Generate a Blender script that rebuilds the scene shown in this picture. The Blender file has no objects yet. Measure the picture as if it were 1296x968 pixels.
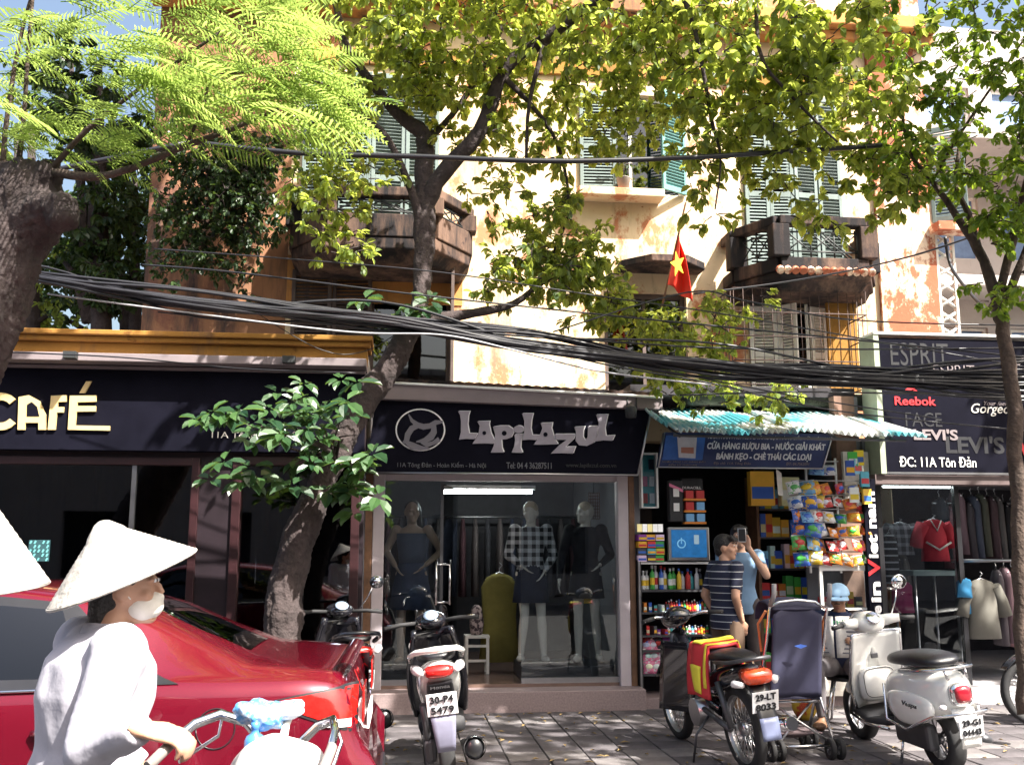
import bpy, bmesh, math, random
import numpy as np
from mathutils import Vector, Matrix, noise
random.seed(7)
R = math.radians
SC = bpy.context.scene
COL = SC.collection
# ------------------------------------------------------------------ camera, sky, sun, exposure
F = 1250.0; PITCH = math.atan(211/F); CAMZ = 1.62
cam = bpy.data.cameras.new('camera'); cam_o = bpy.data.objects.new('camera', cam); COL.objects.link(cam_o)
cam.sensor_width = 36; cam.lens = 36*F/1296; cam.clip_end = 800; cam.clip_start = 0.05
cam_o.location = (0, 0, CAMZ); cam_o.rotation_euler = (R(90)+PITCH, 0, 0)
SC.camera = cam_o
SUN = Vector((0.49, -0.41, 0.77)).normalized()
w = bpy.data.worlds.new('World'); SC.world = w; w.use_nodes = True
nt = w.node_tree; bg = nt.nodes['Background']
sky = nt.nodes.new('ShaderNodeTexSky'); sky.sky_type = 'NISHITA'; sky.sun_disc = False
sky.sun_elevation = math.asin(SUN.z); sky.sun_rotation = math.atan2(SUN.x, SUN.y)
sky.air_density = 1.3; sky.dust_density = 7.0; sky.ozone_density = 1.0
nt.links.new(sky.outputs[0], bg.inputs[0]); bg.inputs[1].default_value = 0.075
sl = bpy.data.lights.new('sun', 'SUN'); sl.energy = 5.0; sl.angle = R(0.55); sl.color = (1, 0.95, 0.86)
so = bpy.data.objects.new('sun', sl); COL.objects.link(so)
so.rotation_euler = SUN.to_track_quat('Z', 'Y').to_euler()
SC.view_settings.view_transform = 'Standard'; SC.view_settings.look = 'None'
SC.view_settings.exposure = 2.0; SC.view_settings.gamma = 1.0
SC.cycles.max_bounces = 8; SC.cycles.transparent_max_bounces = 12; SC.cycles.use_denoising = True

def px(u, v, Y):
    """world point at depth Y seen at photograph pixel (u, v)"""
    a = (u-648)/F; b = (484-v)/F; c, s = math.cos(PITCH), math.sin(PITCH)
    dy = c-b*s; dz = s+b*c
    return Vector((a/dy*Y, Y, CAMZ+dz/dy*Y))
def pX(u, v, Y): return px(u, v, Y).x
def pZ(v, Y): return px(648, v, Y).z

# ------------------------------------------------------------------ helpers
def tag(o, label=None, cat=None, group=None, kind=None):
    if label: o['label'] = label
    if cat: o['category'] = cat
    if group: o['group'] = group
    if kind: o['kind'] = kind
    return o
def empty(name, loc=(0, 0, 0), rz=0, label=None, cat=None, group=None):
    o = bpy.data.objects.new(name, None); COL.objects.link(o); o.empty_display_size = .1
    o.location = loc; o.rotation_euler = (0, 0, rz)
    return tag(o, label, cat, group)
KIDS = {}
WORK = bpy.data.scenes.new('workbench')      # scratch scene for evaluating modifiers; removed at the end
def link(o, parent=None):
    COL.objects.link(o)
    if parent is not None:
        o.parent = parent; KIDS.setdefault(parent.name, []).append(o)
    return o
def copy_tree(o, parent=None):
    c = o.copy(); link(c, parent)
    for ch in list(KIDS.get(o.name, [])): copy_tree(ch, c)
    return c
def perp(d):
    d = d.normalized(); a = Vector((0, 0, 1)) if abs(d.z) < .9 else Vector((1, 0, 0))
    x = d.cross(a).normalized(); return x, d.cross(x).normalized()

class MB:
    def __init__(s): s.v = []; s.f = []; s.sm = []
    def add(s, vs, fs, smooth=False):
        n = len(s.v); s.v += [tuple(p) for p in vs]
        for f in fs: s.f.append(tuple(i+n for i in f)); s.sm.append(smooth)
        return s
    def box(s, x0, x1, y0, y1, z0, z1, m=None):
        vs = [Vector((x, y, z)) for z in (z0, z1) for y in (y0, y1) for x in (x0, x1)]
        if m is not None: vs = [m @ p for p in vs]
        return s.add(vs, [(0, 2, 3, 1), (4, 5, 7, 6), (0, 1, 5, 4), (2, 6, 7, 3), (0, 4, 6, 2), (1, 3, 7, 5)])
    def hexa(s, p8):  # 4 bottom (ccw) + 4 top
        return s.add(p8, [(3, 2, 1, 0), (4, 5, 6, 7), (0, 1, 5, 4), (1, 2, 6, 5), (2, 3, 7, 6), (3, 0, 4, 7)])
    def tube(s, pts, rad, n=8, caps=True, smooth=True, flat=None):
        pts = [Vector(p) for p in pts]
        if not isinstance(rad, (list, tuple)): rad = [rad]*len(pts)
        vs = []; x = None
        for i, p in enumerate(pts):
            d = (pts[min(i+1, len(pts)-1)]-pts[max(i-1, 0)])
            if d.length < 1e-7: d = Vector((0, 0, 1))
            d.normalize()
            if x is None: x, y = perp(d)
            else:
                x = x-d*x.dot(d)
                if x.length < 1e-5: x, y = perp(d)
                x.normalize(); y = d.cross(x)
            for k in range(n):
                a = 2*math.pi*k/n
                vs.append(p+(x*math.cos(a)+y*math.sin(a)*(flat or 1))*rad[i])
        fs = []
        for i in range(len(pts)-1):
            for k in range(n):
                fs.append((i*n+k, i*n+(k+1) % n, (i+1)*n+(k+1) % n, (i+1)*n+k))
        b = len(s.v); s.add(vs, fs, smooth)
        if caps:
            s.f.append(tuple(b+k for k in range(n-1, -1, -1))); s.sm.append(False)
            e = b+(len(pts)-1)*n; s.f.append(tuple(e+k for k in range(n))); s.sm.append(False)
        return s
    def cyl(s, p0, p1, r0, r1=None, n=12, smooth=True): return s.tube([p0, p1], [r0, r0 if r1 is None else r1], n, True, smooth)
    def loft(s, rings, n=16, smooth=True, caps=True, sq=1.0):
        """rings: (centre, half axis a, half axis b); sq<1 squares the ring"""
        vs = []
        for c, a, b in rings:
            c, a, b = Vector(c), Vector(a), Vector(b)
            for k in range(n):
                t = 2*math.pi*k/n; ct, st = math.cos(t), math.sin(t)
                ct = math.copysign(abs(ct)**sq, ct); st = math.copysign(abs(st)**sq, st)
                vs.append(c+a*ct+b*st)
        fs = []
        for i in range(len(rings)-1):
            for k in range(n): fs.append((i*n+k, i*n+(k+1) % n, (i+1)*n+(k+1) % n, (i+1)*n+k))
        b0 = len(s.v); s.add(vs, fs, smooth)
        if caps:
            s.f.append(tuple(b0+k for k in range(n-1, -1, -1))); s.sm.append(smooth)
            e = b0+(len(rings)-1)*n; s.f.append(tuple(e+k for k in range(n))); s.sm.append(smooth)
        return s
    def ell(s, c, r, n=12, m=8, rot=None):
        c = Vector(c); rot = rot or Matrix.Identity(3)
        vs = []; fs = []
        for j in range(1, m):
            ph = math.pi*j/m
            for k in range(n):
                t = 2*math.pi*k/n
                vs.append(c+rot @ Vector((r[0]*math.sin(ph)*math.cos(t), r[1]*math.sin(ph)*math.sin(t), r[2]*math.cos(ph))))
        top = len(vs); vs.append(c+rot @ Vector((0, 0, r[2]))); vs.append(c-rot @ Vector((0, 0, r[2])))
        for j in range(m-2):
            for k in range(n): fs.append((j*n+k, (j+1)*n+k, (j+1)*n+(k+1) % n, j*n+(k+1) % n))
        for k in range(n):
            fs.append((top, k, (k+1) % n)); e = (m-2)*n; fs.append((top+1, e+(k+1) % n, e+k))
        return s.add(vs, fs, True)
    def lathe(s, prof, o=(0, 0, 0), ax=(0, 0, 1), n=20, smooth=True, caps=False):
        o = Vector(o); ax = Vector(ax).normalized(); x, y = perp(ax)
        vs = []
        for r, h in prof:
            for k in range(n):
                t = 2*math.pi*k/n; vs.append(o+ax*h+(x*math.cos(t)+y*math.sin(t))*r)
        fs = []
        for i in range(len(prof)-1):
            for k in range(n): fs.append((i*n+k, i*n+(k+1) % n, (i+1)*n+(k+1) % n, (i+1)*n+k))
        b0 = len(s.v); s.add(vs, fs, smooth)
        if caps:
            s.f.append(tuple(b0+k for k in range(n-1, -1, -1))); s.sm.append(False)
            e = b0+(len(prof)-1)*n; s.f.append(tuple(e+k for k in range(n))); s.sm.append(False)
        return s
    def prism(s, pts, o, ax, ay, depth):
        """polygon pts in plane (ax, ay) at o extruded by depth vector"""
        o, ax, ay, d = Vector(o), Vector(ax), Vector(ay), Vector(depth)
        a = [o+ax*p[0]+ay*p[1] for p in pts]; n = len(a)
        fs = [tuple(range(n-1, -1, -1)), tuple(range(n, 2*n))]+[(i, (i+1) % n, n+(i+1) % n, n+i) for i in range(n)]
        return s.add(a+[p+d for p in a], fs)
    def grid(s, fn, nu, nv, smooth=True, wrap=False):
        vs = [fn(i/(nu if wrap else nu-1), j/(nv-1)) for j in range(nv) for i in range(nu)]
        fs = []
        for j in range(nv-1):
            for i in range(nu if wrap else nu-1):
                k = (i+1) % nu; fs.append((j*nu+i, j*nu+k, (j+1)*nu+k, (j+1)*nu+i))
        return s.add(vs, fs, smooth)
    def flush(s):
        lv = getattr(s, 'lv', None)
        if not lv: return s
        a = np.array(lv); s.lv = []; p, d, n, L, w_ = a[:, 0:3], a[:, 3:6], a[:, 6:9], a[:, 9:10], a[:, 10:11]
        sd = np.cross(d, n); sd /= np.linalg.norm(sd, axis=1, keepdims=True)+1e-9; n = np.cross(sd, d); n /= np.linalg.norm(n, axis=1, keepdims=True)+1e-9
        f = n*w_*.22
        V_ = np.stack([p, p+d*L*.25+sd*w_*.40+f, p+d*L*.60+sd*w_*.50+f, p+d*L*.88+sd*w_*.24+f*.3, p+d*L-n*L*.10, p+d*L*.88-sd*w_*.24+f*.3, p+d*L*.60-sd*w_*.50+f, p+d*L*.25-sd*w_*.40+f, p+d*L*.5], 1).reshape(-1, 3)
        t = np.array([(k, (k+1) % 8, 8) for k in range(8)]); b = len(s.v)
        F_ = (t[None]+(b+9*np.arange(len(a)))[:, None, None]).reshape(-1, 3)
        s.v += [tuple(q) for q in V_.tolist()]; s.f += [tuple(q) for q in F_.tolist()]; s.sm += [False]*len(F_); return s
    def xf(s, m): s.flush(); s.v = [tuple(m @ Vector(p)) for p in s.v]; return s
    def mesh(s, name):
        s.flush()
        me = bpy.data.meshes.new(name); me.from_pydata(s.v, [], s.f)
        if any(s.sm): me.polygons.foreach_set('use_smooth', s.sm)
        me.update(); return me
    def build(s, name, mat, parent=None, bevel=0, solid=0, sub=0, loc=None, kind=None, label=None, recalc=False):
        me = s.mesh(name)
        if recalc:
            bm = bmesh.new(); bm.from_mesh(me); bmesh.ops.recalc_face_normals(bm, faces=bm.faces); bm.to_mesh(me); bm.free()
        me.materials.append(mat)
        o = bpy.data.objects.new(name, me); link(o, parent)
        if loc is not None: o.location = loc
        if solid:
            k = o.modifiers.new('t', 'SOLIDIFY'); k.thickness = solid; k.offset = 0
        if sub:
            k = o.modifiers.new('s', 'SUBSURF'); k.levels = k.render_levels = sub
        if bevel:
            k = o.modifiers.new('b', 'BEVEL'); k.width = bevel; k.segments = 2; k.limit_method = 'ANGLE'; k.angle_limit = R(40)
        if kind: o['kind'] = kind
        if label: o['label'] = label
        return o
def share(o, name, parent, loc=(0, 0, 0), rot=(0, 0, 0), scale=None, mat=None):
    c = bpy.data.objects.new(name, o.data); link(c, parent); c.location = loc; c.rotation_euler = rot
    if scale: c.scale = scale
    return c
def remesh(mb, vox, smooth=4, fac=.5):
    me = mb.mesh('tmp'); o = bpy.data.objects.new('tmp', me); WORK.collection.objects.link(o)
    k = o.modifiers.new('r', 'REMESH'); k.mode = 'VOXEL'; k.voxel_size = vox; k.use_smooth_shade = True
    if smooth:
        k = o.modifiers.new('s', 'SMOOTH'); k.iterations = smooth; k.factor = fac
    WORK.view_layers[0].update(); dg = WORK.view_layers[0].depsgraph; me2 = bpy.data.meshes.new_from_object(o.evaluated_get(dg))
    bpy.data.objects.remove(o); bpy.data.meshes.remove(me)
    me2.polygons.foreach_set('use_smooth', [True]*len(me2.polygons)); return me2
def rebuild(name, mb, vox, mat, parent=None, smooth=4, fac=.5, label=None):
    me = remesh(mb, vox, smooth, fac); me.name = name; me.materials.append(mat)
    o = bpy.data.objects.new(name, me); link(o, parent)
    if label: o['label'] = label
    return o

# ------------------------------------------------------------------ materials
def mat(name, col, rough=.6, metal=0., var=.18, scale=6., bump=0., bscale=40., coat=0., spec=.5, col2=None, thr=None, emit=0., sss=0., detail=5, coat_rough=.05):
    m = bpy.data.materials.new(name); m.use_nodes = True; t = m.node_tree; b = t.nodes['Principled BSDF']
    b.inputs['Roughness'].default_value = rough; b.inputs['Metallic'].default_value = metal
    b.inputs['Coat Weight'].default_value = coat; b.inputs['Coat Roughness'].default_value = coat_rough; b.inputs['Specular IOR Level'].default_value = spec
    c = tuple(col)+(1,)
    if var or col2:
        tc = t.nodes.new('ShaderNodeTexCoord'); n = t.nodes.new('ShaderNodeTexNoise')
        n.inputs['Scale'].default_value = scale; n.inputs['Detail'].default_value = detail; n.inputs['Roughness'].default_value = .65
        t.links.new(tc.outputs['Object'], n.inputs['Vector'])
        r = t.nodes.new('ShaderNodeValToRGB'); lo, hi = thr or (.3, .72)
        r.color_ramp.elements[0].position = lo; r.color_ramp.elements[1].position = hi
        if col2: a, d = tuple(col2)+(1,), c
        else: a = tuple(max(0, x*(1-var)) for x in col)+(1,); d = tuple(min(1, x*(1+var)) for x in col)+(1,)
        r.color_ramp.elements[0].color = a; r.color_ramp.elements[1].color = d
        t.links.new(n.outputs['Fac'], r.inputs[0]); t.links.new(r.outputs[0], b.inputs['Base Color'])
    else: b.inputs['Base Color'].default_value = c
    if bump:
        tc = t.nodes.new('ShaderNodeTexCoord'); n2 = t.nodes.new('ShaderNodeTexNoise'); n2.inputs['Scale'].default_value = bscale; n2.inputs['Detail'].default_value = 4
        t.links.new(tc.outputs['Object'], n2.inputs['Vector'])
        k = t.nodes.new('ShaderNodeBump'); k.inputs['Strength'].default_value = bump; k.inputs['Distance'].default_value = .02
        t.links.new(n2.outputs['Fac'], k.inputs['Height']); t.links.new(k.outputs[0], b.inputs['Normal'])
    if emit:
        b.inputs['Emission Color'].default_value = c; b.inputs['Emission Strength'].default_value = emit
    return m
def glass(name, tint=(.85, .9, .9), refl=.9, rough=.01, base=.06):
    m = bpy.data.materials.new(name); m.use_nodes = True; t = m.node_tree; t.nodes.clear()
    o = t.nodes.new('ShaderNodeOutputMaterial'); mx = t.nodes.new('ShaderNodeMixShader')
    tr = t.nodes.new('ShaderNodeBsdfTransparent'); tr.inputs[0].default_value = tuple(tint)+(1,)
    g = t.nodes.new('ShaderNodeBsdfGlossy'); g.inputs[0].default_value = (refl, refl, refl, 1); g.inputs['Roughness'].default_value = rough
    fr = t.nodes.new('ShaderNodeFresnel'); fr.inputs[0].default_value = 1.5
    ad = t.nodes.new('ShaderNodeMath'); ad.operation = 'ADD'; ad.inputs[1].default_value = base
    t.links.new(fr.outputs[0], ad.inputs[0]); t.links.new(ad.outputs[0], mx.inputs[0])
    t.links.new(tr.outputs[0], mx.inputs[1]); t.links.new(g.outputs[0], mx.inputs[2]); t.links.new(mx.outputs[0], o.inputs[0])
    return m
def leafmat(name, c1, c2, trans, rough=.42, tw=.45):
    m = bpy.data.materials.new(name); m.use_nodes = True; t = m.node_tree; b = t.nodes['Principled BSDF']; out = t.nodes['Material Output']
    g = t.nodes.new('ShaderNodeNewGeometry'); r = t.nodes.new('ShaderNodeValToRGB')
    r.color_ramp.elements[0].color = tuple(c1)+(1,); r.color_ramp.elements[1].color = tuple(c2)+(1,)
    t.links.new(g.outputs['Random Per Island'], r.inputs[0]); t.links.new(r.outputs[0], b.inputs['Base Color'])
    b.inputs['Roughness'].default_value = rough; b.inputs['Specular IOR Level'].default_value = .5
    tl = t.nodes.new('ShaderNodeBsdfTranslucent'); mxc = t.nodes.new('ShaderNodeMixRGB'); mxc.inputs[1].default_value = tuple(x*.5 for x in trans)+(1,); mxc.inputs[2].default_value = tuple(trans)+(1,)
    t.links.new(g.outputs['Random Per Island'], mxc.inputs[0]); t.links.new(mxc.outputs[0], tl.inputs[0])
    mx = t.nodes.new('ShaderNodeMixShader'); mx.inputs[0].default_value = tw
    t.links.new(b.outputs[0], mx.inputs[1]); t.links.new(tl.outputs[0], mx.inputs[2]); t.links.new(mx.outputs[0], out.inputs[0])
    return m
def bandmat(name, ca, cb, axis, period, duty, rough=.8, axis2=None):
    """stripes (or a check with axis2) along object axes"""
    m = bpy.data.materials.new(name); m.use_nodes = True; t = m.node_tree; b = t.nodes['Principled BSDF']; b.inputs['Roughness'].default_value = rough
    tc = t.nodes.new('ShaderNodeTexCoord'); sp = t.nodes.new('ShaderNodeSeparateXYZ'); t.links.new(tc.outputs['Object'], sp.inputs[0])
    def band(ax):
        d = t.nodes.new('ShaderNodeMath'); d.operation = 'MULTIPLY'; d.inputs[1].default_value = 1/period; t.links.new(sp.outputs[ax], d.inputs[0])
        f = t.nodes.new('ShaderNodeMath'); f.operation = 'FRACT'; t.links.new(d.outputs[0], f.inputs[0])
        l = t.nodes.new('ShaderNodeMath'); l.operation = 'LESS_THAN'; l.inputs[1].default_value = duty; t.links.new(f.outputs[0], l.inputs[0]); return l
    l = band(axis); fac = l.outputs[0]
    if axis2 is not None:
        l2 = band(axis2); k = t.nodes.new('ShaderNodeMath'); k.operation = 'ADD'; t.links.new(l.outputs[0], k.inputs[0]); t.links.new(l2.outputs[0], k.inputs[1])
        h = t.nodes.new('ShaderNodeMath'); h.operation = 'MULTIPLY'; h.inputs[1].default_value = .5; t.links.new(k.outputs[0], h.inputs[0]); fac = h.outputs[0]
    mx = t.nodes.new('ShaderNodeMixRGB'); mx.inputs[1].default_value = tuple(ca)+(1,); mx.inputs[2].default_value = tuple(cb)+(1,)
    t.links.new(fac, mx.inputs[0]); t.links.new(mx.outputs[0], b.inputs['Base Color']); return m
def wallmat(name, base, patch, stain, p=.55, sc=1.1, st=.62):
    """peeling limewash over older paint, with dark runs"""
    m = bpy.data.materials.new(name); m.use_nodes = True; t = m.node_tree; b = t.nodes['Principled BSDF']; b.inputs['Roughness'].default_value = .9; b.inputs['Specular IOR Level'].default_value = .2
    tc = t.nodes.new('ShaderNodeTexCoord')
    def nz(scale, det, stretch=None, dist=0):
        n = t.nodes.new('ShaderNodeTexNoise'); n.inputs['Scale'].default_value = scale; n.inputs['Detail'].default_value = det; n.inputs['Roughness'].default_value = .7; n.inputs['Distortion'].default_value = dist
        if stretch:
            mp = t.nodes.new('ShaderNodeMapping'); mp.inputs['Scale'].default_value = stretch; t.links.new(tc.outputs['Object'], mp.inputs[0]); t.links.new(mp.outputs[0], n.inputs['Vector'])
        else: t.links.new(tc.outputs['Object'], n.inputs['Vector'])
        return n
    def ramp(n, a, c):
        r = t.nodes.new('ShaderNodeValToRGB'); r.color_ramp.elements[0].position = a; r.color_ramp.elements[1].position = c; t.links.new(n.outputs['Fac'], r.inputs[0]); return r
    def mix(f, a, c):
        x = t.nodes.new('ShaderNodeMixRGB'); t.links.new(f.outputs[0], x.inputs[0])
        for i, q in ((1, a), (2, c)):
            if isinstance(q, tuple): x.inputs[i].default_value = q+(1,)
            else: t.links.new(q.outputs[0], x.inputs[i])
        return x
    a = mix(ramp(nz(.7, 4), .35, .7), base, tuple(x*.78 for x in base))
    a = mix(ramp(nz(sc, 8, (1, 1, .6), .12), p, p+.07), a, patch)
    a = mix(ramp(nz(6, 6), .62, .68), a, tuple(x*.7 for x in patch))
    a = mix(ramp(nz(2.2, 6, (1, 1, .16)), st, st+.16), a, stain)
    t.links.new(a.outputs[0], b.inputs['Base Color'])
    k = t.nodes.new('ShaderNodeBump'); k.inputs['Strength'].default_value = .35; k.inputs['Distance'].default_value = .02
    t.links.new(nz(14, 8).outputs['Fac'], k.inputs['Height']); t.links.new(k.outputs[0], b.inputs['Normal'])
    return m
M = {}
M['asphalt'] = mat('asphalt', (.055, .053, .055), .9, var=.3, scale=14, bump=.5, bscale=160)
M['tile'] = mat('pavement_tile', (.080, .071, .078), .8, var=.5, scale=2.2, bump=.3, bscale=60)
M['tile_b'] = mat('pavement_tile_pale', (.145, .132, .135), .8, var=.4, scale=2.8, bump=.3, bscale=60)
M['joint'] = mat('pavement_joint', (.05, .047, .047), .95, var=.3)
M['kerb'] = mat('kerb_stone', (.3, .29, .28), .85, var=.25, bump=.3)
M['facade'] = wallmat('old_limewash', (.74, .58, .39), (.46, .19, .10), (.26, .17, .12), .525, 2.6, .565)
M['facade_or'] = wallmat('orange_limewash', (.58, .27, .09), (.42, .16, .08), (.09, .07, .06), .58, 1.3, .52)
M['brown_wall'] = wallmat('shaded_brown_limewash', (.30, .15, .085), (.20, .09, .06), (.05, .04, .04), .55, 1.4, .5)  # shade on the left wing is put into this darker brown
M['salmon'] = wallmat('salmon_limewash', (.40, .125, .07), (.80, .62, .47), (.26, .15, .11), .50, 2.6, .62)
M['ochre'] = wallmat('ochre_paint', (.33, .165, .04), (.24, .11, .03), (.13, .08, .05), .6, 1.2, .55)
M['concrete'] = wallmat('grey_concrete', (.30, .28, .27), (.20, .18, .17), (.08, .075, .07), .56, 1.6, .52)
M['oldconc'] = wallmat('sooty_concrete', (.16, .10, .075), (.07, .045, .04), (.018, .016, .018), .5, 2.4, .40)
M['greywall'] = wallmat('grey_render', (.45, .42, .40), (.36, .33, .31), (.22, .2, .19), .6, 1.0, .6)
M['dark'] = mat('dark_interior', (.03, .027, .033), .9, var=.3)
M['shopwall'] = mat('shop_wall', (.16, .16, .175), .8, var=.15, scale=2)
M['shopfloor'] = mat('shop_floor_tile', (.17, .11, .09), .25, var=.25, scale=3)
M['shopceil'] = mat('shop_ceiling', (.5, .5, .52), .8, var=.05)
M['stone'] = mat('pink_granite', (.25, .19, .19), .55, var=.25, scale=60, bump=.1)
M['mauve'] = mat('pale_aluminium_post', (.50, .44, .47), .45, var=.1, scale=3)
M['wood'] = mat('brown_wood', (.17, .085, .045), .6, var=.35, scale=9)
M['maroon'] = mat('maroon_frame', (.026, .008, .010), .4, var=.25)
M['black'] = mat('black_sign_panel', (.007, .007, .013), .6, var=.3, scale=2, spec=.03)
M['navy'] = mat('navy_sign_panel', (.018, .028, .10), .35, var=.35, scale=1.5)
M['fascia'] = mat('grey_soffit', (.20, .165, .175), .7, var=.15, scale=2)
M['white'] = mat('white_paint', (.78, .78, .76), .5, var=.08)
M['offwhite'] = mat('worn_white_paint', (.66, .63, .58), .6, var=.2)
M['gold'] = mat('gold_letters', (.70, .53, .25), .4, metal=.1, var=.1)
M['silver'] = mat('silver_letters', (.36, .33, .38), .35, metal=.25, var=.12)
M['white_edge'] = mat('white_letter_edge', (.85, .84, .86), .4, var=.05)
M['dimtext'] = mat('faded_grey_text', (.12, .12, .14), .5, var=.1)
M['dim2'] = mat('ghost_text', (.010, .0105, .015), .5, var=.1)
M['red'] = mat('red_letters', (.62, .03, .04), .4, var=.1)
M['chrome'] = mat('chrome', (.75, .75, .77), .12, metal=1., var=.05)
M['steel'] = mat('brushed_steel', (.5, .5, .52), .3, metal=1., var=.1)
M['darksteel'] = mat('dark_steel', (.10, .10, .11), .45, metal=.7, var=.2)
M['iron'] = mat('black_iron', (.025, .028, .03), .55, var=.2)
M['rubber'] = mat('rubber', (.018, .018, .02), .8, var=.25, scale=20)
M['blackplastic'] = mat('black_plastic', (.014, .014, .017), .35, var=.2)
M['matteplastic'] = mat('matte_black_plastic', (.028, .028, .032), .65, var=.2)
M['leather'] = mat('black_leather', (.012, .012, .016), .38, var=.2, bump=.15, bscale=150)
M['cable'] = mat('black_cable', (.015, .015, .02), .38, var=.3, scale=3)
M['bark'] = mat('grey_bark', (.045, .033, .033), .95, var=.45, scale=7, bump=1., bscale=26)
M['bark_pale'] = mat('brown_bark', (.07, .048, .038), .95, var=.4, scale=9, bump=1., bscale=30)
M['leaf'] = leafmat('broad_leaf', (.028, .062, .026), (.16, .22, .05), (.74, .84, .14), tw=.55)
M['leaf_dark'] = leafmat('dark_leaf', (.018, .042, .018), (.045, .08, .025), (.13, .21, .03), tw=.3)
M['leaf_big'] = leafmat('big_glossy_leaf', (.014, .045, .022), (.05, .11, .035), (.18, .30, .05), rough=.34, tw=.3)
M['leaf_bright'] = leafmat('bright_leaf', (.07, .15, .02), (.14, .22, .03), (.45, .62, .05))
M['frond'] = leafmat('feathery_leaf', (.075, .16, .03), (.20, .29, .05), (.50, .66, .15), tw=.5)
M['glass'] = glass('shop_glass', (.80, .84, .86), .9, .008, .025)
M['glass_dark'] = glass('dark_window_glass', (.25, .27, .30), .9, .02, .06)
M['carglass'] = glass('tinted_car_glass', (.07, .08, .10), .9, .01, .02)
M['shut_green'] = mat('grey_green_shutter', (.125, .165, .158), .6, var=.25, scale=4)
M['shut_teal'] = mat('teal_shutter', (.10, .25, .245), .6, var=.2, scale=4)
M['shut_white'] = mat('white_shutter', (.80, .78, .72), .65, var=.2, scale=4)
M['shut_dark'] = mat('dark_brown_shutter', (.09, .062, .055), .7, var=.3, scale=4)
M['skin'] = mat('skin', (.48, .27, .18), .5, var=.1, scale=12)
M['skin_pale'] = mat('pale_skin', (.62, .38, .27), .5, var=.08, scale=12)
M['skin_dark'] = mat('tanned_skin', (.34, .18, .11), .5, var=.1, scale=12)
M['hair'] = mat('black_hair', (.012, .010, .010), .5, var=.3, scale=40, bump=.6, bscale=90)
M['mannequin'] = mat('glossy_mannequin', (.74, .68, .60), .22, var=.05)
M['strip_light'] = mat('lit_strip_light', (.92, 1., .96), .5, var=0, emit=5.)
M['tube_light'] = mat('lit_fluorescent_tube', (.92, 1., .96), .5, var=0, emit=14.)
# ------------------------------------------------------------------ the street front: a frame turned a little against the camera
YAW = R(6.5); ORG = Vector((0, 9.9, 0)); EX = Vector((math.cos(YAW), math.sin(YAW), 0)); EN = Vector((-math.sin(YAW), math.cos(YAW), 0))
def G(u, v, d=0.):
    """street-front coordinates (x along the fronts, z up) of pixel (u, v) on the plane d metres behind the shop line"""
    p = px(u, v, 1.)-Vector((0, 0, CAMZ)); o = Vector((0, 0, CAMZ))
    t = (d-(o-ORG).dot(EN))/p.dot(EN); q = o+p*t
    return (q-ORG).dot(EX), q.z
def GX(u, v, d=0.): return G(u, v, d)[0]
def GZ(u, v, d=0.): return G(u, v, d)[1]
def W(x, d, z): return ORG+EX*x+EN*d+Vector((0, 0, z))
def thing(name, label, cat, group=None): return empty(name, ORG, YAW, label, cat, group)
def place(o, label=None, cat=None, group=None, kind=None):
    o.location = ORG; o.rotation_euler = (0, 0, YAW); return tag(o, label, cat, group, kind)
FONT_CACHE = {}
def text_obj(parent, s, x0, x1, z0, z1, d, m, name='lettering', shear=0., bold=.0, depth=.006, rot=0, fit=True):
    if 'Đ' in s or 'đ' in s: bold = 0.
    cu = bpy.data.curves.new('txt', 'FONT'); cu.body = s; cu.extrude = .02; cu.shear = shear; cu.offset = bold; cu.resolution_u = 3
    t = bpy.data.objects.new('txt', cu); WORK.collection.objects.link(t)
    WORK.view_layers[0].update(); dg = WORK.view_layers[0].depsgraph; me = bpy.data.meshes.new_from_object(t.evaluated_get(dg)); bpy.data.objects.remove(t)
    P = [v.co.copy() for v in me.vertices]
    if not P: return None
    if rot: P = [Vector((-p.y, p.x, p.z)) for p in P]
    ax, bx_ = min(p.x for p in P), max(p.x for p in P); ay, by = min(p.y for p in P), max(p.y for p in P)
    zm = max(p.z for p in P) or 1
    for v, p in zip(me.vertices, P):
        v.co = (x0+(p.x-ax)/(bx_-ax)*(x1-x0), d-depth*(.5+.5*p.z/zm), z0+(p.y-ay)/(by-ay)*(z1-z0))
    me.materials.clear(); me.materials.append(m); me.name = name
    o = bpy.data.objects.new(name, me); link(o, parent); return o
def sign_text(parent, s, u0, u1, v0, v1, d, m, name='lettering', **k):
    uc, vc = (u0+u1)/2, (v0+v1)/2
    return text_obj(parent, s, GX(u0, vc, d), GX(u1, vc, d), GZ(uc, v1, d), GZ(uc, v0, d), d, m, name, **k)
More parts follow.
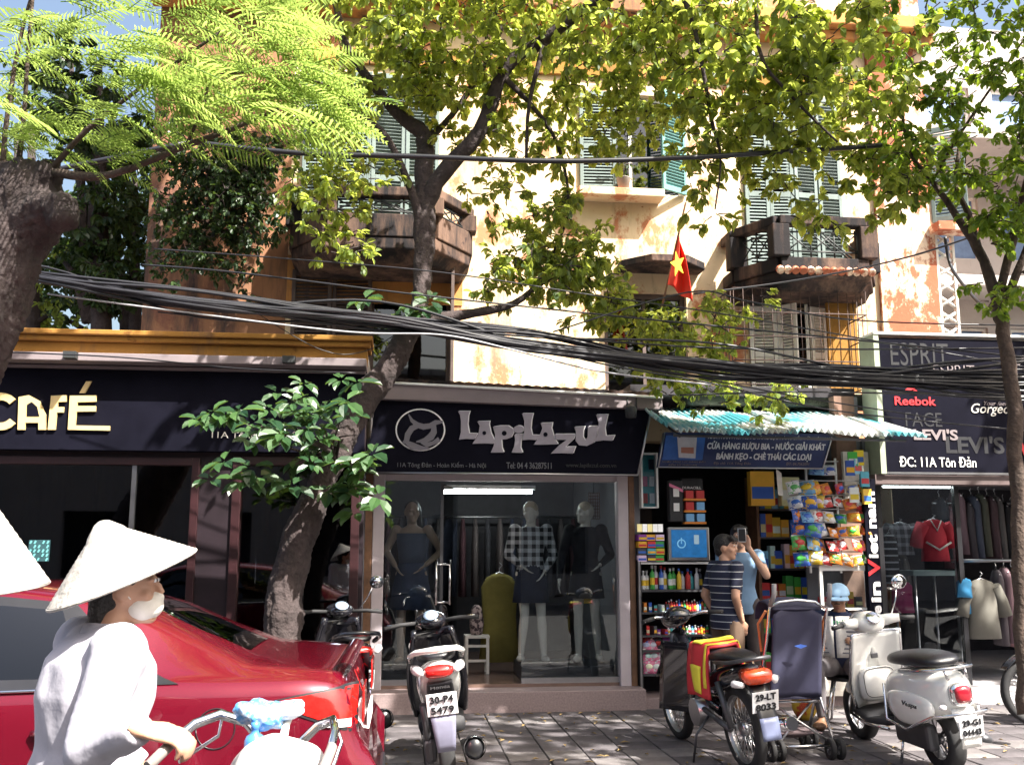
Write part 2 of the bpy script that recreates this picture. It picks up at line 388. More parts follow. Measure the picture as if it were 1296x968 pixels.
def wall(mb, x0, x1, z0, z1, y0, y1, holes):
    xs = sorted({x0, x1}|{min(max(h[i], x0), x1) for h in holes for i in (0, 1)}); zs = sorted({z0, z1}|{min(max(h[i], z0), z1) for h in holes for i in (2, 3)})
    nx, nz = len(xs)-1, len(zs)-1
    def solid(i, j):
        if not (0 <= i < nx and 0 <= j < nz): return False
        cx, cz = (xs[i]+xs[i+1])/2, (zs[j]+zs[j+1])/2
        return not any(h[0] < cx < h[1] and h[2] < cz < h[3] for h in holes)
    for i in range(nx):
        for j in range(nz):
            if not solid(i, j): continue
            a, b, c, d = xs[i], xs[i+1], zs[j], zs[j+1]
            mb.add([(a, y0, c), (b, y0, c), (b, y0, d), (a, y0, d)], [(0, 1, 2, 3)]); mb.add([(a, y1, c), (b, y1, c), (b, y1, d), (a, y1, d)], [(3, 2, 1, 0)])
            if not solid(i-1, j): mb.add([(a, y0, c), (a, y0, d), (a, y1, d), (a, y1, c)], [(0, 1, 2, 3)])
            if not solid(i+1, j): mb.add([(b, y0, c), (b, y0, d), (b, y1, d), (b, y1, c)], [(3, 2, 1, 0)])
            if not solid(i, j-1): mb.add([(a, y0, c), (b, y0, c), (b, y1, c), (a, y1, c)], [(3, 2, 1, 0)])
            if not solid(i, j+1): mb.add([(a, y0, d), (b, y0, d), (b, y1, d), (a, y1, d)], [(0, 1, 2, 3)])
    return mb
# ---- ground
o = MB().add([(-90, -90, 0), (90, -90, 0), (90, 90, 0), (-90, 90, 0)], [(0, 1, 2, 3)]).build('road', M['asphalt'], kind='structure')
PZ = .12; KD = -3.75
pav = place(MB().box(-40, 40, KD+.16, 40, -.2, PZ-.012).build('pavement', M['joint']), kind='structure')
tm = [MB().box(-.145, .145, -.145, .145, -.02, .012).build('paving_tile', M[k], pav, bevel=.004) for k in ('tile', 'tile_b')]
first = [True, True]; cnt = 0; rest = MB()
for j in range(13):
    for i in range(-24, 40):
        x = .15+i*.3; y = -.15-j*.3
        if y < KD+.3: continue
        k = 1 if (j % 5 == 2 and i % 3 != 1) or random.random() < .08 else 0
        dz = random.uniform(-.003, .003)
        if -6 <= i <= 18 and cnt < 300:
            cnt += 1
            if first[k]: t = tm[k]; first[k] = False
            else: t = share(tm[k], 'paving_tile', pav); b = t.modifiers.new('b', 'BEVEL'); b.width = .004; b.segments = 1
            t.location = (x, y, PZ-.012+dz); t.rotation_euler = (random.uniform(-.008, .008), random.uniform(-.008, .008), random.uniform(-.01, .01))
        else: rest.box(x-.145, x+.145, y-.145, y+.145, PZ-.03, PZ+dz)
rest.build('far_paving_tiles', M['tile'], pav, kind='stuff')
for i in range(-9, 10):
    kb = MB().box(i*1.0+.005, i*1.0+.995, KD, KD+.15, -.1, PZ+.004).build('kerb_stone', M['kerb'], pav, bevel=.012)
lit = MB()
for i in range(420):
    x, y = random.uniform(-2, 6), random.uniform(-3.8, -.1); a = random.uniform(0, 6.3); L = random.uniform(.02, .045)
    c, s = math.cos(a)*L, math.sin(a)*L; z = PZ+.009
    lit.add([(x-c, y-s, z), (x+s*.4, y-c*.4, z+.01), (x+c, y+s, z+.003), (x-s*.4, y+c*.4, z+.012)], [(0, 1, 2), (0, 2, 3)])
place(lit.build('fallen_leaves', mat('dry_leaf', (.22, .15, .06), .8, var=.4, scale=3)), 'dry fallen leaves scattered over the pavement tiles', 'leaves', kind='stuff')

# ------------------------------------------------------------------ the old apartment building
D = 1.5
B = thing('apartment_building', 'old peeling yellow and salmon apartment building with shuttered windows above the shops', 'building')
XL, XR = GX(186, 300, D), GX(1180, 300, D)
def gbox(u0, u1, v0, v1, d=D):
    uc, vc = (u0+u1)/2, (v0+v1)/2
    return [GX(u0, vc, d), GX(u1, vc, d), GZ(uc, v1, d), GZ(uc, v0, d)]
hL1 = gbox(368, 572, 345, 470); hL1[2] = 3.0
hL2 = gbox(384, 556, 90, 240); hL2[2] = 4.95; hL2[3] = 7.3
hM2 = gbox(733, 866, 120, 246)
hM1 = gbox(765, 870, 370, 470); hM1[2] = 3.3
hR2 = gbox(940, 1062, 150, 280); hR2[2] = 4.95; hR2[3] = 7.3
hR1 = gbox(948, 1046, 390, 470); hR1[2] = 3.45
holes = [hL1, hL2, hM2, hM1, hR2, hR1]
top = 11.2
xo = GX(362, 380, D); xs = GX(1112, 360, D)
wall(MB(), xo, xs, 0, top, D, D+.3, holes+[(xo+.01, xs-.01, -.1, 2.88)]).build('facade_wall', M['facade'], B)
wall(MB(), XL, xo-.002, 0, top, D-.004, D+.3, []).build('facade_wall', M['brown_wall'], B)
wall(MB(), xs+.002, XR, 2.9, top, D-.06, D+.3, []).build('corner_pier', M['salmon'], B)
wall(MB(), xo+.002, GX(585, 380, D), 4.45, 5.0, D-.014, D-.002, []).build('painted_band', M['facade_or'], B)
MB().box(XL, XR, D+1.6, D+1.7, 2.9, top).build('inner_wall', M['dark'], B)
MB().box(XL, XL+.2, D+.3, D+8, 0, top).build('side_wall', M['facade_or'], B)
MB().box(XR-.2, XR, D+.3, D+8, 2.9, top).build('side_wall', M['salmon'], B)
for z in (4.62, 8.1): MB().box(XL+.2, XR-.2, D+.3, D+1.6, z, z+.2).build('floor_slab', M['dark'], B)
MB().box(XL-.1, XR+.1, D-.35, D-.003, 8.15, 8.33).box(XL-.1, XR+.1, D-.22, D-.003, 8.02, 8.147).build('cornice', M['facade_or'], B, bevel=.02)
MB().box(XL-.2, XR+.2, D-.5, D+8, top+.002, top+.2).build('roof', M['concrete'], B)
MB().box(xo+.01, XR-.4, D-.05, D-.003, 7.42, 7.62).build('string_course', M['ochre'], B, bevel=.01)

def shutter(parent, w, h, m, hinge, ang, name='shutter'):
    """louvred leaf; hinge: (x, d, z); ang: swing from closed, local +x runs away from the hinge"""
    s = .045
    e = MB().box(0, s, -.018, .018, 0, h).box(w-s, w, -.018, .018, 0, h)
    for z in (0, h*.42, h-.07): e.box(s, w-s, -.016, .016, z, z+.07)
    o = e.build(name, m, parent, bevel=.004); o.location = hinge; o.rotation_euler = (0, 0, ang)
    l = MB(); n = max(6, int(h/.045)); 
    for i in range(n):
        z = .075+(h-.15)*i/n
        if abs(z-h*.42-.03) < .05: continue
        l.add([(s, -.014, z), (w-s, -.014, z), (w-s, .012, z+.03), (s, .012, z+.03), (s, -.014, z+.006), (w-s, -.014, z+.006), (w-s, .012, z+.036), (s, .012, z+.036)],
              [(0, 1, 2, 3), (7, 6, 5, 4), (0, 4, 5, 1), (3, 2, 6, 7), (0, 3, 7, 4), (1, 5, 6, 2)])
    l.build('louvres', m, o, kind='stuff'); return o
def frame(parent, h, d, m, t=.06, name='window_frame'):
    x0, x1, z0, z1 = h
    return MB().box(x0, x0+t, d, d+.1, z0, z1).box(x1-t, x1, d, d+.1, z0, z1).box(x0+t, x1-t, d+.004, d+.096, z1-t, z1).box(x0+t, x1-t, d+.004, d+.096, z0, z0+t*.7).build(name, m, parent, bevel=.006)
def pane(parent, x0, x1, z0, z1, d, m=None, name='pane'): return MB().box(x0, x1, d, d+.008, z0, z1).build(name, m or M['glass_dark'], parent)
def win(h, m, d=D+.08):
    f = frame(B, h, d, m); xm = (h[0]+h[1])/2
    for a, b in ((h[0]+.06, xm-.02), (xm+.02, h[1]-.06)): pane(f, a, b, h[2]+.05, h[3]-.06, d+.05)
    MB().box(xm-.02, xm+.02, d+.02, d+.09, h[2]+.05, h[3]-.06).build('mullion', m, f)
    return f
win(hL1, M['shut_dark']); win(hL2, M['shut_green']); win(hM2, M['shut_white']); win(hM1, M['shut_dark']); win(hR2, M['shut_green']); win(hR1, M['shut_dark'])
def leaves_row(h, n, m, angs, d=D-.03):
    wd = (h[1]-h[0])/n
    for i, a in enumerate(angs):
        if a is None: continue
        if i < n/2: shutter(B, wd-.008, h[3]-h[2], m, (h[0]+i*wd+.004, d, h[2]), -a)
        else: shutter(B, wd-.008, h[3]-h[2], m, (h[0]+(i+1)*wd-.004, d, h[2]), math.pi+a)
leaves_row(hL2, 4, M['shut_green'], (.05, .1, .08, .04)); leaves_row(hR2, 4, M['shut_green'], (.04, .1, .1, .05))
leaves_row(hL1, 4, M['shut_dark'], (.05, .12, None, R(88)))
wq = (hM2[1]-hM2[0])/4
shutter(B, wq*1.35, hM2[3]-hM2[2], M['shut_green'], (hM2[0], D-.03, hM2[2]), -.06)
shutter(B, wq*1.2, hM2[3]-hM2[2], M['shut_teal'], (hM2[1], D-.03, hM2[2]), math.pi+.5)
for k, (a, hx) in enumerate(((R(172), hR1[0]), (R(60), hR1[0]+.42), (R(52), hR1[0]+.60))):
    pass
wr = (hR1[1]-hR1[0])/4
shutter(B, wr*1.35, hR1[3]-hR1[2], M['shut_white'], (hR1[0], D-.03, hR1[2]), -R(8)); shutter(B, wr, hR1[3]-hR1[2], M['shut_white'], (hR1[0]+wr*1.4, D-.08, hR1[2]), -R(50))
shutter(B, wr*.95, hR1[3]-hR1[2], M['shut_white'], (hR1[1]-.02, D-.03, hR1[2]), math.pi+R(18)); shutter(B, wr*.8, hR1[3]-hR1[2], M['shut_white'], (hR1[1]-.25, D-.03, hR1[2]), math.pi+R(65))
# sills and hood
MB().box(GX(728, 250, D), GX(834, 250, D), D-.28, D-.003, hM2[2]-.12, hM2[2]-.02).build('window_sill', M['facade'], B, bevel=.012)
hx0, hx1, hz = GX(780, 335, D), GX(884, 335, D), GZ(830, 335, 1.1)
MB().prism([(hx0, 0), (hx1, 0), (hx1, -.25), (hx1-.3, -.55), (hx0+.3, -.55), (hx0, -.25)], (0, D-.003, hz), (1, 0, 0), (0, 1, 0), (0, 0, .09)).build('window_hood', M['oldconc'], B, bevel=.012)
def balcony(xc, hf, hw, pr, zb, zf, zc, zr, m):
    """xc centre, hf half front, hw half at the wall, pr projection; zb slab bottom, zf slab top, zc kerb top, zr rail top"""
    P = [(xc-hw, 0), (xc-hw, -pr*.38), (xc-hf, -pr), (xc+hf, -pr), (xc+hw, -pr*.38), (xc+hw, 0)]
    o = MB(); rings = []
    for z, g in ((zb, -.12), (zb+.10, -.02), (zb+.12, .05), (zf, .05)):
        rings.append([(xc+(x-xc)*(1+g*.6), D-.003+y*(1+g), z) for x, y in P])
    n = len(P)
    for r in rings: o.v += r
    for i in range(len(rings)-1):
        for k in range(n): o.f.append((i*n+k, i*n+(k+1) % n, (i+1)*n+(k+1) % n, (i+1)*n+k)); o.sm.append(False)
    o.f += [tuple(range(n-1, -1, -1)), tuple(range(3*n, 4*n))]; o.sm += [False, False]
    b = o.build('balcony', m, B, bevel=.015)
    def seg(mb, a, c, z0, z1, th):
        a, c = Vector((a[0], D-.003+a[1], 0)), Vector((c[0], D-.003+c[1], 0)); t = (c-a).normalized(); nn = Vector((-t.y, t.x, 0))*th
        mb.hexa([a-nn+Vector((0, 0, z0)), c-nn+Vector((0, 0, z0)), c+nn+Vector((0, 0, z0)), a+nn+Vector((0, 0, z0)), a-nn+Vector((0, 0, z1)), c-nn+Vector((0, 0, z1)), c+nn+Vector((0, 0, z1)), a+nn+Vector((0, 0, z1))])
    for i in range(5):
        s_ = MB(); seg(s_, P[i], P[i+1], zf+.002, zc, .06); s_.build('kerb', m, b, bevel=.012)
        s_ = MB(); seg(s_, P[i], P[i+1], zr-.11, zr, .075); s_.build('handrail', m, b, bevel=.015)
    for i in range(1, 5):
        x, y = P[i]; MB().box(x-.10, x+.10, D+y-.10, D+y+.09, zc+.002, zr-.112).build('post', m, b, bevel=.012)
    g = MB()
    for i in (1, 2, 3):
        a, c = Vector((P[i][0], D+P[i][1], 0)), Vector((P[i+1][0], D+P[i+1][1], 0)); t = (c-a).normalized(); L = (c-a).length; a = a+t*.1; L -= .2
        z0, z1 = zc, zr-.11; H = z1-z0
        def q(s, h): return a+t*(L*s)+Vector((0, 0, z0+H*h))
        nb = max(2, int(L/.22))
        for h in (.22, .82): g.cyl(q(0, h), q(1, h), .011, n=5)
        for k in range(nb+1): g.cyl(q(k/nb, 0), q(k/nb, 1), .010, n=5)
        for k in range(nb):
            g.cyl(q(k/nb, .22), q((k+1)/nb, .82), .009, n=5); g.cyl(q((k+1)/nb, .22), q(k/nb, .82), .009, n=5)
        if i == 2:
            for s in (.0, .06): g.cyl(q(.35+s, .98), q(.85+s, .05), .010, n=5)
    g.build('iron_grille', M['iron'], b)
    return b, P
dl = .6
bl, PL = balcony((GX(415, 260, dl)+GX(550, 260, dl))/2, (GX(550, 260, dl)-GX(415, 260, dl))/2, .98, .9, GZ(480, 329, dl), GZ(480, 301, dl), GZ(480, 272, dl), GZ(480, 238, dl), M['oldconc'])
br, PR = balcony((GX(985, 300, dl)+GX(1095, 300, dl))/2, (GX(1095, 300, dl)-GX(985, 300, dl))/2, .83, .9, GZ(1040, 366, dl), GZ(1040, 345, dl), GZ(1040, 328, dl), GZ(1040, 276, dl), M['oldconc'])
# scalloped tiles along the right balcony's lip
zt = GZ(1040, 345, dl)
for k in range(13):
    x = PR[2][0]-.02+k*(PR[3][0]-PR[2][0]+.04)/12
    t_ = MB().tube([(x, D-.98, zt-.015), (x, D-.94, zt+.02)], .045, n=8).build('lip_tile', M['salmon'], br)
# wire cage under the right balcony
cz0, cz1 = 3.45, GZ(1000, 366, .75)
cx0, cx1 = GX(930, 420, .75), GX(1098, 420, .75)
c = MB()
for k in range(15): x = cx0+(cx1-cx0)*k/14; c.cyl((x, .75, cz0), (x, .75, cz1), .004, n=5)
for z in [cz0+(cz1-cz0)*i/4 for i in range(5)]:
    c.cyl((cx0, .75, z), (cx1, .75, z), .008, n=5)
    for x in (cx0, cx1): c.cyl((x, .75, z), (x, D, z), .008, n=5)
for k in range(1, 7):
    for x in (cx0, cx1): c.cyl((x, .75+k*.107, cz0), (x, .75+k*.107, cz1), .006, n=5)
for k in range(9): x = cx0+(cx1-cx0)*k/8; c.cyl((x, .75, cz1), (x, D, cz1), .006, n=5)
c.build('window_cage', mat('rusty_wire', (.07, .045, .04), .7, metal=.3, var=.4), B)
MB().box(GX(1048, 430, 1.2), GX(1086, 430, 1.2), 1.2, 1.24, 3.45, GZ(1060, 378, 1.2)).build('wood_panel', M['ochre'], B, bevel=.005)
# corner window with its own sill, at the building's turn
cw = gbox(1168, 1200, 190, 285, D-.3)
shutter(B, .42, 1.25, M['shut_green'], (XR-.02, D-.07, GZ(1180, 285, D)), -R(35))
MB().box(XR-.08, XR+.45, D-.3, D-.062, GZ(1180, 300, D), GZ(1180, 289, D)).build('corner_sill', M['salmon'], B, bevel=.01)
sc_ = MB()
for k in range(8):
    z = 4.0+k*.2
    sc_.cyl((XR+.02, D-.03, z), (XR+.22, D-.03, z+.13), .02, n=6); sc_.cyl((XR+.22, D-.03, z), (XR+.02, D-.03, z+.13), .02, n=6)
sc_.box(XR, XR+.03, D-.06, D, 3.9, 5.7).box(XR+.22, XR+.25, D-.06, D, 3.9, 5.7)
sc_.build('pierced_screen', M['offwhite'], B)
# flowerpot on the middle sill
fp = place(MB().lathe([(.001, 0), (.06, 0), (.085, .14), (.095, .15), (.08, .155), (.001, .14)], (GX(789, 244, D-.15), D-.17, hM2[2]-.018)).build('flower_pot', mat('clay_pot', (.3, .26, .24), .8)), 'small grey flower pot on the sill of the middle upper window', 'flower pot')
# ------------------------------------------------------------------ neighbours: grey block behind on the right, house across the street
N = thing('concrete_building', 'grey concrete building with blue windows set back at the right end of the street', 'building')
nd = 5.0; nx0 = XR+.35; nx1 = 16
nh = [(nx0+.45+k*1.25, nx0+1.3+k*1.25, z, z+1.1) for k in range(5) for z in (4.1, 6.35, 8.3)]
wall(MB(), nx0, nx1, 0, 10.5, nd, nd+.3, nh).build('wall', M['greywall'], N)
bl_ = mat('blue_shutter', (.12, .2, .36), .5, var=.2)
for h in nh: frame(N, h, nd+.05, M['offwhite'], .05, 'window'); pane(N, h[0]+.05, h[1]-.05, h[2]+.04, h[3]-.05, nd+.1, bl_)
MB().box(nx0-.1, nx1, nd-.9, nd-.003, 5.65, 5.83).build('ledge', M['greywall'], N, bevel=.02)
MB().box(nx0+.6, nx1, nd-1.6, nd-.003, 7.75, 7.95).build('ledge', M['greywall'], N, bevel=.02)
MB().hexa([(nx0-.1, nd-2.2, 4.55), (nx0+2.6, nd-2.2, 4.25), (nx0+2.6, nd-.01, 4.95), (nx0-.1, nd-.01, 4.95), (nx0-.1, nd-2.2, 4.62), (nx0+2.6, nd-2.2, 4.32), (nx0+2.6, nd-.01, 5.02), (nx0-.1, nd-.01, 5.02)]).build('lean_to_roof', M['concrete'], N)
MB().prism([(0, 0), (.95, 0), (1.1, .35), (.5, .75), (0, .6)], (XR+.05, D-.1, 4.0), (1, 0, 0), (0, .6, 0), (0, 0, .12)).build('corner_canopy', M['concrete'], N, bevel=.02)
OP = empty('house_row', (0, -9, 0), 0, 'long pale house across the street, reflected in the shop glass', 'house')
oh = [(-30+k*3.2, -30+k*3.2+1.5, z, z+1.7) for k in range(19) for z in (.9, 4.3)]
wall(MB(), -32, 32, 0, 7.2, -.3, 0, oh).build('wall', mat('pale_render', (.24, .21, .2), .9, var=.15, scale=.5), OP)
MB().box(-32, 32, -.9, -.8, 0, 7).build('inner_wall', M['dark'], OP); MB().box(-32.2, 32.2, -5, .4, 7.202, 7.4).build('roof', M['concrete'], OP)

# ------------------------------------------------------------------ cafe (single storey, left)
K = thing('cafe_building', 'single storey cafe with ochre parapet, dark front and maroon window frames', 'building')
kd = -.55; kx1 = GX(464, 500, kd); kx0 = -9.5
zt_, zo, zs_ = GZ(463, 431, kd), GZ(463, 461, kd), GZ(463, 471, kd)
MB().box(kx0, kx1, kd-.12, kd+.25, zo, zt_-.10).box(kx0, kx1+.03, kd-.18, kd+.25, zt_-.098, zt_-.05).box(kx0, kx1+.05, kd-.22, kd+.25, zt_-.048, zt_).build('parapet', M['ochre'], K, bevel=.01)
MB().box(kx0, kx1, kd-.30, kd+.25, zs_, zo-.002).build('soffit', M['fascia'], K, bevel=.006)
zb_ = GZ(250, 574, kd)
wh = [GX(-60, 660, kd), GX(250, 660, kd), .55, zb_-.04]
dh = [GX(292, 660, kd), GX(455, 660, kd), PZ+.1, zb_-.02]
wall(MB(), kx0, kx1, 0, zs_-.002, kd, kd+.2, [wh, dh, (kx0+.3, wh[0]-.3, .5, zb_-.04)]).build('front_wall', mat('cafe_dark_cladding', (.016, .010, .014), .55, var=.25, spec=.25), K)
f = frame(K, wh, kd-.03, M['maroon'], .07); 
xm = GX(166, 660, kd)
pane(f, wh[0]+.07, xm-.02, wh[2]+.05, wh[3]-.07, kd+.03, M['glass_dark']); pane(f, xm+.02, wh[1]-.07, wh[2]+.05, wh[3]-.07, kd+.03, M['glass_dark'])
MB().box(xm-.02, xm+.02, kd, kd+.06, wh[2]+.05, wh[3]-.07).build('mullion', M['steel'], f)
f = frame(K, dh, kd-.03, M['maroon'], .08, 'door_frame')
pane(f, dh[0]+.08, (dh[0]+dh[1])/2-.01, dh[2]+.06, dh[3]-.08, kd+.05, M['glass_dark'], 'door'); pane(f, (dh[0]+dh[1])/2+.01, dh[1]-.08, dh[2]+.06, dh[3]-.08, kd+.05, M['glass_dark'], 'door')
for s in (-1, 1): x = (dh[0]+dh[1])/2+s*.07; MB().cyl((x, kd-.02, 1.0), (x, kd-.02, 1.5), .014, n=8).build('handle', M['steel'], f)
MB().box(kx0, kx1, kd+4, kd+4.1, 0, 3.3).box(kx0, kx0+.1, kd+.2, kd+4, 0, 3.3).box(kx1-.1, kx1, kd+.2, kd+4, 0, 3.3).build('inner_wall', M['dark'], K)
MB().box(kx0, kx1, kd+.2, kd+4.1, zs_+.02, zs_+.2).build('roof', M['concrete'], K)
for k in range(5):
    x = wh[0]+.4+k*.62; cu_ = MB()
    cu_.grid(lambda a, b, x=x: Vector((x+a*.42, kd+.5+.03*math.sin(a*25), .9+b*1.5)), 18, 4).build('curtain', mat('cafe_curtain', (.22, .2, .22), .9, var=.2), K)
cafe_blk = M['black']
S = thing('cafe_sign', 'long black cafe fascia board with big gold capital letters', 'sign')
MB().box(kx0+.5, GX(462, 520, kd-.1), kd-.10, kd-.004, zb_+.01, zs_-.012).build('board', cafe_blk, S, bevel=.006)
MB().box(kx0+.5, GX(462, 520, kd-.1), kd-.13, kd-.102, zs_-.04, zs_-.013).build('top_trim', M['fascia'], S)
sd = kd-.104
def zpoly(parent, pts, m, fu, d, dep=.02, name='letter'):
    q = [G(*fu(p), d) for p in pts]
    return MB().prism([(a, b) for a, b in q], (0, d, 0), (1, 0, 0), (0, 0, 1), (0, -dep, 0)).build(name, m, parent, recalc=True)
fz = lambda p: (p[0]/2.934, 300+p[1]/2.934)
def ring_pts(cx, cy, rx, ry, a0, a1, n): return [(cx+rx*math.cos(R(a0+(a1-a0)*i/n)), cy-ry*math.sin(R(a0+(a1-a0)*i/n))) for i in range(n+1)]
# C, A, F, E with accent (traced strokes)
zpoly(S, ring_pts(5, 648, 72, 70, 40, 320, 16)+ring_pts(5, 648, 44, 42, 320, 40, 16), M['gold'], fz, sd)
zpoly(S, [(68, 716), (72, 595), (110, 588), (150, 610), (172, 660), (172, 716), (145, 716), (145, 690), (97, 690), (95, 716)], M['gold'], fz, sd)
zpoly(S, [(100, 665), (101, 622), (118, 612), (138, 630), (146, 665)], cafe_blk, fz, sd-.021, .004, 'counter')
zpoly(S, [(180, 716), (192, 590), (250, 588), (248, 612), (218, 613), (216, 632), (240, 632), (238, 652), (214, 652), (208, 716)], M['gold'], fz, sd)
zpoly(S, [(254, 716), (262, 590), (360, 588), (359, 612), (290, 614), (289, 628), (358, 628), (357, 648), (287, 649), (282, 700), (410, 702), (409, 719)], M['gold'], fz, sd)
zpoly(S, [(297, 580), (322, 537), (342, 537), (318, 580)], M['gold'], fz, sd)
sign_text(S, '11A Tông Đản', 268, 352, 546, 557, sd, M['offwhite'], 'address_lettering', bold=.01)
for u in (90, 366): MB().box(GX(u-8, 466, kd-.3), GX(u+8, 466, kd-.3), kd-.38, kd-.302, zs_+.01, zs_+.07).build('spotlight', M['iron'], S)
DC = thing('window_decal', 'square teal patterned sticker on the cafe window', 'sticker')
dx0, dx1, dz0, dz1 = gbox(36, 63, 683, 710, kd+.02)
tq = mat('teal_sticker', (.12, .35, .36), .5, var=.1)
MB().box(dx0, dx1, kd+.016, kd+.02, dz0, dz1).build('sheet', mat('dark_teal', (.02, .06, .07), .5), DC)
q = MB(); n = 5
for i in range(n):
    for j in range(n):
        if (i*j+i+2*j) % 3 != 0:
            a, b = dx0+(dx1-dx0)*i/n, dz0+(dz1-dz0)*j/n; s = (dx1-dx0)/n
            q.hexa([(a+.004, kd+.012, b+.004), (a+.018, kd+.012, b+.002), (a+s-.006, kd+.012, b+s-.01), (a+s-.02, kd+.012, b+s-.004)] + [(a+.004, kd+.015, b+.004), (a+.018, kd+.015, b+.002), (a+s-.006, kd+.015, b+s-.01), (a+s-.02, kd+.015, b+s-.004)])
q.build('motif', tq, DC)

# ------------------------------------------------------------------ boutique (middle)
Q = thing('boutique_shop', 'fashion boutique with glass front, pale posts and stone step', 'shop')
qx0, qx1 = GX(466, 730, 0), GX(803, 730, 0); qf = .34; qt = GZ(648, 600, 0)
MB().box(qx0-.05, qx1+.02, -.30, .0, PZ-.05, qf-.03).build('step', M['stone'], Q, bevel=.01)
MB().box(qx0, qx1, .0, 3.2, PZ-.05, qf).build('floor', M['shopfloor'], Q)
pw = GX(485, 730, 0)-qx0
for a, b, m in ((qx0-.06, qx0+.03, M['wood']), (qx0+.032, qx0+pw, M['mauve']), (qx1-.17, qx1-.062, M['mauve']), (qx1-.06, qx1+.0, M['wood'])):
    MB().box(a, b, -.06, .10, qf-.2, qt+.1).build('post', m, Q, bevel=.008)
MB().box(qx0-.06, qx1, .101, 3.2, qt+.25, qt+.35).build('ceiling', M['shopceil'], Q)
MB().box(qx0-.06, qx1, -.02, .1, qt-.07, qt+.34).build('lintel', M['mauve'], Q)
MB().box(qx0-.06, qx0+.0, .101, 3.2, qf, qt+.25).box(qx1-.06, qx1, .101, 3.2, qf, qt+.25).build('side_wall', M['shopwall'], Q)
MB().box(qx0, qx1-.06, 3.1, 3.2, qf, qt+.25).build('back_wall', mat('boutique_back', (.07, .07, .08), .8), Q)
gx1, gx2 = GX(560, 730, 0), GX(660, 730, 0)
pane(Q, qx0+pw+.01, gx1-.01, qf+.02, qt-.08, .03, M['glass'], 'glass_panel')
pane(Q, gx2, qx1-.18, qf+.02, qt-.08, .03, M['glass'], 'glass_panel')
gd = MB().box(0, .78, 0, .01, qf+.03, qt-.1).build('glass_door', M['glass'], Q); gd.location = (gx1, .04, 0); gd.rotation_euler = (0, 0, R(76))
MB().box(gx1-.025, gx1+.005, .02, .06, qf, qt-.08).build('door_stile', M['darksteel'], Q)
MB().box(gx2, qx1-.17, .0, .06, qf, qf+.05).build('bottom_rail', M['steel'], Q); MB().box(qx0+pw, gx1-.03, .0, .06, qf, qf+.05).build('bottom_rail', M['steel'], Q)
hx = GX(553, 770, 0)
for s in (0, .135):
    x = GX(551.5, 760, 0)+s; MB().cyl((x, -.05+s*.6, GZ(556, 765, 0)), (x, -.05+s*.6, GZ(556, 708, 0)), .013, n=8).build('door_handle', M['chrome'], Q)
for z in (GZ(556, 762, 0), GZ(556, 714, 0)):
    MB().cyl((GX(551.5, 760, 0), -.05, z), (GX(551.5, 760, 0)+.135, .03, z), .011, n=8).build('handle_stub', M['chrome'], Q)
tl = thing('fluorescent_light', 'lit white fluorescent tube under the boutique ceiling', 'lamp')
a, b, z = GX(569, 622, 1.2), GX(673, 622, 1.2), GZ(620, 622, 1.2)
MB().cyl((a, 1.2, z), (b, 1.2, z), .022, n=10).build('tube', M['tube_light'], tl); MB().box(a-.04, b+.04, 1.17, 1.25, z+.026, z+.07).build('housing', M['white'], tl, bevel=.005)
MB().box(qx0-.02, qx1, .3, .9, qf, qf+.13).build('display_plinth', mat('plinth_grey', (.07, .07, .08), .4), Q, bevel=.008) if False else None
x0 = gx2+.02
MB().box(x0, qx1-.19, .15, .85, qf, qf+.14).build('display_plinth', mat('plinth_grey', (.05, .05, .06), .35), Q, bevel=.008)
MB().box(qx0+.1, gx1-.06, .15, .85, qf, qf+.14).build('display_plinth', mat('plinth_black', (.04, .04, .05), .35), Q, bevel=.008)
# back rack of clothes inside, dim
for k in range(16):
    x = qx0+.15+k*.155; c = random.choice([(.05, .05, .06), (.09, .04, .05), (.05, .06, .1), (.12, .1, .1), (.03, .03, .04)])
    g_ = MB().loft([((x, 2.6, 1.05), (.05, 0, 0), (0, .2, 0)), ((x, 2.6, 1.8), (.04, 0, 0), (0, .2, 0)), ((x, 2.6, 2.0), (.02, 0, 0), (0, .06, 0))], 10)
    place(g_.build('hanging_garment', mat('dim_cloth', c, .9)), 'dark garment hanging on the dim back rail of the boutique', 'garment', 'garments on the boutique back rail')
place(MB().cyl((qx0+.05, 2.6, 2.02), (qx1-.1, 2.6, 2.02), .015, n=8).build('clothes_rail', M['steel']), 'steel clothes rail along the back of the boutique', 'clothes rail')
# sign of the boutique
S = thing('boutique_sign', 'black boutique sign with round swirl emblem and silver flared letters', 'sign')
sd = -.42
cs = [G(462, 598, sd), G(807, 601, sd), G(825, 513, sd), G(477, 500, sd)]
MB().prism(cs, (0, sd, 0), (1, 0, 0), (0, 0, 1), (0, .16, 0)).build('board', M['black'], S, recalc=True)
for a, b, m in ((cs[3], cs[2], M['white_edge']), (cs[0], cs[1], M['steel']), (cs[1], cs[2], M['steel'])):
    MB().tube([(a[0], sd-.012, a[1]), (b[0], sd-.012, b[1])], .012, n=6).build('edge_trim', m, S)
z1 = lambda p: (460+p[0]/6.455, 480+p[1]/6.455)
z2 = lambda p: (640+p[0]/6.455, 480+p[1]/6.455)
def letter(pts, fu, counter=None):
    zpoly(S, [(p[0]+9, p[1]-5) for p in pts], M['white_edge'], fu, sd-.004, .006, 'letter_edge')
    zpoly(S, pts, M['silver'], fu, sd-.012, .012)
    if counter:
        for c in counter: zpoly(S, ring_pts(c[0], c[1], c[2], c[2], 0, 345, 14), M['black'], fu, sd-.025, .003, 'letter_counter')
letter([(772, 262), (868, 262), (856, 300), (850, 370), (862, 440), (930, 445), (905, 490), (842, 486), (780, 493), (796, 430), (796, 340), (788, 290)], z1)
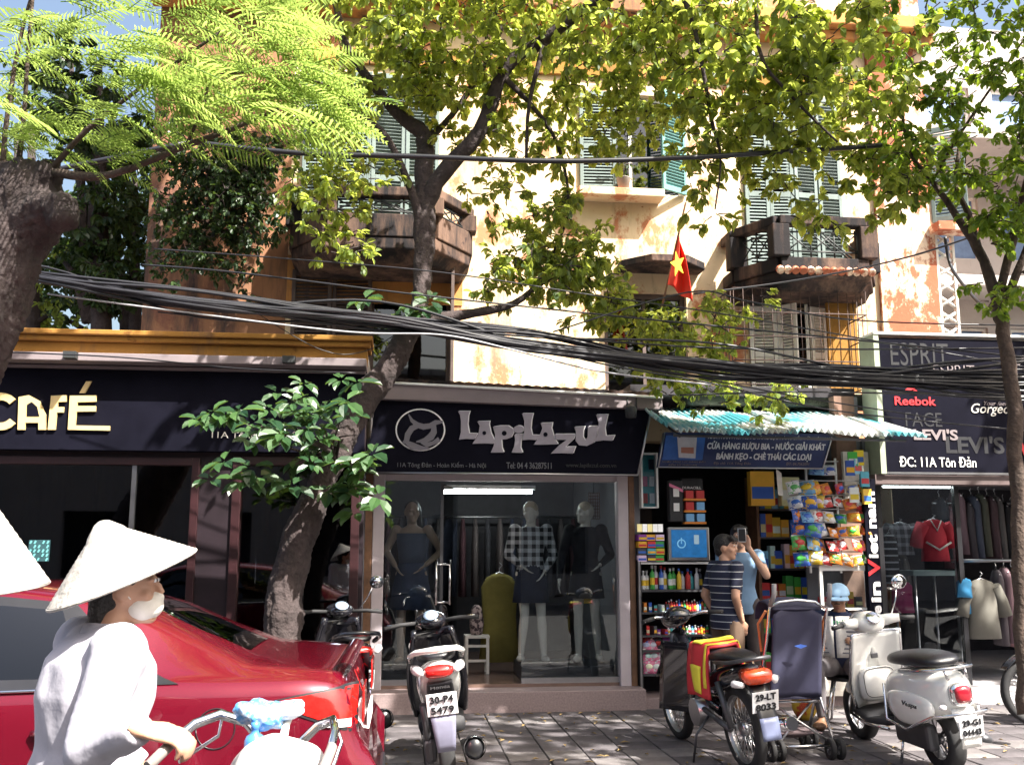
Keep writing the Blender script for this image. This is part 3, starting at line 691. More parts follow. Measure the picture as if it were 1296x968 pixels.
letter([(930, 345), (1030, 342), (1025, 370), (1040, 440), (1070, 500), (1062, 526), (985, 524), (890, 526), (938, 450), (950, 380)], z1, [(987, 438, 16)])
letter([(1058, 388), (1110, 380), (1180, 380), (1218, 405), (1224, 440), (1205, 475), (1170, 488), (1125, 492), (1130, 560), (1145, 597), (1040, 598), (1065, 540), (1075, 450)], z1, [(1150, 440, 20)])
letter([(70, 452), (140, 446), (122, 500), (120, 560), (136, 600), (48, 598), (68, 550), (76, 495)], z2)
letter(ring_pts(104, 410, 42, 31, 0, 340, 14), z2)
letter([(132, 280), (222, 280), (210, 330), (203, 400), (215, 455), (285, 457), (250, 496), (190, 492), (130, 498), (150, 430), (152, 340)], z2)
letter([(285, 358), (380, 355), (372, 400), (395, 480), (425, 530), (330, 533), (228, 534), (272, 470), (298, 400)], z2, [(325, 450, 18)])
letter([(400, 448), (570, 448), (550, 492), (485, 552), (568, 550), (548, 606), (460, 603), (368, 606), (440, 535), (498, 494), (408, 494)], z2)
letter([(560, 390), (645, 386), (632, 420), (630, 470), (648, 500), (668, 472), (672, 384), (757, 382), (745, 450), (720, 518), (660, 545), (600, 540), (570, 500), (572, 430)], z2)
letter([(738, 290), (832, 288), (820, 340), (808, 400), (816, 462), (888, 458), (868, 502), (800, 498), (722, 508), (752, 440), (758, 350)], z2)
E = zpoly(S, ring_pts(465, 413, 204, 174, 0, 356, 40)+[], M['white_edge'], z1, sd-.003, .006, 'emblem_ring')
zpoly(S, ring_pts(465, 413, 192, 163, 0, 356, 40), M['black'], z1, sd-.010, .003, 'emblem_field')
def ribbon(path, wd, fu, d, m, name):
    n = len(path); L = []; Rr = []
    for i, p in enumerate(path):
        a, b = path[max(i-1, 0)], path[min(i+1, n-1)]; dx, dy = b[0]-a[0], b[1]-a[1]; l = math.hypot(dx, dy) or 1
        ww = wd[i] if isinstance(wd, list) else wd; L.append((p[0]-dy/l*ww, p[1]+dx/l*ww)); Rr.append((p[0]+dy/l*ww, p[1]-dx/l*ww))
    mb = MB()
    for i in range(n-1):
        q = [G(*fu(t), d) for t in (L[i], L[i+1], Rr[i+1], Rr[i])]
        mb.add([(a, d, b) for a, b in q], [(0, 1, 2, 3)])
    return mb.build(name, m, S, solid=.003)
em = mat('emblem_grey', (.17, .16, .19), .4, var=.1)
ribbon([(368, 285), (395, 335), (440, 372), (490, 388), (545, 380), (590, 352), (648, 346)], [4, 14, 22, 24, 22, 20, 10], z1, sd-.017, em, 'emblem_swirl')
ribbon([(450, 375), (395, 400), (362, 450), (350, 505), (320, 520)], [20, 24, 24, 22, 8], z1, sd-.0215, em, 'emblem_swirl')
ribbon([(330, 500), (400, 545), (470, 560), (540, 565)], [10, 30, 18, 6], z1, sd-.026, em, 'emblem_swirl')
ribbon([(575, 372), (575, 430), (550, 470), (500, 500), (430, 510)], [18, 26, 30, 22, 4], z1, sd-.0305, em, 'emblem_swirl')
ribbon([(470, 515), (520, 535), (570, 520), (620, 490)], [8, 20, 16, 22], z1, sd-.035, em, 'emblem_swirl')
sign_text(S, '11A Tông Đản - Hoàn Kiếm - Hà Nội', 503, 615, 584, 593, sd-.003, M['dimtext'], 'address_lettering', bold=.012)
sign_text(S, 'Tel: 04 4 36287511', 641, 698, 585, 593, sd-.003, M['dimtext'], 'phone_lettering', bold=.012)
sign_text(S, 'www.lapilazul.com.vn', 716, 780, 586, 593, sd-.003, M['dim2'], 'web_lettering', bold=.012)
# canopy slab and rough roof above the sign
CP = thing('boutique_canopy', 'pinkish concrete canopy slab with rough tiled edge above the boutique sign', 'canopy')
ca, cb = G(462, 483, -.5), G(832, 503, -.5)
MB().hexa([(ca[0], -.5, ca[1]-.16), (cb[0]+.05, -.5, cb[1]-.12), (cb[0]+.05, .9, cb[1]-.12), (ca[0], .9, ca[1]-.16), (ca[0], -.5, ca[1]), (cb[0]+.05, -.5, cb[1]), (cb[0]+.05, .9, cb[1]+.03), (ca[0], .9, ca[1]+.03)]).build('slab', M['fascia'], CP, bevel=.008)
MB().tube([(ca[0], -.515, ca[1]), (cb[0]+.05, -.515, cb[1])], .014, n=6).build('edge_strip', M['white'], CP)
for k in range(30):
    t = (k+.5)/30; x = ca[0]+(cb[0]-ca[0])*t; z = ca[1]+(cb[1]-ca[1])*t+.03
    MB().tube([(x, -.42, z+.008), (x, .1, z+.03+random.uniform(-.01, .02)), (x, .62, z+.12)], .062, n=8, flat=.5).build('roof_tile', M['oldconc'], CP)
for s in (.0, .09): MB().cyl((GX(794, 508, -.5)+s, -.50, GZ(794, 518, -.5)), (GX(794, 508, -.5)+s, -.50, GZ(794, 500, -.5)), .008, n=5).build('hanger', M['iron'], CP)
SP = thing('sign_spotlight', 'black spotlight hanging at the top right of the boutique sign', 'lamp')
MB().lathe([(.001, 0), (.05, .01), (.06, .1), (.03, .13), (.001, .13)], (GX(798, 528, -.6), -.62, GZ(798, 530, -.6))).build('shade', M['iron'], SP); MB().cyl((GX(798, 528, -.6), -.6, GZ(798, 520, -.6)), (GX(798, 528, -.6), -.5, GZ(798, 512, -.5)), .01, n=6).build('arm', M['iron'], SP)
# ------------------------------------------------------------------ grocery
GR = thing('grocery_shop', 'open fronted grocery with dark crowded interior between boutique and clothes shop', 'shop')
rx0, rx1 = qx1+.01, GX(1098, 730, 0); rt = GZ(950, 585, 0)
MB().box(rx0, rx1+.02, -.25, 3.2, PZ-.05, PZ+.10).build('floor', M['stone'], GR, bevel=.01)
MB().box(rx0, rx0+.06, .0, 3.2, PZ+.1, rt+.7).build('side_wall', M['shopwall'], GR); MB().box(rx1-.06, rx1, .0, 3.2, PZ+.1, rt+.7).build('side_wall', M['shopwall'], GR)
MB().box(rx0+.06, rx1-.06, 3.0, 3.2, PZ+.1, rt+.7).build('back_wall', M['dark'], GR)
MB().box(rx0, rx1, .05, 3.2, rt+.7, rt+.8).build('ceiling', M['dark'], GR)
MB().box(rx1-.28, rx1-.062, -.05, .08, PZ+.1, rt+.7).build('brick_pier', mat('brown_pier', (.2, .12, .09), .9, var=.3), GR)
MB().box(GX(1066, 600, -.06), GX(1098, 600, -.06), -.10, -.052, GZ(1080, 640, -.06), GZ(1080, 572, -.06)).build('plaster_patch', M['offwhite'], GR)
MB().box(rx0+.08, rx0+.7, 2.0, 2.1, PZ+.1, 2.3).build('inner_partition', mat('inner_brown', (.06, .04, .035), .8), GR)
def cmat(c, r=.4, v=.08): 
    k = ('c',)+tuple(round(x, 3) for x in c)+(r,)
    if k not in M: M[k] = mat('packaging', c, r, var=v, scale=9)
    return M[k]
def tint(c): return tuple(min(1, max(0, x*random.uniform(.8, 1.2))) for x in c)
COLN = {'red': (.55, .04, .04), 'blue': (.04, .12, .5), 'green': (.06, .38, .07), 'yellow': (.75, .5, .04), 'white': (.72, .73, .75), 'orange': (.75, .25, .03), 'teal': (.08, .42, .45), 'purple': (.25, .06, .3), 'pink': (.75, .2, .35), 'dark': (.05, .05, .07), 'cream': (.7, .6, .4), 'sky blue': (.2, .45, .75)}
# tall glass-fronted shelf on the left
SH = thing('shelf_unit', 'dark shelf unit packed with bottles and household goods at the grocery left wall', 'shelf')
sx0, sx1 = GX(812, 780, -.1), GX(899, 780, -.1); zz = [GZ(850, v, -.1) for v in (852, 822, 803, 774, 746, 711)]
sh_f, sh_b = -.12, .28
MB().box(sx0-.03, sx0, sh_f, sh_b, PZ+.1, zz[5]+.02).build('side_panel', M['matteplastic'], SH); MB().box(sx1, sx1+.03, sh_f, sh_b, PZ+.1, zz[5]+.02).build('side_panel', M['matteplastic'], SH)
MB().box(sx0, sx1, sh_b-.02, sh_b, PZ+.1, zz[5]).build('back_panel', M['dark'], SH)
for i, z in enumerate(zz): MB().box(sx0+.001, sx1-.001, sh_f+.002, sh_b-.021, z-.02, z).build('shelf', M['white'] if i == 5 else M['darksteel'], SH)
MB().box(sx0-.03, sx0-.012, sh_f-.012, sh_f-.001, PZ+.12, zz[5]+.02).build('edge_trim', M['steel'], SH)
def bottle_mb(h, r, cap=.35):
    return MB().lathe([(.001, 0), (r*.95, 0), (r, .01), (r, h*.62), (r*.8, h*.72), (r*.36, h*.78), (r*.36, h*.86), (r*.42, h*.87), (r*.42, h), (.001, h)], n=12)
def put(o, x, d, z, label, cat, group=None, rz=0.):
    p = W(x, d, z); o.location = p; o.rotation_euler = (0, 0, YAW+rz); return tag(o, label, cat, group)
bt = {}
def bottle(x, d, z, h, r, cn, where, group):
    k = (round(h, 3), round(r, 3), cn)
    if k not in bt:
        o = bottle_mb(h, r).build('bottle', cmat(COLN[cn], .3)); c = MB().lathe([(.001, 0), (r*.5, 0), (r*.5, h*.14), (.001, h*.14)], (0, 0, h*.88), n=10).build('cap', cmat(COLN[random.choice(['white', 'blue', 'red', 'white'])]), o)
        l = MB().lathe([(r*1.015, h*.2), (r*1.015, h*.5)], n=12).build('label_band', cmat(COLN[random.choice(['white', 'yellow', 'red', 'teal'])]), o); bt[k] = o
    else: o = copy_tree(bt[k])
    return put(o, x, d, z, '%s bottle %s' % (cn, where), 'bottle', group, random.uniform(0, 6))
cols = ['white', 'white', 'green', 'white', 'blue', 'white', 'green', 'green', 'yellow', 'white', 'red', 'teal', 'white', 'dark']
n = 14
for i in range(n): bottle(sx0+.05+(sx1-sx0-.1)*i/(n-1), .0+.04*(i % 2), zz[4], random.uniform(.17, .235), .024, cols[i], 'on the top row of the left grocery shelf', 'bottles on the top shelf')
for i in range(16): 
    cn = ['red', 'red', 'red', 'red', 'white', 'blue', 'orange', 'green'][i % 8 if i > 4 else i % 4]
    bottle(sx0+.27+(sx1-sx0-.3)*i/15, -.03, zz[3], .09+.012*(i % 3), .014, cn, 'among small bottles on the third row of the left grocery shelf', 'small bottles on the shelf')
for i in range(14): 
    cn = ['white', 'teal', 'white', 'red', 'orange', 'yellow', 'green'][i % 7]
    bottle(sx0+.28+(sx1-sx0-.3)*i/13, -.05, zz[2], .075+.01*(i % 2), .016, cn, 'among small bottles on the fourth row of the left grocery shelf', 'small bottles on the shelf')
bxs = {}
def carton(x, d, z, w_, dp, h, cn, label, group, rz=0., name='carton', band=True):
    o = MB().box(-w_/2, w_/2, -dp/2, dp/2, 0, h).build(name, cmat(tint(COLN[cn]), .45))
    if band:
        b = random.choice([c for c in ('white', 'yellow', 'red', 'blue', 'cream') if c != cn])
        MB().box(-w_/2*.9, w_/2*.9, -dp/2-.002, -dp/2, h*.2, h*.55).build('printed_panel', cmat(tint(COLN[b])), o)
    return put(o, x, d, z, label, 'box', group, rz)
for i in range(9):
    cn = ['orange', 'red', 'blue', 'dark', 'teal', 'purple', 'white', 'red', 'dark'][i]; carton(sx0+.05+.028*i, -.03, zz[2] if i % 2 else zz[3], .03, .1, random.uniform(.04, .09), cn, '%s slim pack wedged at the left of the small bottles' % cn, 'slim packs on the left shelf', random.uniform(-.3, .3))
def pouch(w_, h, th=.05):
    def fn(a, b):
        e = max(0, 1-abs(2*a-1)**4)*max(0, 1-abs(2*b-1)**6)
        return Vector(((a-.5)*w_*(1-.06*math.sin(b*math.pi)), -th*.5*e, b*h))
    m_ = MB().grid(fn, 9, 9); m_.grid(lambda a, b: Vector((fn(a, b).x, -fn(a, b).y, fn(a, b).z)), 9, 9); return m_
def film(cn, c2):
    k = ('film', cn, c2)
    if k not in M: M[k] = mat('printed_film', tuple(x*.8 for x in COLN[cn]), .25, col2=tuple(x*.7 for x in COLN[c2]), scale=24, thr=(.40, .46), bump=.5, bscale=30, detail=3)
    return M[k]
def bag(x, d, z, w_, h, cn, label, group, rz=0., tilt=0., cat='bag', name='snack_bag', c2=None):
    c2 = c2 or random.choice([c for c in ('white', 'yellow', 'red', 'green', 'blue', 'orange') if c != cn])
    o = pouch(w_, h).build(name, film(cn, c2))
    MB().ell((random.uniform(-.1, .1)*w_, -.022, h*.52), (w_*.3, .012, h*.2), 10, 6).build('printed_spot', cmat(tint(COLN[c2])), o)
    MB().box(-w_*.46, w_*.46, -.006, .006, h*.93, h*1.0).build('sealed_edge', cmat(tint(COLN[random.choice(['white', 'silver' if False else 'white', cn])])), o)
    put(o, x, d, z, label, cat, group, rz); o.rotation_euler.x = tilt; return o
for i in range(12): bag(sx0+.06+.07*(i % 5)+random.uniform(-.01, .01), -.10+.03*(i//5), zz[0]+.10*(i//5), .12, .13, 'pink', 'pink wrapped tissue pack piled at the bottom of the left shelf', 'pink tissue packs', random.uniform(-.5, .5), -.2, 'tissue pack', 'tissue_pack', 'white')
bag(sx0+.3, -.12, zz[0]+.16, .16, .12, 'blue', 'blue wrapped pack on top of the pink tissue packs', None, .2, 0, 'pack', 'wrapped_pack', 'red')
for i in range(6): bag(sx0+.07+.1*i, -.02, zz[1], .1, .12, ['red', 'dark', 'purple', 'white', 'teal', 'dark'][i], '%s pouch on the lower row of the left grocery shelf, number %s along' % (['red', 'black', 'purple', 'white', 'teal', 'dark grey'][i], ['one', 'two', 'three', 'four', 'five', 'six'][i]), 'pouches on the lower shelf', random.uniform(-.4, .4), 0, 'pouch', 'pouch')
# small goods above, television, battery rack, narrow case
tv = thing('television', 'silver framed flat television with blue screen on the grocery shelf', 'television')
x0, x1, z0, z1 = gbox(846, 898, 667, 709, -.16)
MB().box(x0, x1, -.16, -.09, z0, z1).build('casing', M['steel'], tv, bevel=.008)
scm = mat('blue_screen', (.02, .16, .42), .3, var=.5, scale=5, emit=.10)
MB().box(x0+.03, x1-.03, -.166, -.161, z0+.03, z1-.025).build('screen', scm, tv)
MB().lathe([(.045, 0), (.045, .003), (.033, .003), (.033, 0)], (x0+.13, -.167, (z0+z1)/2), (0, -1, 0), 24).box(x0+.125, x0+.135, -.171, -.167, (z0+z1)/2, (z0+z1)/2+.06).build('screen_symbol', mat('screen_light_blue', (.2, .5, .75), .4, emit=.1), tv)
MB().box((x0+x1)/2+.05, (x0+x1)/2+.1, -.169, -.166, z0+.16, z0+.25).build('screen_icon', mat('screen_grey_blue', (.35, .5, .6), .4, emit=.08), tv)
MB().box((x0+x1)/2-.08, (x0+x1)/2+.08, -.13, -.05, zz[5]+.001, z0-.001).build('foot', M['darksteel'], tv)
bc = thing('battery_rack', 'black battery display rack with orange shelf strips beside the narrow case', 'display rack')
x0, x1, z0, z1 = gbox(864, 891, 610, 664, -.12)
MB().box(x0, x1, -.10, -.06, z0, z1+.04).build('backing', M['blackplastic'], bc)
for k in range(3):
    za = z0+(z1-z0)*(.02+.27*k); MB().box(x0, x1, -.18, -.101, za, za+.02).build('strip', cmat(COLN['orange']), bc)
    for j in range(2): MB().box(x0+.02+j*(x1-x0)/2, x0+(j+1)*(x1-x0)/2-.01, -.17, -.105, za+.022, za+.1).build('battery_pack', cmat(COLN['red' if k > 0 and (k == 2 or j == 0) else 'sky blue']), bc)
text_obj(bc, 'DURACELL', x0+.005, x1-.02, z0+(z1-z0)*.84, z0+(z1-z0)*.90, -.101, M['white'], bold=.02)
nc = thing('phone_card_case', 'narrow black display case with pale tags left of the battery rack', 'display case')
x0, x1, z0, z1 = gbox(846, 863, 608, 660, -.12)
MB().box(x0, x1, -.16, -.06, z0, z1).build('case', M['matteplastic'], nc, bevel=.01)
for zc in (.25, .6): MB().box(x0+.04, x1-.04, -.168, -.161, z0+(z1-z0)*zc, z0+(z1-z0)*zc+.08).build('tag', M['white'], nc)
MB().hexa([(x0, -.168, z1-.06), (x1, -.168, z1-.12), (x1, -.162, z1-.12), (x0, -.162, z1-.06), (x0, -.168, z1-.03), (x1, -.168, z1-.09), (x1, -.162, z1-.09), (x0, -.162, z1-.03)]).build('stripe', cmat(COLN['pink']), nc)
lb = thing('light_box', 'narrow white framed glass case of phone cards on the wall beside the boutique sign', 'display case')
x0, x1, z0, z1 = gbox(810, 832, 573, 643, -.1)
frame(lb, (x0, x1, z0, z1), -.14, M['white'], .02, 'frame'); MB().box(x0+.02, x1-.02, -.06, -.05, z0, z1).build('back', cmat(COLN['teal']), lb)
for i in range(6):
    cn = ['red', 'white', 'pink', 'white', 'teal', 'dark'][i]; MB().box(x0+.03+(i % 2)*.07, x0+.08+(i % 2)*.07, -.085, -.061, z0+.05+(i//2)*.17, z0+.15+(i//2)*.17).build('card', cmat(COLN[cn]), lb)
pane(lb, x0+.02, x1-.02, z0+.02, z1-.02, -.12, M['glass'])
ls = thing('lit_price_strip', 'small glowing white and yellow label strip above the grocery left shelf', 'label strip')
x0, x1, z0, z1 = gbox(806, 839, 663, 673, -.13)
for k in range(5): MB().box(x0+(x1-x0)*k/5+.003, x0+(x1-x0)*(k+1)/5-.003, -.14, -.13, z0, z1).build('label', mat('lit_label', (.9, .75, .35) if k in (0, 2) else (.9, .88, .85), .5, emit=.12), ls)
for i in range(12):
    cn = random.choice(['red', 'dark', 'white', 'purple', 'teal', 'yellow', 'green', 'orange']); r_, c_ = divmod(i, 3)
    carton(GX(812+c_*11, 690, -.1), -.08, zz[5]+.005+r_*.068, .085, .12, .06, cn, 'small packet in the stacks left of the television', 'packets left of the television', random.uniform(-.1, .1))
# cigarettes and goods inside, right-hand wall of stock
stock = thing('stock_rack', 'tall rack of colourful packets inside the grocery behind the snack bags', 'shelf')
kx0, kx1_ = GX(962, 700, .5), GX(1032, 700, .5)
for z in (.35, .75, 1.1, 1.42, 1.75, 2.05): MB().box(kx0, kx1_, .5, .8, z-.02, z).build('shelf', M['darksteel'], stock)
MB().box(kx0, kx1_, .8, .82, .2, 2.4).build('back_panel', M['dark'], stock); MB().box(kx0-.03, kx0, .48, .82, .2, 2.4).build('upright', M['wood'], stock)
nm = 0
for rn, z in zip(('bottom', 'second', 'third', 'fourth', 'fifth', 'top'), (.35, .75, 1.1, 1.42, 1.75, 2.05)):
    x = kx0+.05
    while x < kx1_-.04:
        cn = random.choice(['yellow', 'teal', 'blue', 'red', 'white', 'green', 'yellow', 'orange', 'sky blue']); wd = random.uniform(.06, .1)
        carton(x, .56, z+.001, wd-.008, .1, random.uniform(.14, .26), cn, '%s packet on the %s shelf of the stock rack behind the snack bags' % (cn, rn), 'packets on the stock rack'); x += wd
carton(GX(963, 618, .3), .3, GZ(963, 640, .3), .26, .1, .36, 'yellow', 'big yellow carton hanging high inside the grocery', None)
carton(GX(1000, 608, .25), .3, GZ(1000, 640, .3), .2, .1, .3, 'cream', 'cream carton high up inside the grocery beside the yellow one', None)
wc = thing('price_card', 'tilted white card hanging under the grocery sign', 'card'); p0 = G(987, 610, -.3)
MB().hexa([(p0[0]-.03, -.32, p0[1]-.13), (p0[0]+.03, -.30, p0[1]-.14), (p0[0]+.03, -.295, p0[1]-.14), (p0[0]-.03, -.315, p0[1]-.13), (p0[0]-.04, -.32, p0[1]+.13), (p0[0]+.02, -.30, p0[1]+.09), (p0[0]+.02, -.295, p0[1]+.09), (p0[0]-.04, -.315, p0[1]+.13)]).build('card', M['offwhite'], wc)
MB().cyl((p0[0]-.02, -.31, p0[1]+.1), (p0[0]-.02, -.31, p0[1]+.25), .003, n=4).build('string', M['cable'], wc)
# hanging snack bags
rows = [(592, ['sky blue', 'white'], 1035, 1), (616, ['white', 'sky blue', 'yellow', 'orange', 'red', 'cream', 'orange'], 1008, 0), (634, ['white', 'blue', 'yellow', 'red', 'white', 'orange', 'red'], 1006, 0), (652, ['blue', 'sky blue', 'white', 'white', 'green', 'orange', 'red'], 1010, 0), (669, ['blue', 'blue', 'white', 'orange', 'orange', 'yellow', 'orange'], 1012, 0), (688, ['green', 'sky blue', 'orange', 'red', 'red', 'red', 'pink'], 1014, 0), (706, ['blue', 'yellow', 'red', 'orange', 'orange', 'yellow', 'green'], 1018, 0)]
ORD = ['first', 'second', 'third', 'fourth', 'fifth', 'sixth', 'seventh']
for r_, (v, cs_, u0, _) in enumerate(rows):
    for i, cn in enumerate(cs_):
        u = u0+i*13.5+random.uniform(-2.5, 2.5); sz = (.14 if i < 3 else .11)*random.uniform(.85, 1.1)
        bag(GX(u, v, -.35), -.35-.03*(i % 2)+random.uniform(-.02, .02), GZ(u, v+9, -.35)+random.uniform(-.015, .015), sz+.02, sz, cn, '%s snack bag, %s along in hanging row %s from the top' % (cn, ORD[i], ['one', 'two', 'three', 'four', 'five', 'six', 'seven'][r_]), 'hanging snack bags', random.uniform(-.6, .5), random.uniform(-.6, -.1)).rotation_euler.y = random.uniform(-.25, .25)
rk = thing('snack_hanger', 'white wire hanger rails carrying the snack bags', 'rack')
for r_, (v, cs_, u0, _) in enumerate(rows): MB().cyl((GX(u0-6, v-8, -.33), -.31, GZ(u0, v-8, -.33)), (GX(u0+13.5*len(cs_), v-8, -.33), -.31, GZ(u0+60, v-8, -.33)), .006, n=5).build('rail', M['steel'], rk)
for u in (1022, 1060, 1094): MB().cyl((GX(u, 640, -.3), -.30, GZ(u, 725, -.3)), (GX(u, 640, -.3), -.30, GZ(u, 580, -.3)), .012, n=6).build('upright', M['white'], rk)
for k, (u, v, cn) in enumerate([(1078, 585, 'green'), (1086, 583, 'yellow'), (1075, 596, 'blue'), (1084, 594, 'sky blue'), (1093, 610, 'teal'), (1096, 632, 'yellow'), (1080, 630, 'white')]):
    carton(GX(u, v, -.4), -.42, GZ(u, v+6, -.4), .09, .03, .15, cn, '%s sachet strip hanging at the grocery right corner, %s down' % (cn, ORD[k]), 'sachets at the corner', random.uniform(-.3, .3), 'sachet')
# glass cabinet
cb_ = thing('glass_cabinet', 'white framed glass cabinet with shelves under the snack bags', 'cabinet')
x0, x1, z0, z1 = gbox(1038, 1100, 718, 800, -.3); z0 = PZ+.1
MB().box(x0, x0+.03, -.32, -.29, z0, z1).box(x1-.03, x1, -.32, -.29, z0, z1).box(x0+.03, x1-.03, -.319, -.291, z1-.03, z1).build('front_frame', M['white'], cb_)
for z in (z0+.45, (z0+z1)/2+.2): MB().box(x0+.01, x1-.01, -.315, .0, z, z+.02).build('shelf', M['white'], cb_)
MB().box(x0, x1, -.01, .01, z0, z1).build('back', M['shopwall'], cb_); MB().box(x0, x1, -.32, .0, z1+.001, z1+.02).build('top', M['white'], cb_); MB().box(x0+.001, x1-.001, -.313, -.012, z0, z0+.4).build('base', M['offwhite'], cb_)
pane(cb_, x0+.03, x1-.03, z0+.45, z1-.03, -.305, M['glass'])
for i in range(5): carton(x0+.08+.09*i, -.18, (z0+z1)/2+.222, .07, .08, .1+.05*(i % 2), ['red', 'white', 'white', 'yellow', 'dark'][i], '%s packet in the glass cabinet, %s along' % (['red', 'white', 'plain white', 'yellow', 'black'][i], ORD[i]), 'packets in the glass cabinet')
for i in range(3): bag(x0+.16+.13*i, -.18, z0+.472, .12, .14, ['white', 'yellow', 'cream'][i], '%s bag low in the glass cabinet' % ['white', 'yellow', 'cream'][i], 'bags in the glass cabinet')
# grocery sign
S = thing('grocery_sign', 'slanted navy grocery sign with white Vietnamese lettering and a drinks can picture', 'sign')
sd = -.45; cs = [G(833, 591, sd), G(1041, 593, sd), G(1054, 549, sd), G(841, 547, sd)]
MB().prism(cs, (0, sd, 0), (1, 0, 0), (0, 0, 1), (0, .08, 0)).build('board', M['navy'], S, recalc=True)
for a, b in ((0, 1), (1, 2), (3, 0)): MB().tube([(cs[a][0], sd-.006, cs[a][1]), (cs[b][0], sd-.006, cs[b][1])], .008, n=5).build('edge_trim', M['steel'], S)
bb = mat('sign_blue_burst', (.03, .10, .34), .4, var=.4, scale=4)
zpoly(S, [(843, 551), (893, 551), (889, 582), (838, 582)], bb, lambda p: p, sd-.002, .003, 'picture_field')
zpoly(S, [(857, 553), (882, 552), (880, 580), (859, 579)], mat('pale_can', (.48, .46, .5), .4, var=.2), lambda p: p, sd-.006, .004, 'can_picture')
zpoly(S, [(862, 566), (878, 566), (878, 574), (862, 573)], mat('can_emblem', (.35, .14, .1), .5, var=.2), lambda p: p, sd-.011, .002, 'can_emblem')
wt = mat('sign_white', (.62, .63, .68), .5, var=.08)
sign_text(S, 'NHÀ PHÂN PHỐI NƯỚC TĂNG LỰC HÀNG ĐẦU TỪ THÁI LAN', 896, 1050, 550.5, 557, sd-.002, wt, shear=.2, bold=.02)
sign_text(S, 'CỬA HÀNG RƯỢU BIA - NƯỚC GIẢI KHÁT', 895, 1045, 558.5, 571, sd-.002, wt, shear=.25, bold=.03)
sign_text(S, 'BÁNH KẸO - CHÈ THÁI CÁC LOẠI', 906, 1027, 572, 584, sd-.002, wt, shear=.25, bold=.03)
sign_text(S, 'Địa chỉ: 11A Tông Đản', 903, 950, 584.5, 588.5, sd-.002, M['fascia'], shear=.2)
sign_text(S, 'ĐT: 04.7562091', 995, 1024, 585, 589, sd-.002, M['fascia'], shear=.2)
sign_text(S, 'NƯỚC TĂNG LỰC HÀNG ĐẦU', 838, 893, 582.6, 585.6, sd-.002, M['fascia'], shear=.2, bold=.02)
sign_text(S, 'ĐẾN TỪ THÁI LAN', 846, 882, 586.2, 589.4, sd-.002, M['fascia'], shear=.2, bold=.02)
# corrugated awning
AW = thing('corrugated_awning', 'pale wavy corrugated plastic awning with teal underside above the grocery', 'awning')
fa, fb_, ba, bb_ = G(826, 537, -1.0), G(1176, 552, -1.0), G(828, 488, .35), G(1112, 522, .35)
def corr(x0, x1, zf0, zf1, zb0, zb1, df, db, n):
    def fn(a, b):
        x = x0+(x1-x0)*a; zf = zf0+(zf1-zf0)*a; zb = zb0+(zb1-zb0)*a
        return Vector((x, df+(db-df)*b, zf+(zb-zf)*b+.022*math.sin(a*n*6.283)+.012*math.sin(a*9+b*3)))
    return MB().grid(fn, n*8+1, 7)
acm = bpy.data.materials.new('milky_corrugated_plastic'); acm.use_nodes = True; t = acm.node_tree; b_ = t.nodes['Principled BSDF']; b_.inputs['Roughness'].default_value = .4
nz = t.nodes.new('ShaderNodeTexNoise'); nz.inputs['Scale'].default_value = 2.3; nz.inputs['Detail'].default_value = 5; tc = t.nodes.new('ShaderNodeTexCoord'); t.links.new(tc.outputs['Object'], nz.inputs[0])
rp = t.nodes.new('ShaderNodeValToRGB'); rp.color_ramp.elements[0].color = (.10, .42, .48, 1); rp.color_ramp.elements[1].color = (.66, .68, .66, 1); rp.color_ramp.elements[0].position = .42; rp.color_ramp.elements[1].position = .54
t.links.new(nz.outputs['Fac'], rp.inputs[0]); t.links.new(rp.outputs[0], b_.inputs['Base Color'])
tl_ = t.nodes.new('ShaderNodeBsdfTranslucent'); t.links.new(rp.outputs[0], tl_.inputs[0]); mx = t.nodes.new('ShaderNodeMixShader'); mx.inputs[0].default_value = .35
t.links.new(b_.outputs[0], mx.inputs[1]); t.links.new(tl_.outputs[0], mx.inputs[2]); t.links.new(mx.outputs[0], t.nodes['Material Output'].inputs[0])
xa, xm_, xb_ = GX(856, 545, -1.0), GX(1010, 545, -1.), GX(1172, 552, -1.0)
zf_ = GZ(900, 546, -1.0)
corr(xa, xm_, zf_, zf_-.0, zf_+.42, zf_+.40, -1.0, .4, 20).build('sheet', acm, AW, solid=.006)
corr(xm_-.06, xb_, zf_+.02, zf_-.02, zf_+.42, zf_+.40, -1.02, .4, 20).build('sheet', acm, AW, solid=.006)
corr(GX(826, 520, -.8), xa+.1, zf_+.16, zf_+.05, zf_+.6, zf_+.5, -.75, .4, 5).build('sheet', acm, AW, solid=.006)
MB().tube([(xa, -.9, zf_-.03), (xb_-.15, -.9, zf_-.05)], .014, n=6).build('support_bar', M['darksteel'], AW)
for u in (860, 960, 1060, 1130): x = GX(u, 545, -.9); MB().cyl((x, -.9, zf_-.04), (x, .1, zf_+.3), .012, n=6).build('rafter', M['darksteel'], AW)
MB().box(GX(870, 520, .2), GX(1110, 520, .2), .1, .45, zf_+.42, zf_+.56).build('mossy_ridge', mat('mossy_ridge', (.05, .055, .04), .95, var=.5, bump=.8), AW, bevel=.03)

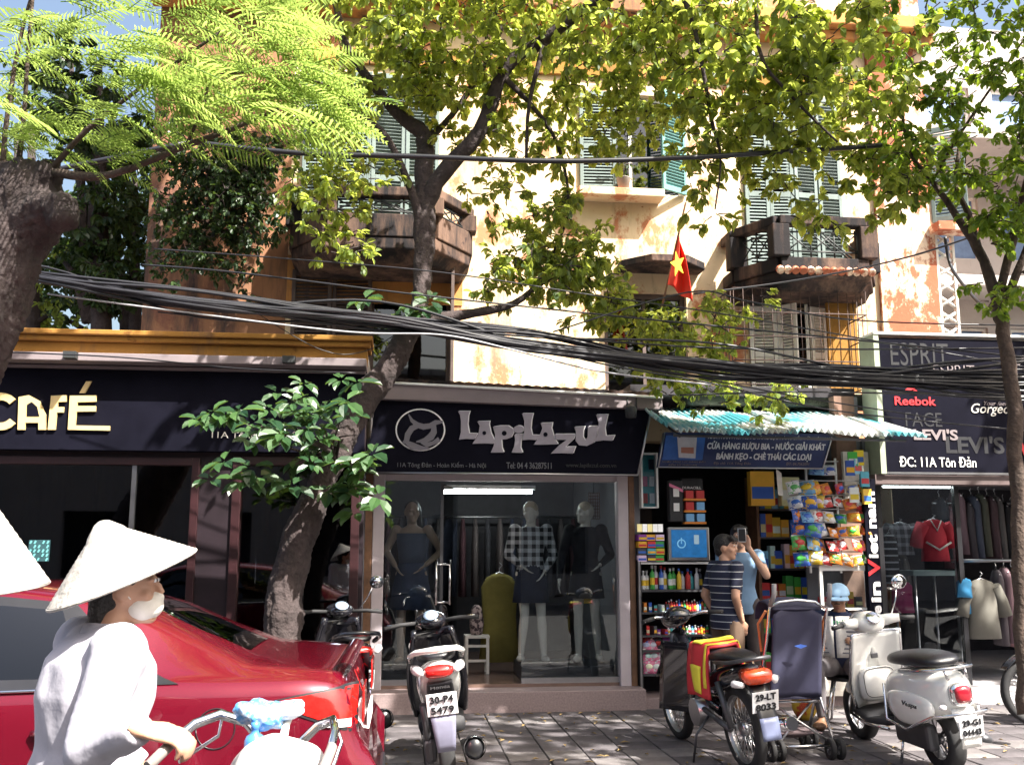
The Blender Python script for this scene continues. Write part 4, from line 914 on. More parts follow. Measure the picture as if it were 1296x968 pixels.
# ------------------------------------------------------------------ clothes shop (right)
CS = thing('clothes_shop', 'clothing shop with glass front and racks of hanging clothes at the right end', 'shop')
kx = GX(1113, 730, 0); kxe = 8.2; kt = GZ(1115, 606, 0)
MB().box(kx, kxe, -.35, 3.4, PZ-.05, PZ+.14).build('floor', mat('pale_threshold', (.34, .33, .35), .5, var=.15), CS, bevel=.01)
MB().box(kx-.1, kx+.0, -.0, 3.4, PZ+.14, kt+.4).build('side_wall', M['shopwall'], CS); MB().box(kxe, kxe+.1, .0, 3.4, PZ+.14, kt+.4).build('side_wall', M['shopwall'], CS)
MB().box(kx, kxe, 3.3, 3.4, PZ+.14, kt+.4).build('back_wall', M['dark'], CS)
MB().box(kx, kxe, .0, 3.4, kt+.1, kt+.2).build('ceiling', M['shopwall'], CS)
gx_ = GX(1214, 730, 0)
for x in (kx+.01, gx_, kxe-.06): MB().box(x, x+.05, -.02, .04, PZ+.14, kt+.1).build('post', M['blackplastic'], CS)
pane(CS, kx+.06, gx_, PZ+.16, kt+.1, .0, M['glass'], 'glass_panel')
fl = thing('fluorescent_light', 'lit white strip light along the top of the clothes shop', 'lamp')
MB().cyl((GX(1118, 614, .5), .5, GZ(1150, 614, .5)), (GX(1204, 612, .5), .5, GZ(1150, 614, .5)), .03, n=10).build('tube', M['strip_light'], fl)
MB().box(GX(1116, 614, .5), GX(1290, 614, .5), .47, .58, GZ(1150, 608, .5), kt+.1).build('housing', M['white'], fl)
def garment(x, d, z, h, w_, m, label, name='hanging_garment', group=None, rz=0., sleeves=.0, cat='garment', flare=1.1, parent=None):
    o = MB().loft([((0, 0, 0), (w_*.5*flare, 0, 0), (0, .07, 0)), ((0, 0, h*.5), (w_*.46, 0, 0), (0, .075, 0)), ((0, 0, h*.85), (w_*.5, 0, 0), (0, .06, 0)), ((0, 0, h*.96), (w_*.36, 0, 0), (0, .04, 0)), ((0, 0, h), (w_*.15, 0, 0), (0, .03, 0))], 14)
    if sleeves:
        for s in (-1, 1): o.tube([(s*w_*.40, 0, h*.88), (s*w_*.62, 0, h*.88-sleeves*.5), (s*w_*.72, 0, h*.88-sleeves)], [.075, .07, .075], 8)
    ob = o.build(name, m)
    MB().tube([(-w_*.4, 0, h*.93), (0, 0, h*1.02), (w_*.4, 0, h*.93)], .008, n=5).tube([(0, 0, h*1.02), (0, 0, h*1.06), (.03, 0, h*1.10), (0, 0, h*1.13)], .005, n=5).build('hanger', M['steel'], ob)
    put(ob, x, d, z, label, cat, group, rz); return ob
plaid = bandmat('grey_plaid', (.05, .05, .06), (.35, .34, .37), 0, .09, .4, axis2=2)
stripe = bandmat('black_white_stripes', (.02, .02, .025), (.55, .55, .57), 2, .07, .25)
x = GX(1140, 680, .35); garment(x, .35, GZ(1140, 702, .35), .34, .30, plaid, 'grey plaid shirt hanging behind the glass of the clothes shop', 'plaid_shirt', None, .2, .2, 'shirt')
x = GX(1127, 710, .25); garment(x, .25, GZ(1127, 738, .25), .52, .2, stripe, 'black top with white stripes hanging beside the pillar sign', 'striped_top', None, .5, 0, 'top')
redc = garment(GX(1183, 690, .3), .3, GZ(1183, 710, .3), .44, .30, cmat((.55, .03, .05), .8), 'short red jacket with pale trim hanging in the clothes shop window', 'red_jacket', None, 0, .24, 'jacket')
MB().tube([(-.14, -.085, .20), (0, -.09, .12), (.14, -.085, .20)], .012, n=5).build('pale_trim', M['offwhite'], redc)
MB().tube([(-.06, -.06, .43), (0, -.075, .32), (.06, -.06, .43)], .008, n=5).build('collar_trim', M['offwhite'], redc)
garment(GX(1142, 760, .2), .2, GZ(1142, 775, .2), .32, .24, cmat((.5, .05, .17), .8), 'hot pink vest top hanging low behind the clothes shop glass', 'pink_vest', None, .1, 0, 'top')
garment(GX(1222, 760, .1), .1, GZ(1222, 776, .1), .36, .2, cmat((.04, .25, .5), .8), 'bright blue top at the end of the low clothes rack', 'blue_tee', None, 1.0, .15, 'top')
garment(GX(1243, 760, .05), .05, GZ(1243, 808, .05), .6, .36, cmat((.12, .115, .10), .9), 'beige patterned cardigan on the front of the low clothes rack', 'cardigan', None, .1, .3, 'cardigan')
dk = [(.04, .04, .05), (.06, .05, .06), (.10, .06, .07), (.05, .06, .10), (.16, .10, .12), (.09, .09, .07), (.03, .03, .035), (.28, .15, .17), (.07, .08, .12), (.13, .12, .12)]
NM = ['black', 'charcoal', 'maroon', 'navy', 'mauve', 'olive', 'jet black', 'dusty pink', 'slate', 'grey']
for i in range(20):
    k = (i*7) % 10; garment(GX(1190, 650, 1.2)+i*.10, 1.2, GZ(1240, 700, 1.2)-random.uniform(0, .2), .72, .42, cmat(dk[k], .9), '%s garment on the %s half of the upper rail in the clothes shop' % (NM[k], 'near' if i < 10 else 'far'), 'hanging_garment', 'garments on the upper rail', R(80)+random.uniform(-.2, .2))
for i in range(16):
    k = (i*3+1) % 10; garment(GX(1262, 740, .3)+i*.09, .3, .62+random.uniform(-.04, .04), .78, .38, cmat(dk[k], .9), '%s garment on the %s half of the low rack by the shop front' % (NM[k], 'near' if i < 10 else 'far'), 'hanging_garment', 'garments on the low rack', R(80)+random.uniform(-.2, .2))
for i in range(16):
    k = (i*3+4) % 10; garment(kx+.15+i*.075, 1.9, .75, .8, .4, cmat(dk[k], .9), '%s garment on the %s half of the rail deep behind the shop glass' % (NM[k], 'near' if i < 10 else 'far'), 'hanging_garment', 'garments behind the glass', R(70))
rr = thing('clothes_rack', 'low pale metal clothes rack behind the clothes shop front', 'clothes rack')
a, b, z = GX(1206, 735, .3), GX(1206, 735, .3)+2.0, 1.5
MB().cyl((a, .3, z), (b, .3, z), .018, n=8).build('rail', M['steel'], rr)
for x in (a+.05, b-.05): MB().cyl((x, .3, PZ+.14), (x, .3, z), .016, n=8).build('upright', M['steel'], rr)
ur = thing('clothes_rail', 'steel upper rail holding dark garments at the back of the clothes shop', 'clothes rail'); z = GZ(1240, 637, 1.2)
MB().cyl((GX(1180, 640, 1.2), 1.2, z), (GX(1180, 640, 1.2)+2.6, 1.2, z), .015, n=8).build('rail', M['steel'], ur)
tb = thing('display_table', 'pale green edged display table behind the clothes shop glass', 'table')
x0, x1, z0, z1 = gbox(1150, 1208, 722, 728, .5)
MB().box(x0, x1, .4, .9, z0, z1).build('top', cmat((.25, .33, .33)), tb)
for x in (x0+.03, x1-.03): 
    for d in (.43, .87): MB().cyl((x, d, PZ+.14), (x, d, z0), .015, n=6).build('leg', M['steel'], tb)
# big brand board
S = thing('clothes_shop_sign', 'big black clothes shop board crowded with brand names and a white address line', 'sign')
sd = -.3; x0, x1 = GX(1116, 510, sd), 8.6; z0, z1 = GZ(1116, 597, sd), GZ(1116, 427, sd)
MB().box(x0, x1, sd, sd+.22, z0, z1).build('board', M['black'], S, bevel=.005)
MB().box(x0-.06, x0-.002, sd-.02, sd+.3, z0-.02, z1+.03).build('end_panel', mat('pale_green_panel', (.30, .34, .25), .6, var=.15), S)
MB().box(x0-.06, x1, sd-.03, sd+.3, z1+.031, z1+.055).build('top_trim', M['white'], S); MB().box(x0-.002, x1, sd-.016, sd-.002, z0-.02, z0).build('bottom_trim', M['steel'], S)
MB().box(kx-.12, x1, sd+.02, .0, z0-.12, z0-.022).build('lintel', mat('brown_lintel', (.10, .07, .07), .6), S)
e = sd-.002
sign_text(S, 'ESPRIT', 1181, 1233, 462, 475, e, M['fascia'], bold=-.01)
sign_text(S, 'ESPRIT', 1127, 1200, 434, 463, e, M['dim2'], depth=.0015)
sign_text(S, 'Reebok', 1132, 1184, 502, 513, e, M['red'], bold=.02)
zpoly(S, [(1142, 496), (1152, 488), (1163, 490), (1152, 494), (1146, 498)], M['red'], lambda p: p, e, .006, 'emblem_stroke'); zpoly(S, [(1149, 497), (1158, 493), (1164, 497), (1158, 499)], M['red'], lambda p: p, e, .006, 'emblem_stroke')
sign_text(S, 'Gorgeous', 1229, 1292, 511, 527, e, M['offwhite'], shear=.3); sign_text(S, 'Your feel look', 1245, 1290, 508, 513.5, e, M['fascia'], shear=.35)
sign_text(S, "LEVI'S", 1156, 1212, 543, 557, e, M['fascia'], bold=.03); sign_text(S, "LEVI'S", 1197, 1271, 552, 574, e, M['dim2'], bold=.03, depth=.0015)
sign_text(S, 'FACE', 1146, 1192, 522, 540, e, M['dim2'], depth=.0015); sign_text(S, 'ĐC: 11A Tôn Đản', 1138, 1235, 577.5, 591, e, M['white'], bold=.012)
sign_text(S, 'V', 1287, 1306, 554, 578, e, M['red'], bold=.04); sign_text(S, 'Nike', 1284, 1330, 448, 464, e, M['fascia'], shear=.3, bold=.02) if False else None
zpoly(S, [(1284, 462), (1292, 452), (1310, 449), (1310, 453), (1296, 456), (1288, 464)], M['fascia'], lambda p: p, e, .006, 'emblem_stroke')
# vertical pillar sign
S = thing('pillar_sign', 'narrow black vertical sign with white letters and a red V on the pillar', 'sign')
x0, x1 = GX(1098.5, 720, -.38), GX(1114, 720, -.38); z0, z1 = PZ+.14, GZ(1105, 606, -.38)
MB().box(x0, x1, -.38, -.30, z0, z1).build('board', M['black'], S)
def vt(s, v0, v1, m, u0=1100.5, u1=1112.5): text_obj(S, s, GX(u0, 720, -.382), GX(u1, 720, -.382), GZ(1105, v1, -.382), GZ(1105, v0, -.382), -.382, m, rot=1, bold=.03)
vt('iet nam', 622, 706, M['white_edge']); vt('V', 707, 729, M['red'], 1098.8, 1113.8); vt('in', 736, 762, M['white_edge']); vt('Made', 766, 812, M['white_edge'])
# ------------------------------------------------------------------ trees
def leaf_add(mb, p, d, n, L, wd):
    """pointed oval leaf folded along the midrib: base p, direction d, normal n"""
    if not hasattr(mb, 'lv'): mb.lv = []
    mb.lv.append((*p, *d, *n, L, wd))
def rv(s=1.): 
    u_ = random.random
    while True:
        x, y, z = 2*u_()-1, 2*u_()-1, 2*u_()-1
        if .0025 < x*x+y*y+z*z < 1: return Vector((x*s, y*s, z*s))
def clump(mb, tw, c, r, n, L, droop=.5, hang=None):
    """a leafy spray: twigs from the centre, leaves set along them"""
    nt_ = max(3, n//9)
    for _ in range(nt_):
        a = rv(); a.z *= .8
        e = c+Vector((a.x*r[0], a.y*r[1], a.z*r[2])); b = c+(e-c)*random.uniform(.1, .45)
        if hang: b = e+Vector((random.uniform(-.06, .06), random.uniform(-.06, .06), random.uniform(.12, .3)))
        d = (e-b)
        if d.length < .02: continue
        ln = max(d.length, .15); d.normalize(); e2 = b+d*ln+Vector((0, 0, -.12*ln))
        tw.tube([b, (b+e2)/2+Vector((0, 0, .02)), e2], [.006, .004, .002], 4, False)
        for k in range(9):
            t = random.uniform(.25, 1.05); p = b+(e2-b)*t
            dd = (d*.5+rv(.9)+Vector((0, 0, -droop))).normalized(); nn = (Vector((0, 0, 1))+rv(.75)).normalized()
            l = L*random.uniform(.65, 1.2); leaf_add(mb, p+rv(.015), dd, nn, l, l*random.uniform(.52, .68))
def limb(mb, pts, seg=4, n=9, wob=.02):
    """pts: (u, v, Y, width px) -> smooth tapered limb through them"""
    P = [px(u, v, Y) for u, v, Y, w_ in pts]; Wd = [w_/F*Y/2 for u, v, Y, w_ in pts]
    out, rad = [], []
    for i in range(len(P)-1):
        p0, p1, p2, p3 = P[max(i-1, 0)], P[i], P[i+1], P[min(i+2, len(P)-1)]
        for k in range(seg):
            t = k/seg; q = .5*((2*p1)+(-p0+p2)*t+(2*p0-5*p1+4*p2-p3)*t*t+(-p0+3*p1-3*p2+p3)*t**3)
            r = Wd[i]+(Wd[i+1]-Wd[i])*t; out.append(q+rv(wob*r*6)); rad.append(r*random.uniform(.93, 1.09))
    out.append(P[-1]); rad.append(Wd[-1]); mb.tube(out, rad, n); return out
def tree_root(name, label, loc, group='street trees'):
    return empty(name, loc, 0, label, 'tree', group)
def part(mb, name, m, root, kind=None):
    o = mb.build(name, m, root, kind=kind); o.location = -root.location; return o
# -- the leaning tree in the middle
base = px(352, 842, 8.0); base.z = PZ
T = tree_root('street_tree', 'leaning broad leaved street tree rising between cafe and boutique', base)
tr = MB()
p0 = [(344, 905, 8.1, 56), (356, 800, 8.1, 48), (372, 700, 8.15, 44), (412, 600, 8.2, 37), (462, 505, 8.3, 34), (508, 440, 8.4, 31), (532, 380, 8.5, 26), (536, 300, 8.6, 28), (536, 235, 8.7, 28)]
limb(tr, p0, 5, 16)
def ridge(o, amp):
    N_ = [v.normal.copy() for v in o.data.vertices]
    for v, nn_ in zip(o.data.vertices, N_):
        q = v.co; v.co = q+nn_*amp*(noise.noise(Vector((q.x*6, q.y*6, q.z*2)))*1.2-abs(noise.noise(Vector((q.x*26, q.y*26, q.z*6))))*1.3+.5*noise.noise(q*40))
o = rebuild('trunk', tr, .022, M['bark'], T, 1); o.location = -T.location; ridge(o, .022)
def branch(pts, root=T, m='bark', **k): b = MB(); r = limb(b, pts, **k); part(b, 'limb', M[m], root); return r
branch([(536, 245, 8.7, 25), (537, 200, 8.75, 24), (535, 170, 8.8, 22), (505, 145, 8.7, 16), (478, 115, 8.6, 13), (440, 60, 8.5, 10), (420, -20, 8.4, 8)])
branch([(534, 290, 8.6, 14), (520, 240, 8.5, 11), (490, 175, 8.4, 9), (462, 150, 8.3, 8), (430, 120, 8.2, 5)])
branch([(538, 262, 8.65, 24), (560, 220, 8.6, 22), (606, 168, 8.5, 20), (640, 85, 8.4, 18), (690, 50, 8.3, 17), (745, 10, 8.1, 16), (850, -40, 7.7, 13), (960, -70, 7.4, 9)])
branch([(535, 175, 8.8, 14), (560, 160, 8.9, 9), (610, 90, 9.0, 7), (650, 0, 9.0, 5)])
branch([(512, 425, 8.42, 18), (550, 405, 8.45, 15), (600, 396, 8.5, 12), (650, 385, 8.5, 9), (700, 350, 8.5, 6), (760, 340, 8.6, 4)])
branch([(690, 52, 8.3, 9), (670, 130, 8.3, 5), (666, 200, 8.35, 4)])
branch([(640, 100, 8.4, 8), (700, 170, 8.6, 5), (720, 260, 8.7, 4), (700, 320, 8.6, 3)])
branch([(850, -40, 7.7, 9), (880, 40, 7.6, 6), (900, 150, 7.6, 5), (912, 200, 7.6, 3), (905, 265, 7.6, 2)])
branch([(960, -70, 7.4, 8), (960, 60, 7.3, 5), (1000, 120, 7.3, 4), (1060, 180, 7.4, 3)])
branch([(420, 585, 8.15, 11), (415, 570, 7.9, 8), (395, 560, 7.7, 6), (330, 540, 7.6, 4)])
cr = MB(); tw = MB()
def cl(u, v, Y, ru, rv_, rY, n, L=.11, mb=None, t_=None, hang=None, droop=.5, split=.26):
    c = px(u, v, Y); k = Y/F; r = (ru*k, rY, rv_*k)
    m_ = max(1, int(n/24))
    for _ in range(m_):
        o_ = rv(); cc = c+Vector((o_.x*r[0], o_.y*r[1], o_.z*r[2]))
        clump(mb or cr, t_ or tw, cc, (max(.12, r[0]*split), max(.1, rY*.4), max(.10, r[2]*split)), 27, L*.79, droop, hang)
for a in [(470, 60, 8.5, 130, 85, .9, 1900), (600, 45, 8.6, 140, 80, .9, 2200), (730, 60, 8.4, 130, 90, 1., 2300), (830, 90, 8.2, 90, 100, .9, 1500), (880, 30, 8., 90, 50, .9, 800), (590, 120, 8.7, 90, 55, .5, 800), (660, 180, 8.7, 80, 55, .5, 560), (440, 140, 8.4, 60, 55, .4, 420), (460, -40, 8.3, 160, 60, 1.1, 900), (720, -60, 8.2, 200, 60, 1.2, 1400), (800, 150, 8.4, 60, 60, .4, 380)]: cl(*a[:6], int(a[6]*.86))
for a in [(960, 60, 7.5, 120, 80, .9, 1700), (1070, 90, 7.5, 100, 85, .8, 1400), (1010, 150, 7.7, 110, 60, .6, 800), (960, 200, 8., 60, 40, .4, 230), (880, 170, 7.8, 40, 80, .4, 360), (1010, 240, 8., 60, 40, .3, 190), (1110, 200, 7.8, 60, 50, .4, 380), (900, 240, 8., 40, 40, .3, 110), (1040, 290, 8.1, 30, 16, .2, 70), (1130, 260, 7.9, 40, 25, .2, 130)]: cl(*a[:6], int(a[6]*.86), L=.12)
for a in [(700, 320, 8.5, 60, 70, .45, 950), (745, 360, 8.5, 60, 55, .45, 800), (650, 350, 8.5, 45, 50, .35, 400), (700, 235, 8.6, 45, 45, .35, 260), (620, 250, 8.6, 40, 50, .3, 170), (790, 400, 8.7, 40, 40, .3, 260)]: cl(*a, L=.105)
for a in [(430, 260, 8.2, 60, 55, .4, 420), (400, 220, 8.1, 50, 40, .3, 280), (470, 230, 8.4, 40, 40, .3, 200), (440, 315, 8.2, 35, 25, .2, 90)]: cl(*a, L=.10)
for a in [(860, 410, 8.9, 60, 40, .35, 420), (915, 425, 9., 45, 40, .35, 300), (900, 485, 9.2, 70, 32, .35, 400), (980, 505, 9.2, 40, 22, .3, 160), (830, 450, 9., 50, 30, .3, 240), (950, 385, 9.0, 40, 14, .2, 70)]: cl(*a, L=.10)
for _ in range(80): clump(cr, tw, Vector((random.uniform(-4.3, .2), random.uniform(7.4, 9.8), random.uniform(8.3, 10.8))), (.5, .5, .3), 50, .13, .4)  # unseen upper clumps, added to shade the left part of the facade
for _ in range(28): clump(cr, tw, Vector((random.uniform(1.6, 4.2), random.uniform(6.5, 7.7), random.uniform(7.2, 8.2))), (.4, .4, .22), 55, .13, .4)  # clumps above the frame, added to keep the boutique front in shade
for _ in range(24): clump(cr, tw, Vector((random.uniform(-2.4, 1.0), random.uniform(6.5, 7.6), random.uniform(7.1, 8.0))), (.4, .4, .22), 55, .13, .4)  # out-of-view clumps, added to shade the cafe parapet and sign
part(cr, 'crown', M['leaf'], T, 'stuff')
big = MB()
def rosette(u, v, Y, n, L):
    c = px(u, v, Y); a0 = random.uniform(0, 6)
    up = (Vector((random.uniform(-.5, .5), -.5, .9))).normalized(); x, y = perp(up)
    for k in range(n):
        a = a0+k*2.4; d = (x*math.cos(a)+y*math.sin(a)+up*random.uniform(-.35, .3)).normalized(); l = L*random.uniform(.7, 1.15)
        leaf_add(big, c+d*.03, (d+Vector((0, 0, -.18))).normalized(), up, l, l*.55)
for k in range(34): rosette(random.gauss(375, 50), random.gauss(542, 27), random.uniform(7.4, 8.0), random.choice((5, 7, 8)), random.uniform(.10, .17))
for k in range(14): rosette(random.gauss(435, 22), random.gauss(590, 28), random.uniform(7.6, 8.), 7, .16)
for k in range(5): rosette(random.gauss(285, 20), random.gauss(530, 10), 7.5, 7, .16)
for k in range(5): rosette(random.gauss(500, 22), random.gauss(382, 8), 8.2, 7, .17)
for k in range(6): rosette(random.gauss(330, 30), random.gauss(600, 12), 7.6, 6, .15)
part(big, 'low_foliage', M['leaf_big'], T, 'stuff')
for k in range(8):
    u = 310+k*20; tw.tube([px(425, 585, 8.1), px(410-(410-u)*.5, 565-k % 3*12, 7.9), px(u, 535+k % 3*15, 7.7)], [.014, .009, .004], 5, False)
part(tw, 'twigs', M['bark'], T, 'stuff')
# -- slim tree on the right
base = px(1290, 838, 8.2); base.z = PZ
T2 = tree_root('street_tree', 'slim forked street tree with bright green leaves at the right edge', base)
b = MB(); limb(b, [(1300, 905, 8.0, 22), (1293, 760, 8.0, 19), (1287, 600, 8.0, 18), (1280, 480, 8.0, 18), (1268, 410, 8.0, 17), (1262, 385, 8.0, 16)], 5, 10, .05); part(b, 'trunk', M['bark_pale'], T2)
br2 = lambda p: branch(p, T2, 'bark_pale')
br2([(1266, 395, 8.0, 15), (1245, 330, 8.0, 13), (1215, 280, 8., 10), (1180, 230, 7.95, 7), (1150, 190, 7.9, 5), (1140, 120, 7.8, 3)])
br2([(1245, 335, 8.0, 9), (1225, 270, 8.05, 8), (1210, 235, 8.1, 6), (1215, 180, 8.1, 4)])
br2([(1268, 400, 8., 13), (1285, 350, 7.9, 10), (1310, 290, 7.8, 9), (1345, 200, 7.6, 7), (1330, 60, 7.2, 5)])
br2([(1345, 220, 7.6, 8), (1420, 60, 7., 6), (1500, -150, 6.3, 5)])
br2([(1262, 385, 8.0, 12), (1330, 120, 7.4, 10), (1420, -150, 6.4, 9), (1500, -500, 5.4, 7)])
br2([(1180, 230, 7.95, 4), (1215, 170, 7.8, 4), (1296, 50, 7.5, 3)])
cr = MB(); tw = MB()
for a in [(1200, 215, 8., 50, 40, .35, 420), (1140, 190, 7.9, 50, 45, .35, 360), (1165, 120, 7.8, 70, 50, .4, 460), (1275, 280, 7.7, 32, 45, .3, 420), (1268, 360, 7.7, 28, 30, .2, 190), (1270, 130, 7.4, 50, 60, .5, 480), (1255, 40, 7.3, 70, 50, .5, 520), (1140, 30, 7.6, 60, 40, .5, 330), (1130, 240, 8., 30, 30, .2, 90), (1290, 210, 7.6, 40, 60, .4, 330)]: cl(*a, L=.095, mb=cr, t_=tw)
# unseen part of this crown above the frame, laid out to shade the pavement
for _ in range(135):
    c = Vector((random.uniform(3.4, 6.9), random.uniform(2.8, 6.4), random.uniform(6.6, 8.2)))
    clump(cr, tw, c, (.45, .45, .22), 60, .13, .4)
for _ in range(48): clump(cr, tw, Vector((random.uniform(7.4, 10.2), random.uniform(6.4, 8.2), random.uniform(6.9, 7.9))), (.45, .45, .22), 60, .13, .4)  # more unseen clumps off to the right, added to shade the clothes shop
br2([(1330, 120, 7.4, 9), (1600, -20, 7.4, 7), (2100, -120, 7.3, 5)])
part(cr, 'crown', M['leaf_bright'], T2, 'stuff'); part(tw, 'twigs', M['bark_pale'], T2, 'stuff')
# -- old pollarded tree on the left with feathery leaves
base = Vector((-4.2, 6.0, PZ if False else .0))
T3 = tree_root('flame_tree', 'old pollarded tree with thick knobbly trunk and feathery yellow green leaves', base)
b = MB()
tp = [Vector((-4.25, 6.0, -.05)), Vector((-4.15, 6.0, .6)), Vector((-3.95, 6.0, 1.6)), px(-60, 480, 6.), px(-20, 400, 6.), px(8, 330, 6.), px(30, 270, 6.), px(38, 235, 6.), px(42, 212, 6.)]
b.tube(tp, [.36, .30, .27, .25, .235, .22, .215, .22, .15], 14)
b.tube([px(40, 290, 5.95), px(62, 262, 5.85), px(76, 268, 5.78), px(80, 285, 5.75)], [.16, .15, .12, .09], 10)
b.tube([px(30, 260, 6.), px(58, 222, 5.9), px(70, 212, 5.85)], [.16, .12, .08], 10)
b.tube([px(18, 270, 6.), px(0, 225, 6.0), px(-20, 205, 6.1)], [.18, .14, .09], 10)
o = rebuild('trunk', b, .022, M['bark'], T3, 2); o.location = -T3.location; ridge(o, .032)
for p in ([(68, 218, 5.85, 13), (120, 224, 5.75, 11), (170, 212, 5.65, 9), (235, 185, 5.5, 9), (290, 165, 5.4, 7), (352, 138, 5.3, 5)], [(20, 240, 6., 10), (30, 150, 5.9, 6), (36, 60, 5.8, 5), (45, -40, 5.7, 4)], [(2, 230, 6., 9), (10, 140, 5.9, 6), (30, 30, 5.8, 5), (60, -60, 5.7, 4)], [(235, 186, 5.5, 5), (255, 140, 5.4, 4), (265, 100, 5.4, 3)], [(60, 220, 5.9, 9), (110, 165, 5.7, 7), (180, 110, 5.6, 5), (280, 40, 5.4, 4)], [(10, 225, 6., 10), (-60, 100, 5.6, 8), (-100, -100, 5.2, 6)], [(180, 110, 5.6, 4), (330, 90, 5.3, 3), (420, 110, 5.2, 2)]):
    b = MB(); limb(b, p, 4, 7); part(b, 'limb', M['bark_pale'], T3)
fr = MB()
def frond(p, d, L, up):
    d = d.normalized(); side = d.cross(up).normalized(); upv = side.cross(d)
    n = 15; pts = [p+d*L*t-Vector((0, 0, 1))*L*.28*t*t for t in [i/n for i in range(n+1)]]
    fr.tube(pts[::5], [.004, .003, .0015, .001][:len(pts[::5])], 4, False)
    for i in range(1, n+1):
        t = i/n; pl = L*.34*math.sin(math.pi*(.18+.75*t))
        for s in (-1, 1):
            dd = (side*s+d*.45+rv(.1)-Vector((0, 0, .12))).normalized(); w_ = L/n*.27; a = pts[i]
            q = a+dd*pl*.5+upv*pl*.05; e = a+dd*pl-upv*pl*.08; dn = d*w_
            fr.add([a-dn*.4, a+dn*.4, q+dn, e+dn*.2, e-dn*.2, q-dn], [(0, 1, 2, 5), (5, 2, 3, 4)])
def fcl(u, v, Y, ru, rv_, rY, n, L=.42, bias=(1, 0, .1)):
    for _ in range(n):
        a = rv(); p = px(u+a.x*ru, v+a.y*rv_, Y+a.z*rY); d = Vector(bias)+rv(.75); frond(p, d, L*random.uniform(.7, 1.2), (Vector((0, 0, 1))+rv(.4)))
for a in [(250, 60, 5.4, 110, 60, .5, 70), (300, 130, 5.3, 110, 50, .4, 60), (180, 130, 5.5, 80, 50, .4, 36), (370, 120, 5.2, 60, 50, .3, 30), (120, 60, 5.6, 80, 60, .4, 28), (330, 40, 5.4, 80, 50, .4, 30), (60, 170, 5.8, 50, 30, .3, 14), (30, 60, 5.8, 50, 60, .3, 20), (200, -40, 5.4, 140, 50, .6, 46), (-20, 120, 5.8, 50, 80, .5, 22)]: fcl(a[0], a[1], a[2], a[3]*1.15, a[4]*1.2, a[5]*1.2, int(a[6]*.62))
for a in [(20, 180, 5.9, 40, 25, .2, 12), (130, 200, 5.6, 50, 16, .2, 10)]: fcl(*a, L=.3)
part(fr, 'crown', M['frond'], T3, 'stuff')
# -- dark trees behind the cafe roof
def backtree(u, Y, v0, spec, label, m='leaf_dark', L=.16):
    base = px(u, v0, Y); base.z = 0; t_ = tree_root('background_tree', label, base, 'trees behind the cafe'); b = MB()
    topv = min(s[1] for s in spec); P = px(u, topv, Y); b.tube([base, base+(P-base)*.5+Vector((.2, 0, 0)), P], [.22, .16, .05], 8); part(b, 'trunk', M['bark'], t_)
    c_ = MB(); w_ = MB()
    for s in spec:
        cl(s[0], s[1], Y, s[2], s[3], s[4], s[5], L=L, mb=c_, t_=w_)
        b = MB(); e = px(s[0], s[1], Y); q = base+(P-base)*.55; b.tube([q, (q+e)/2+Vector((0, 0, .2)), e], [.09, .06, .03], 6); part(b, 'limb', M['bark'], t_)
    part(c_, 'crown', M[m], t_, 'stuff'); part(w_, 'twigs', M['bark'], t_, 'stuff')
backtree(125, 13.5, 420, [(120, 160, 75, 60, 1., 1800), (130, 280, 60, 60, .8, 1400), (90, 80, 80, 50, .9, 900), (145, 360, 50, 50, .6, 700), (80, 330, 50, 60, .6, 500)], 'dark leafy tree standing behind the cafe roof')
backtree(40, 15, 420, [(40, 330, 60, 70, .9, 520), (20, 160, 70, 80, 1., 560), (60, 400, 70, 22, .5, 240)], 'paler tree behind the cafe roof at the left edge', 'leaf', .15)
backtree(170, 17.5, 420, [(150, 330, 70, 60, 1., 1500), (60, 300, 80, 70, 1., 1300), (170, 220, 60, 80, 1., 1200), (60, 390, 90, 30, .8, 700)], 'wide dark tree farther back filling the gap above the cafe roof', L=.2)
backtree(-90, 14, 420, [(-90, 260, 90, 120, 1., 800)], 'dark tree beyond the left edge behind the cafe')
# -- climbing plant on the left end of the facade
IV = thing('climbing_plant', 'dense dark green climbing plant hanging on the left end of the facade', 'climbing plant')
c_ = MB(); w_ = MB()
for a in [(260, 250, 10.4, 65, 60, .25, 2200), (300, 225, 10.3, 60, 45, .25, 1300), (330, 270, 10.3, 40, 45, .2, 700), (285, 320, 10.5, 45, 40, .2, 600), (225, 310, 10.4, 30, 60, .2, 600), (330, 190, 10.3, 50, 40, .25, 700), (240, 180, 10.3, 50, 55, .25, 1000), (300, 360, 10.6, 16, 40, .1, 80)]: cl(*a, L=.09, mb=c_, t_=w_)
i_ = Matrix.Rotation(-YAW, 4, 'Z') @ Matrix.Translation(-ORG)
for mb_, nme, m_ in ((c_, 'foliage', M['leaf_dark']), (w_, 'stems', M['bark'])): mb_.xf(i_); mb_.build(nme, m_, IV, kind='stuff')
pt = thing('potted_plant', 'small leafy plant in the pot on the middle window sill', 'plant'); c_ = MB(); w_ = MB(); clump(c_, w_, W(GX(789, 226, D-.15), D-.17, hM2[2]+.32), (.12, .08, .2), 60, .05)
w_.tube([W(GX(789, 226, D-.15), D-.17, hM2[2]+.13), W(GX(789, 226, D-.15), D-.17, hM2[2]+.4)], .008, 5)
for mb_, nme, m_ in ((c_, 'foliage', M['leaf_dark']), (w_, 'stem', M['bark'])): mb_.xf(i_); mb_.build(nme, m_, pt, kind='stuff')

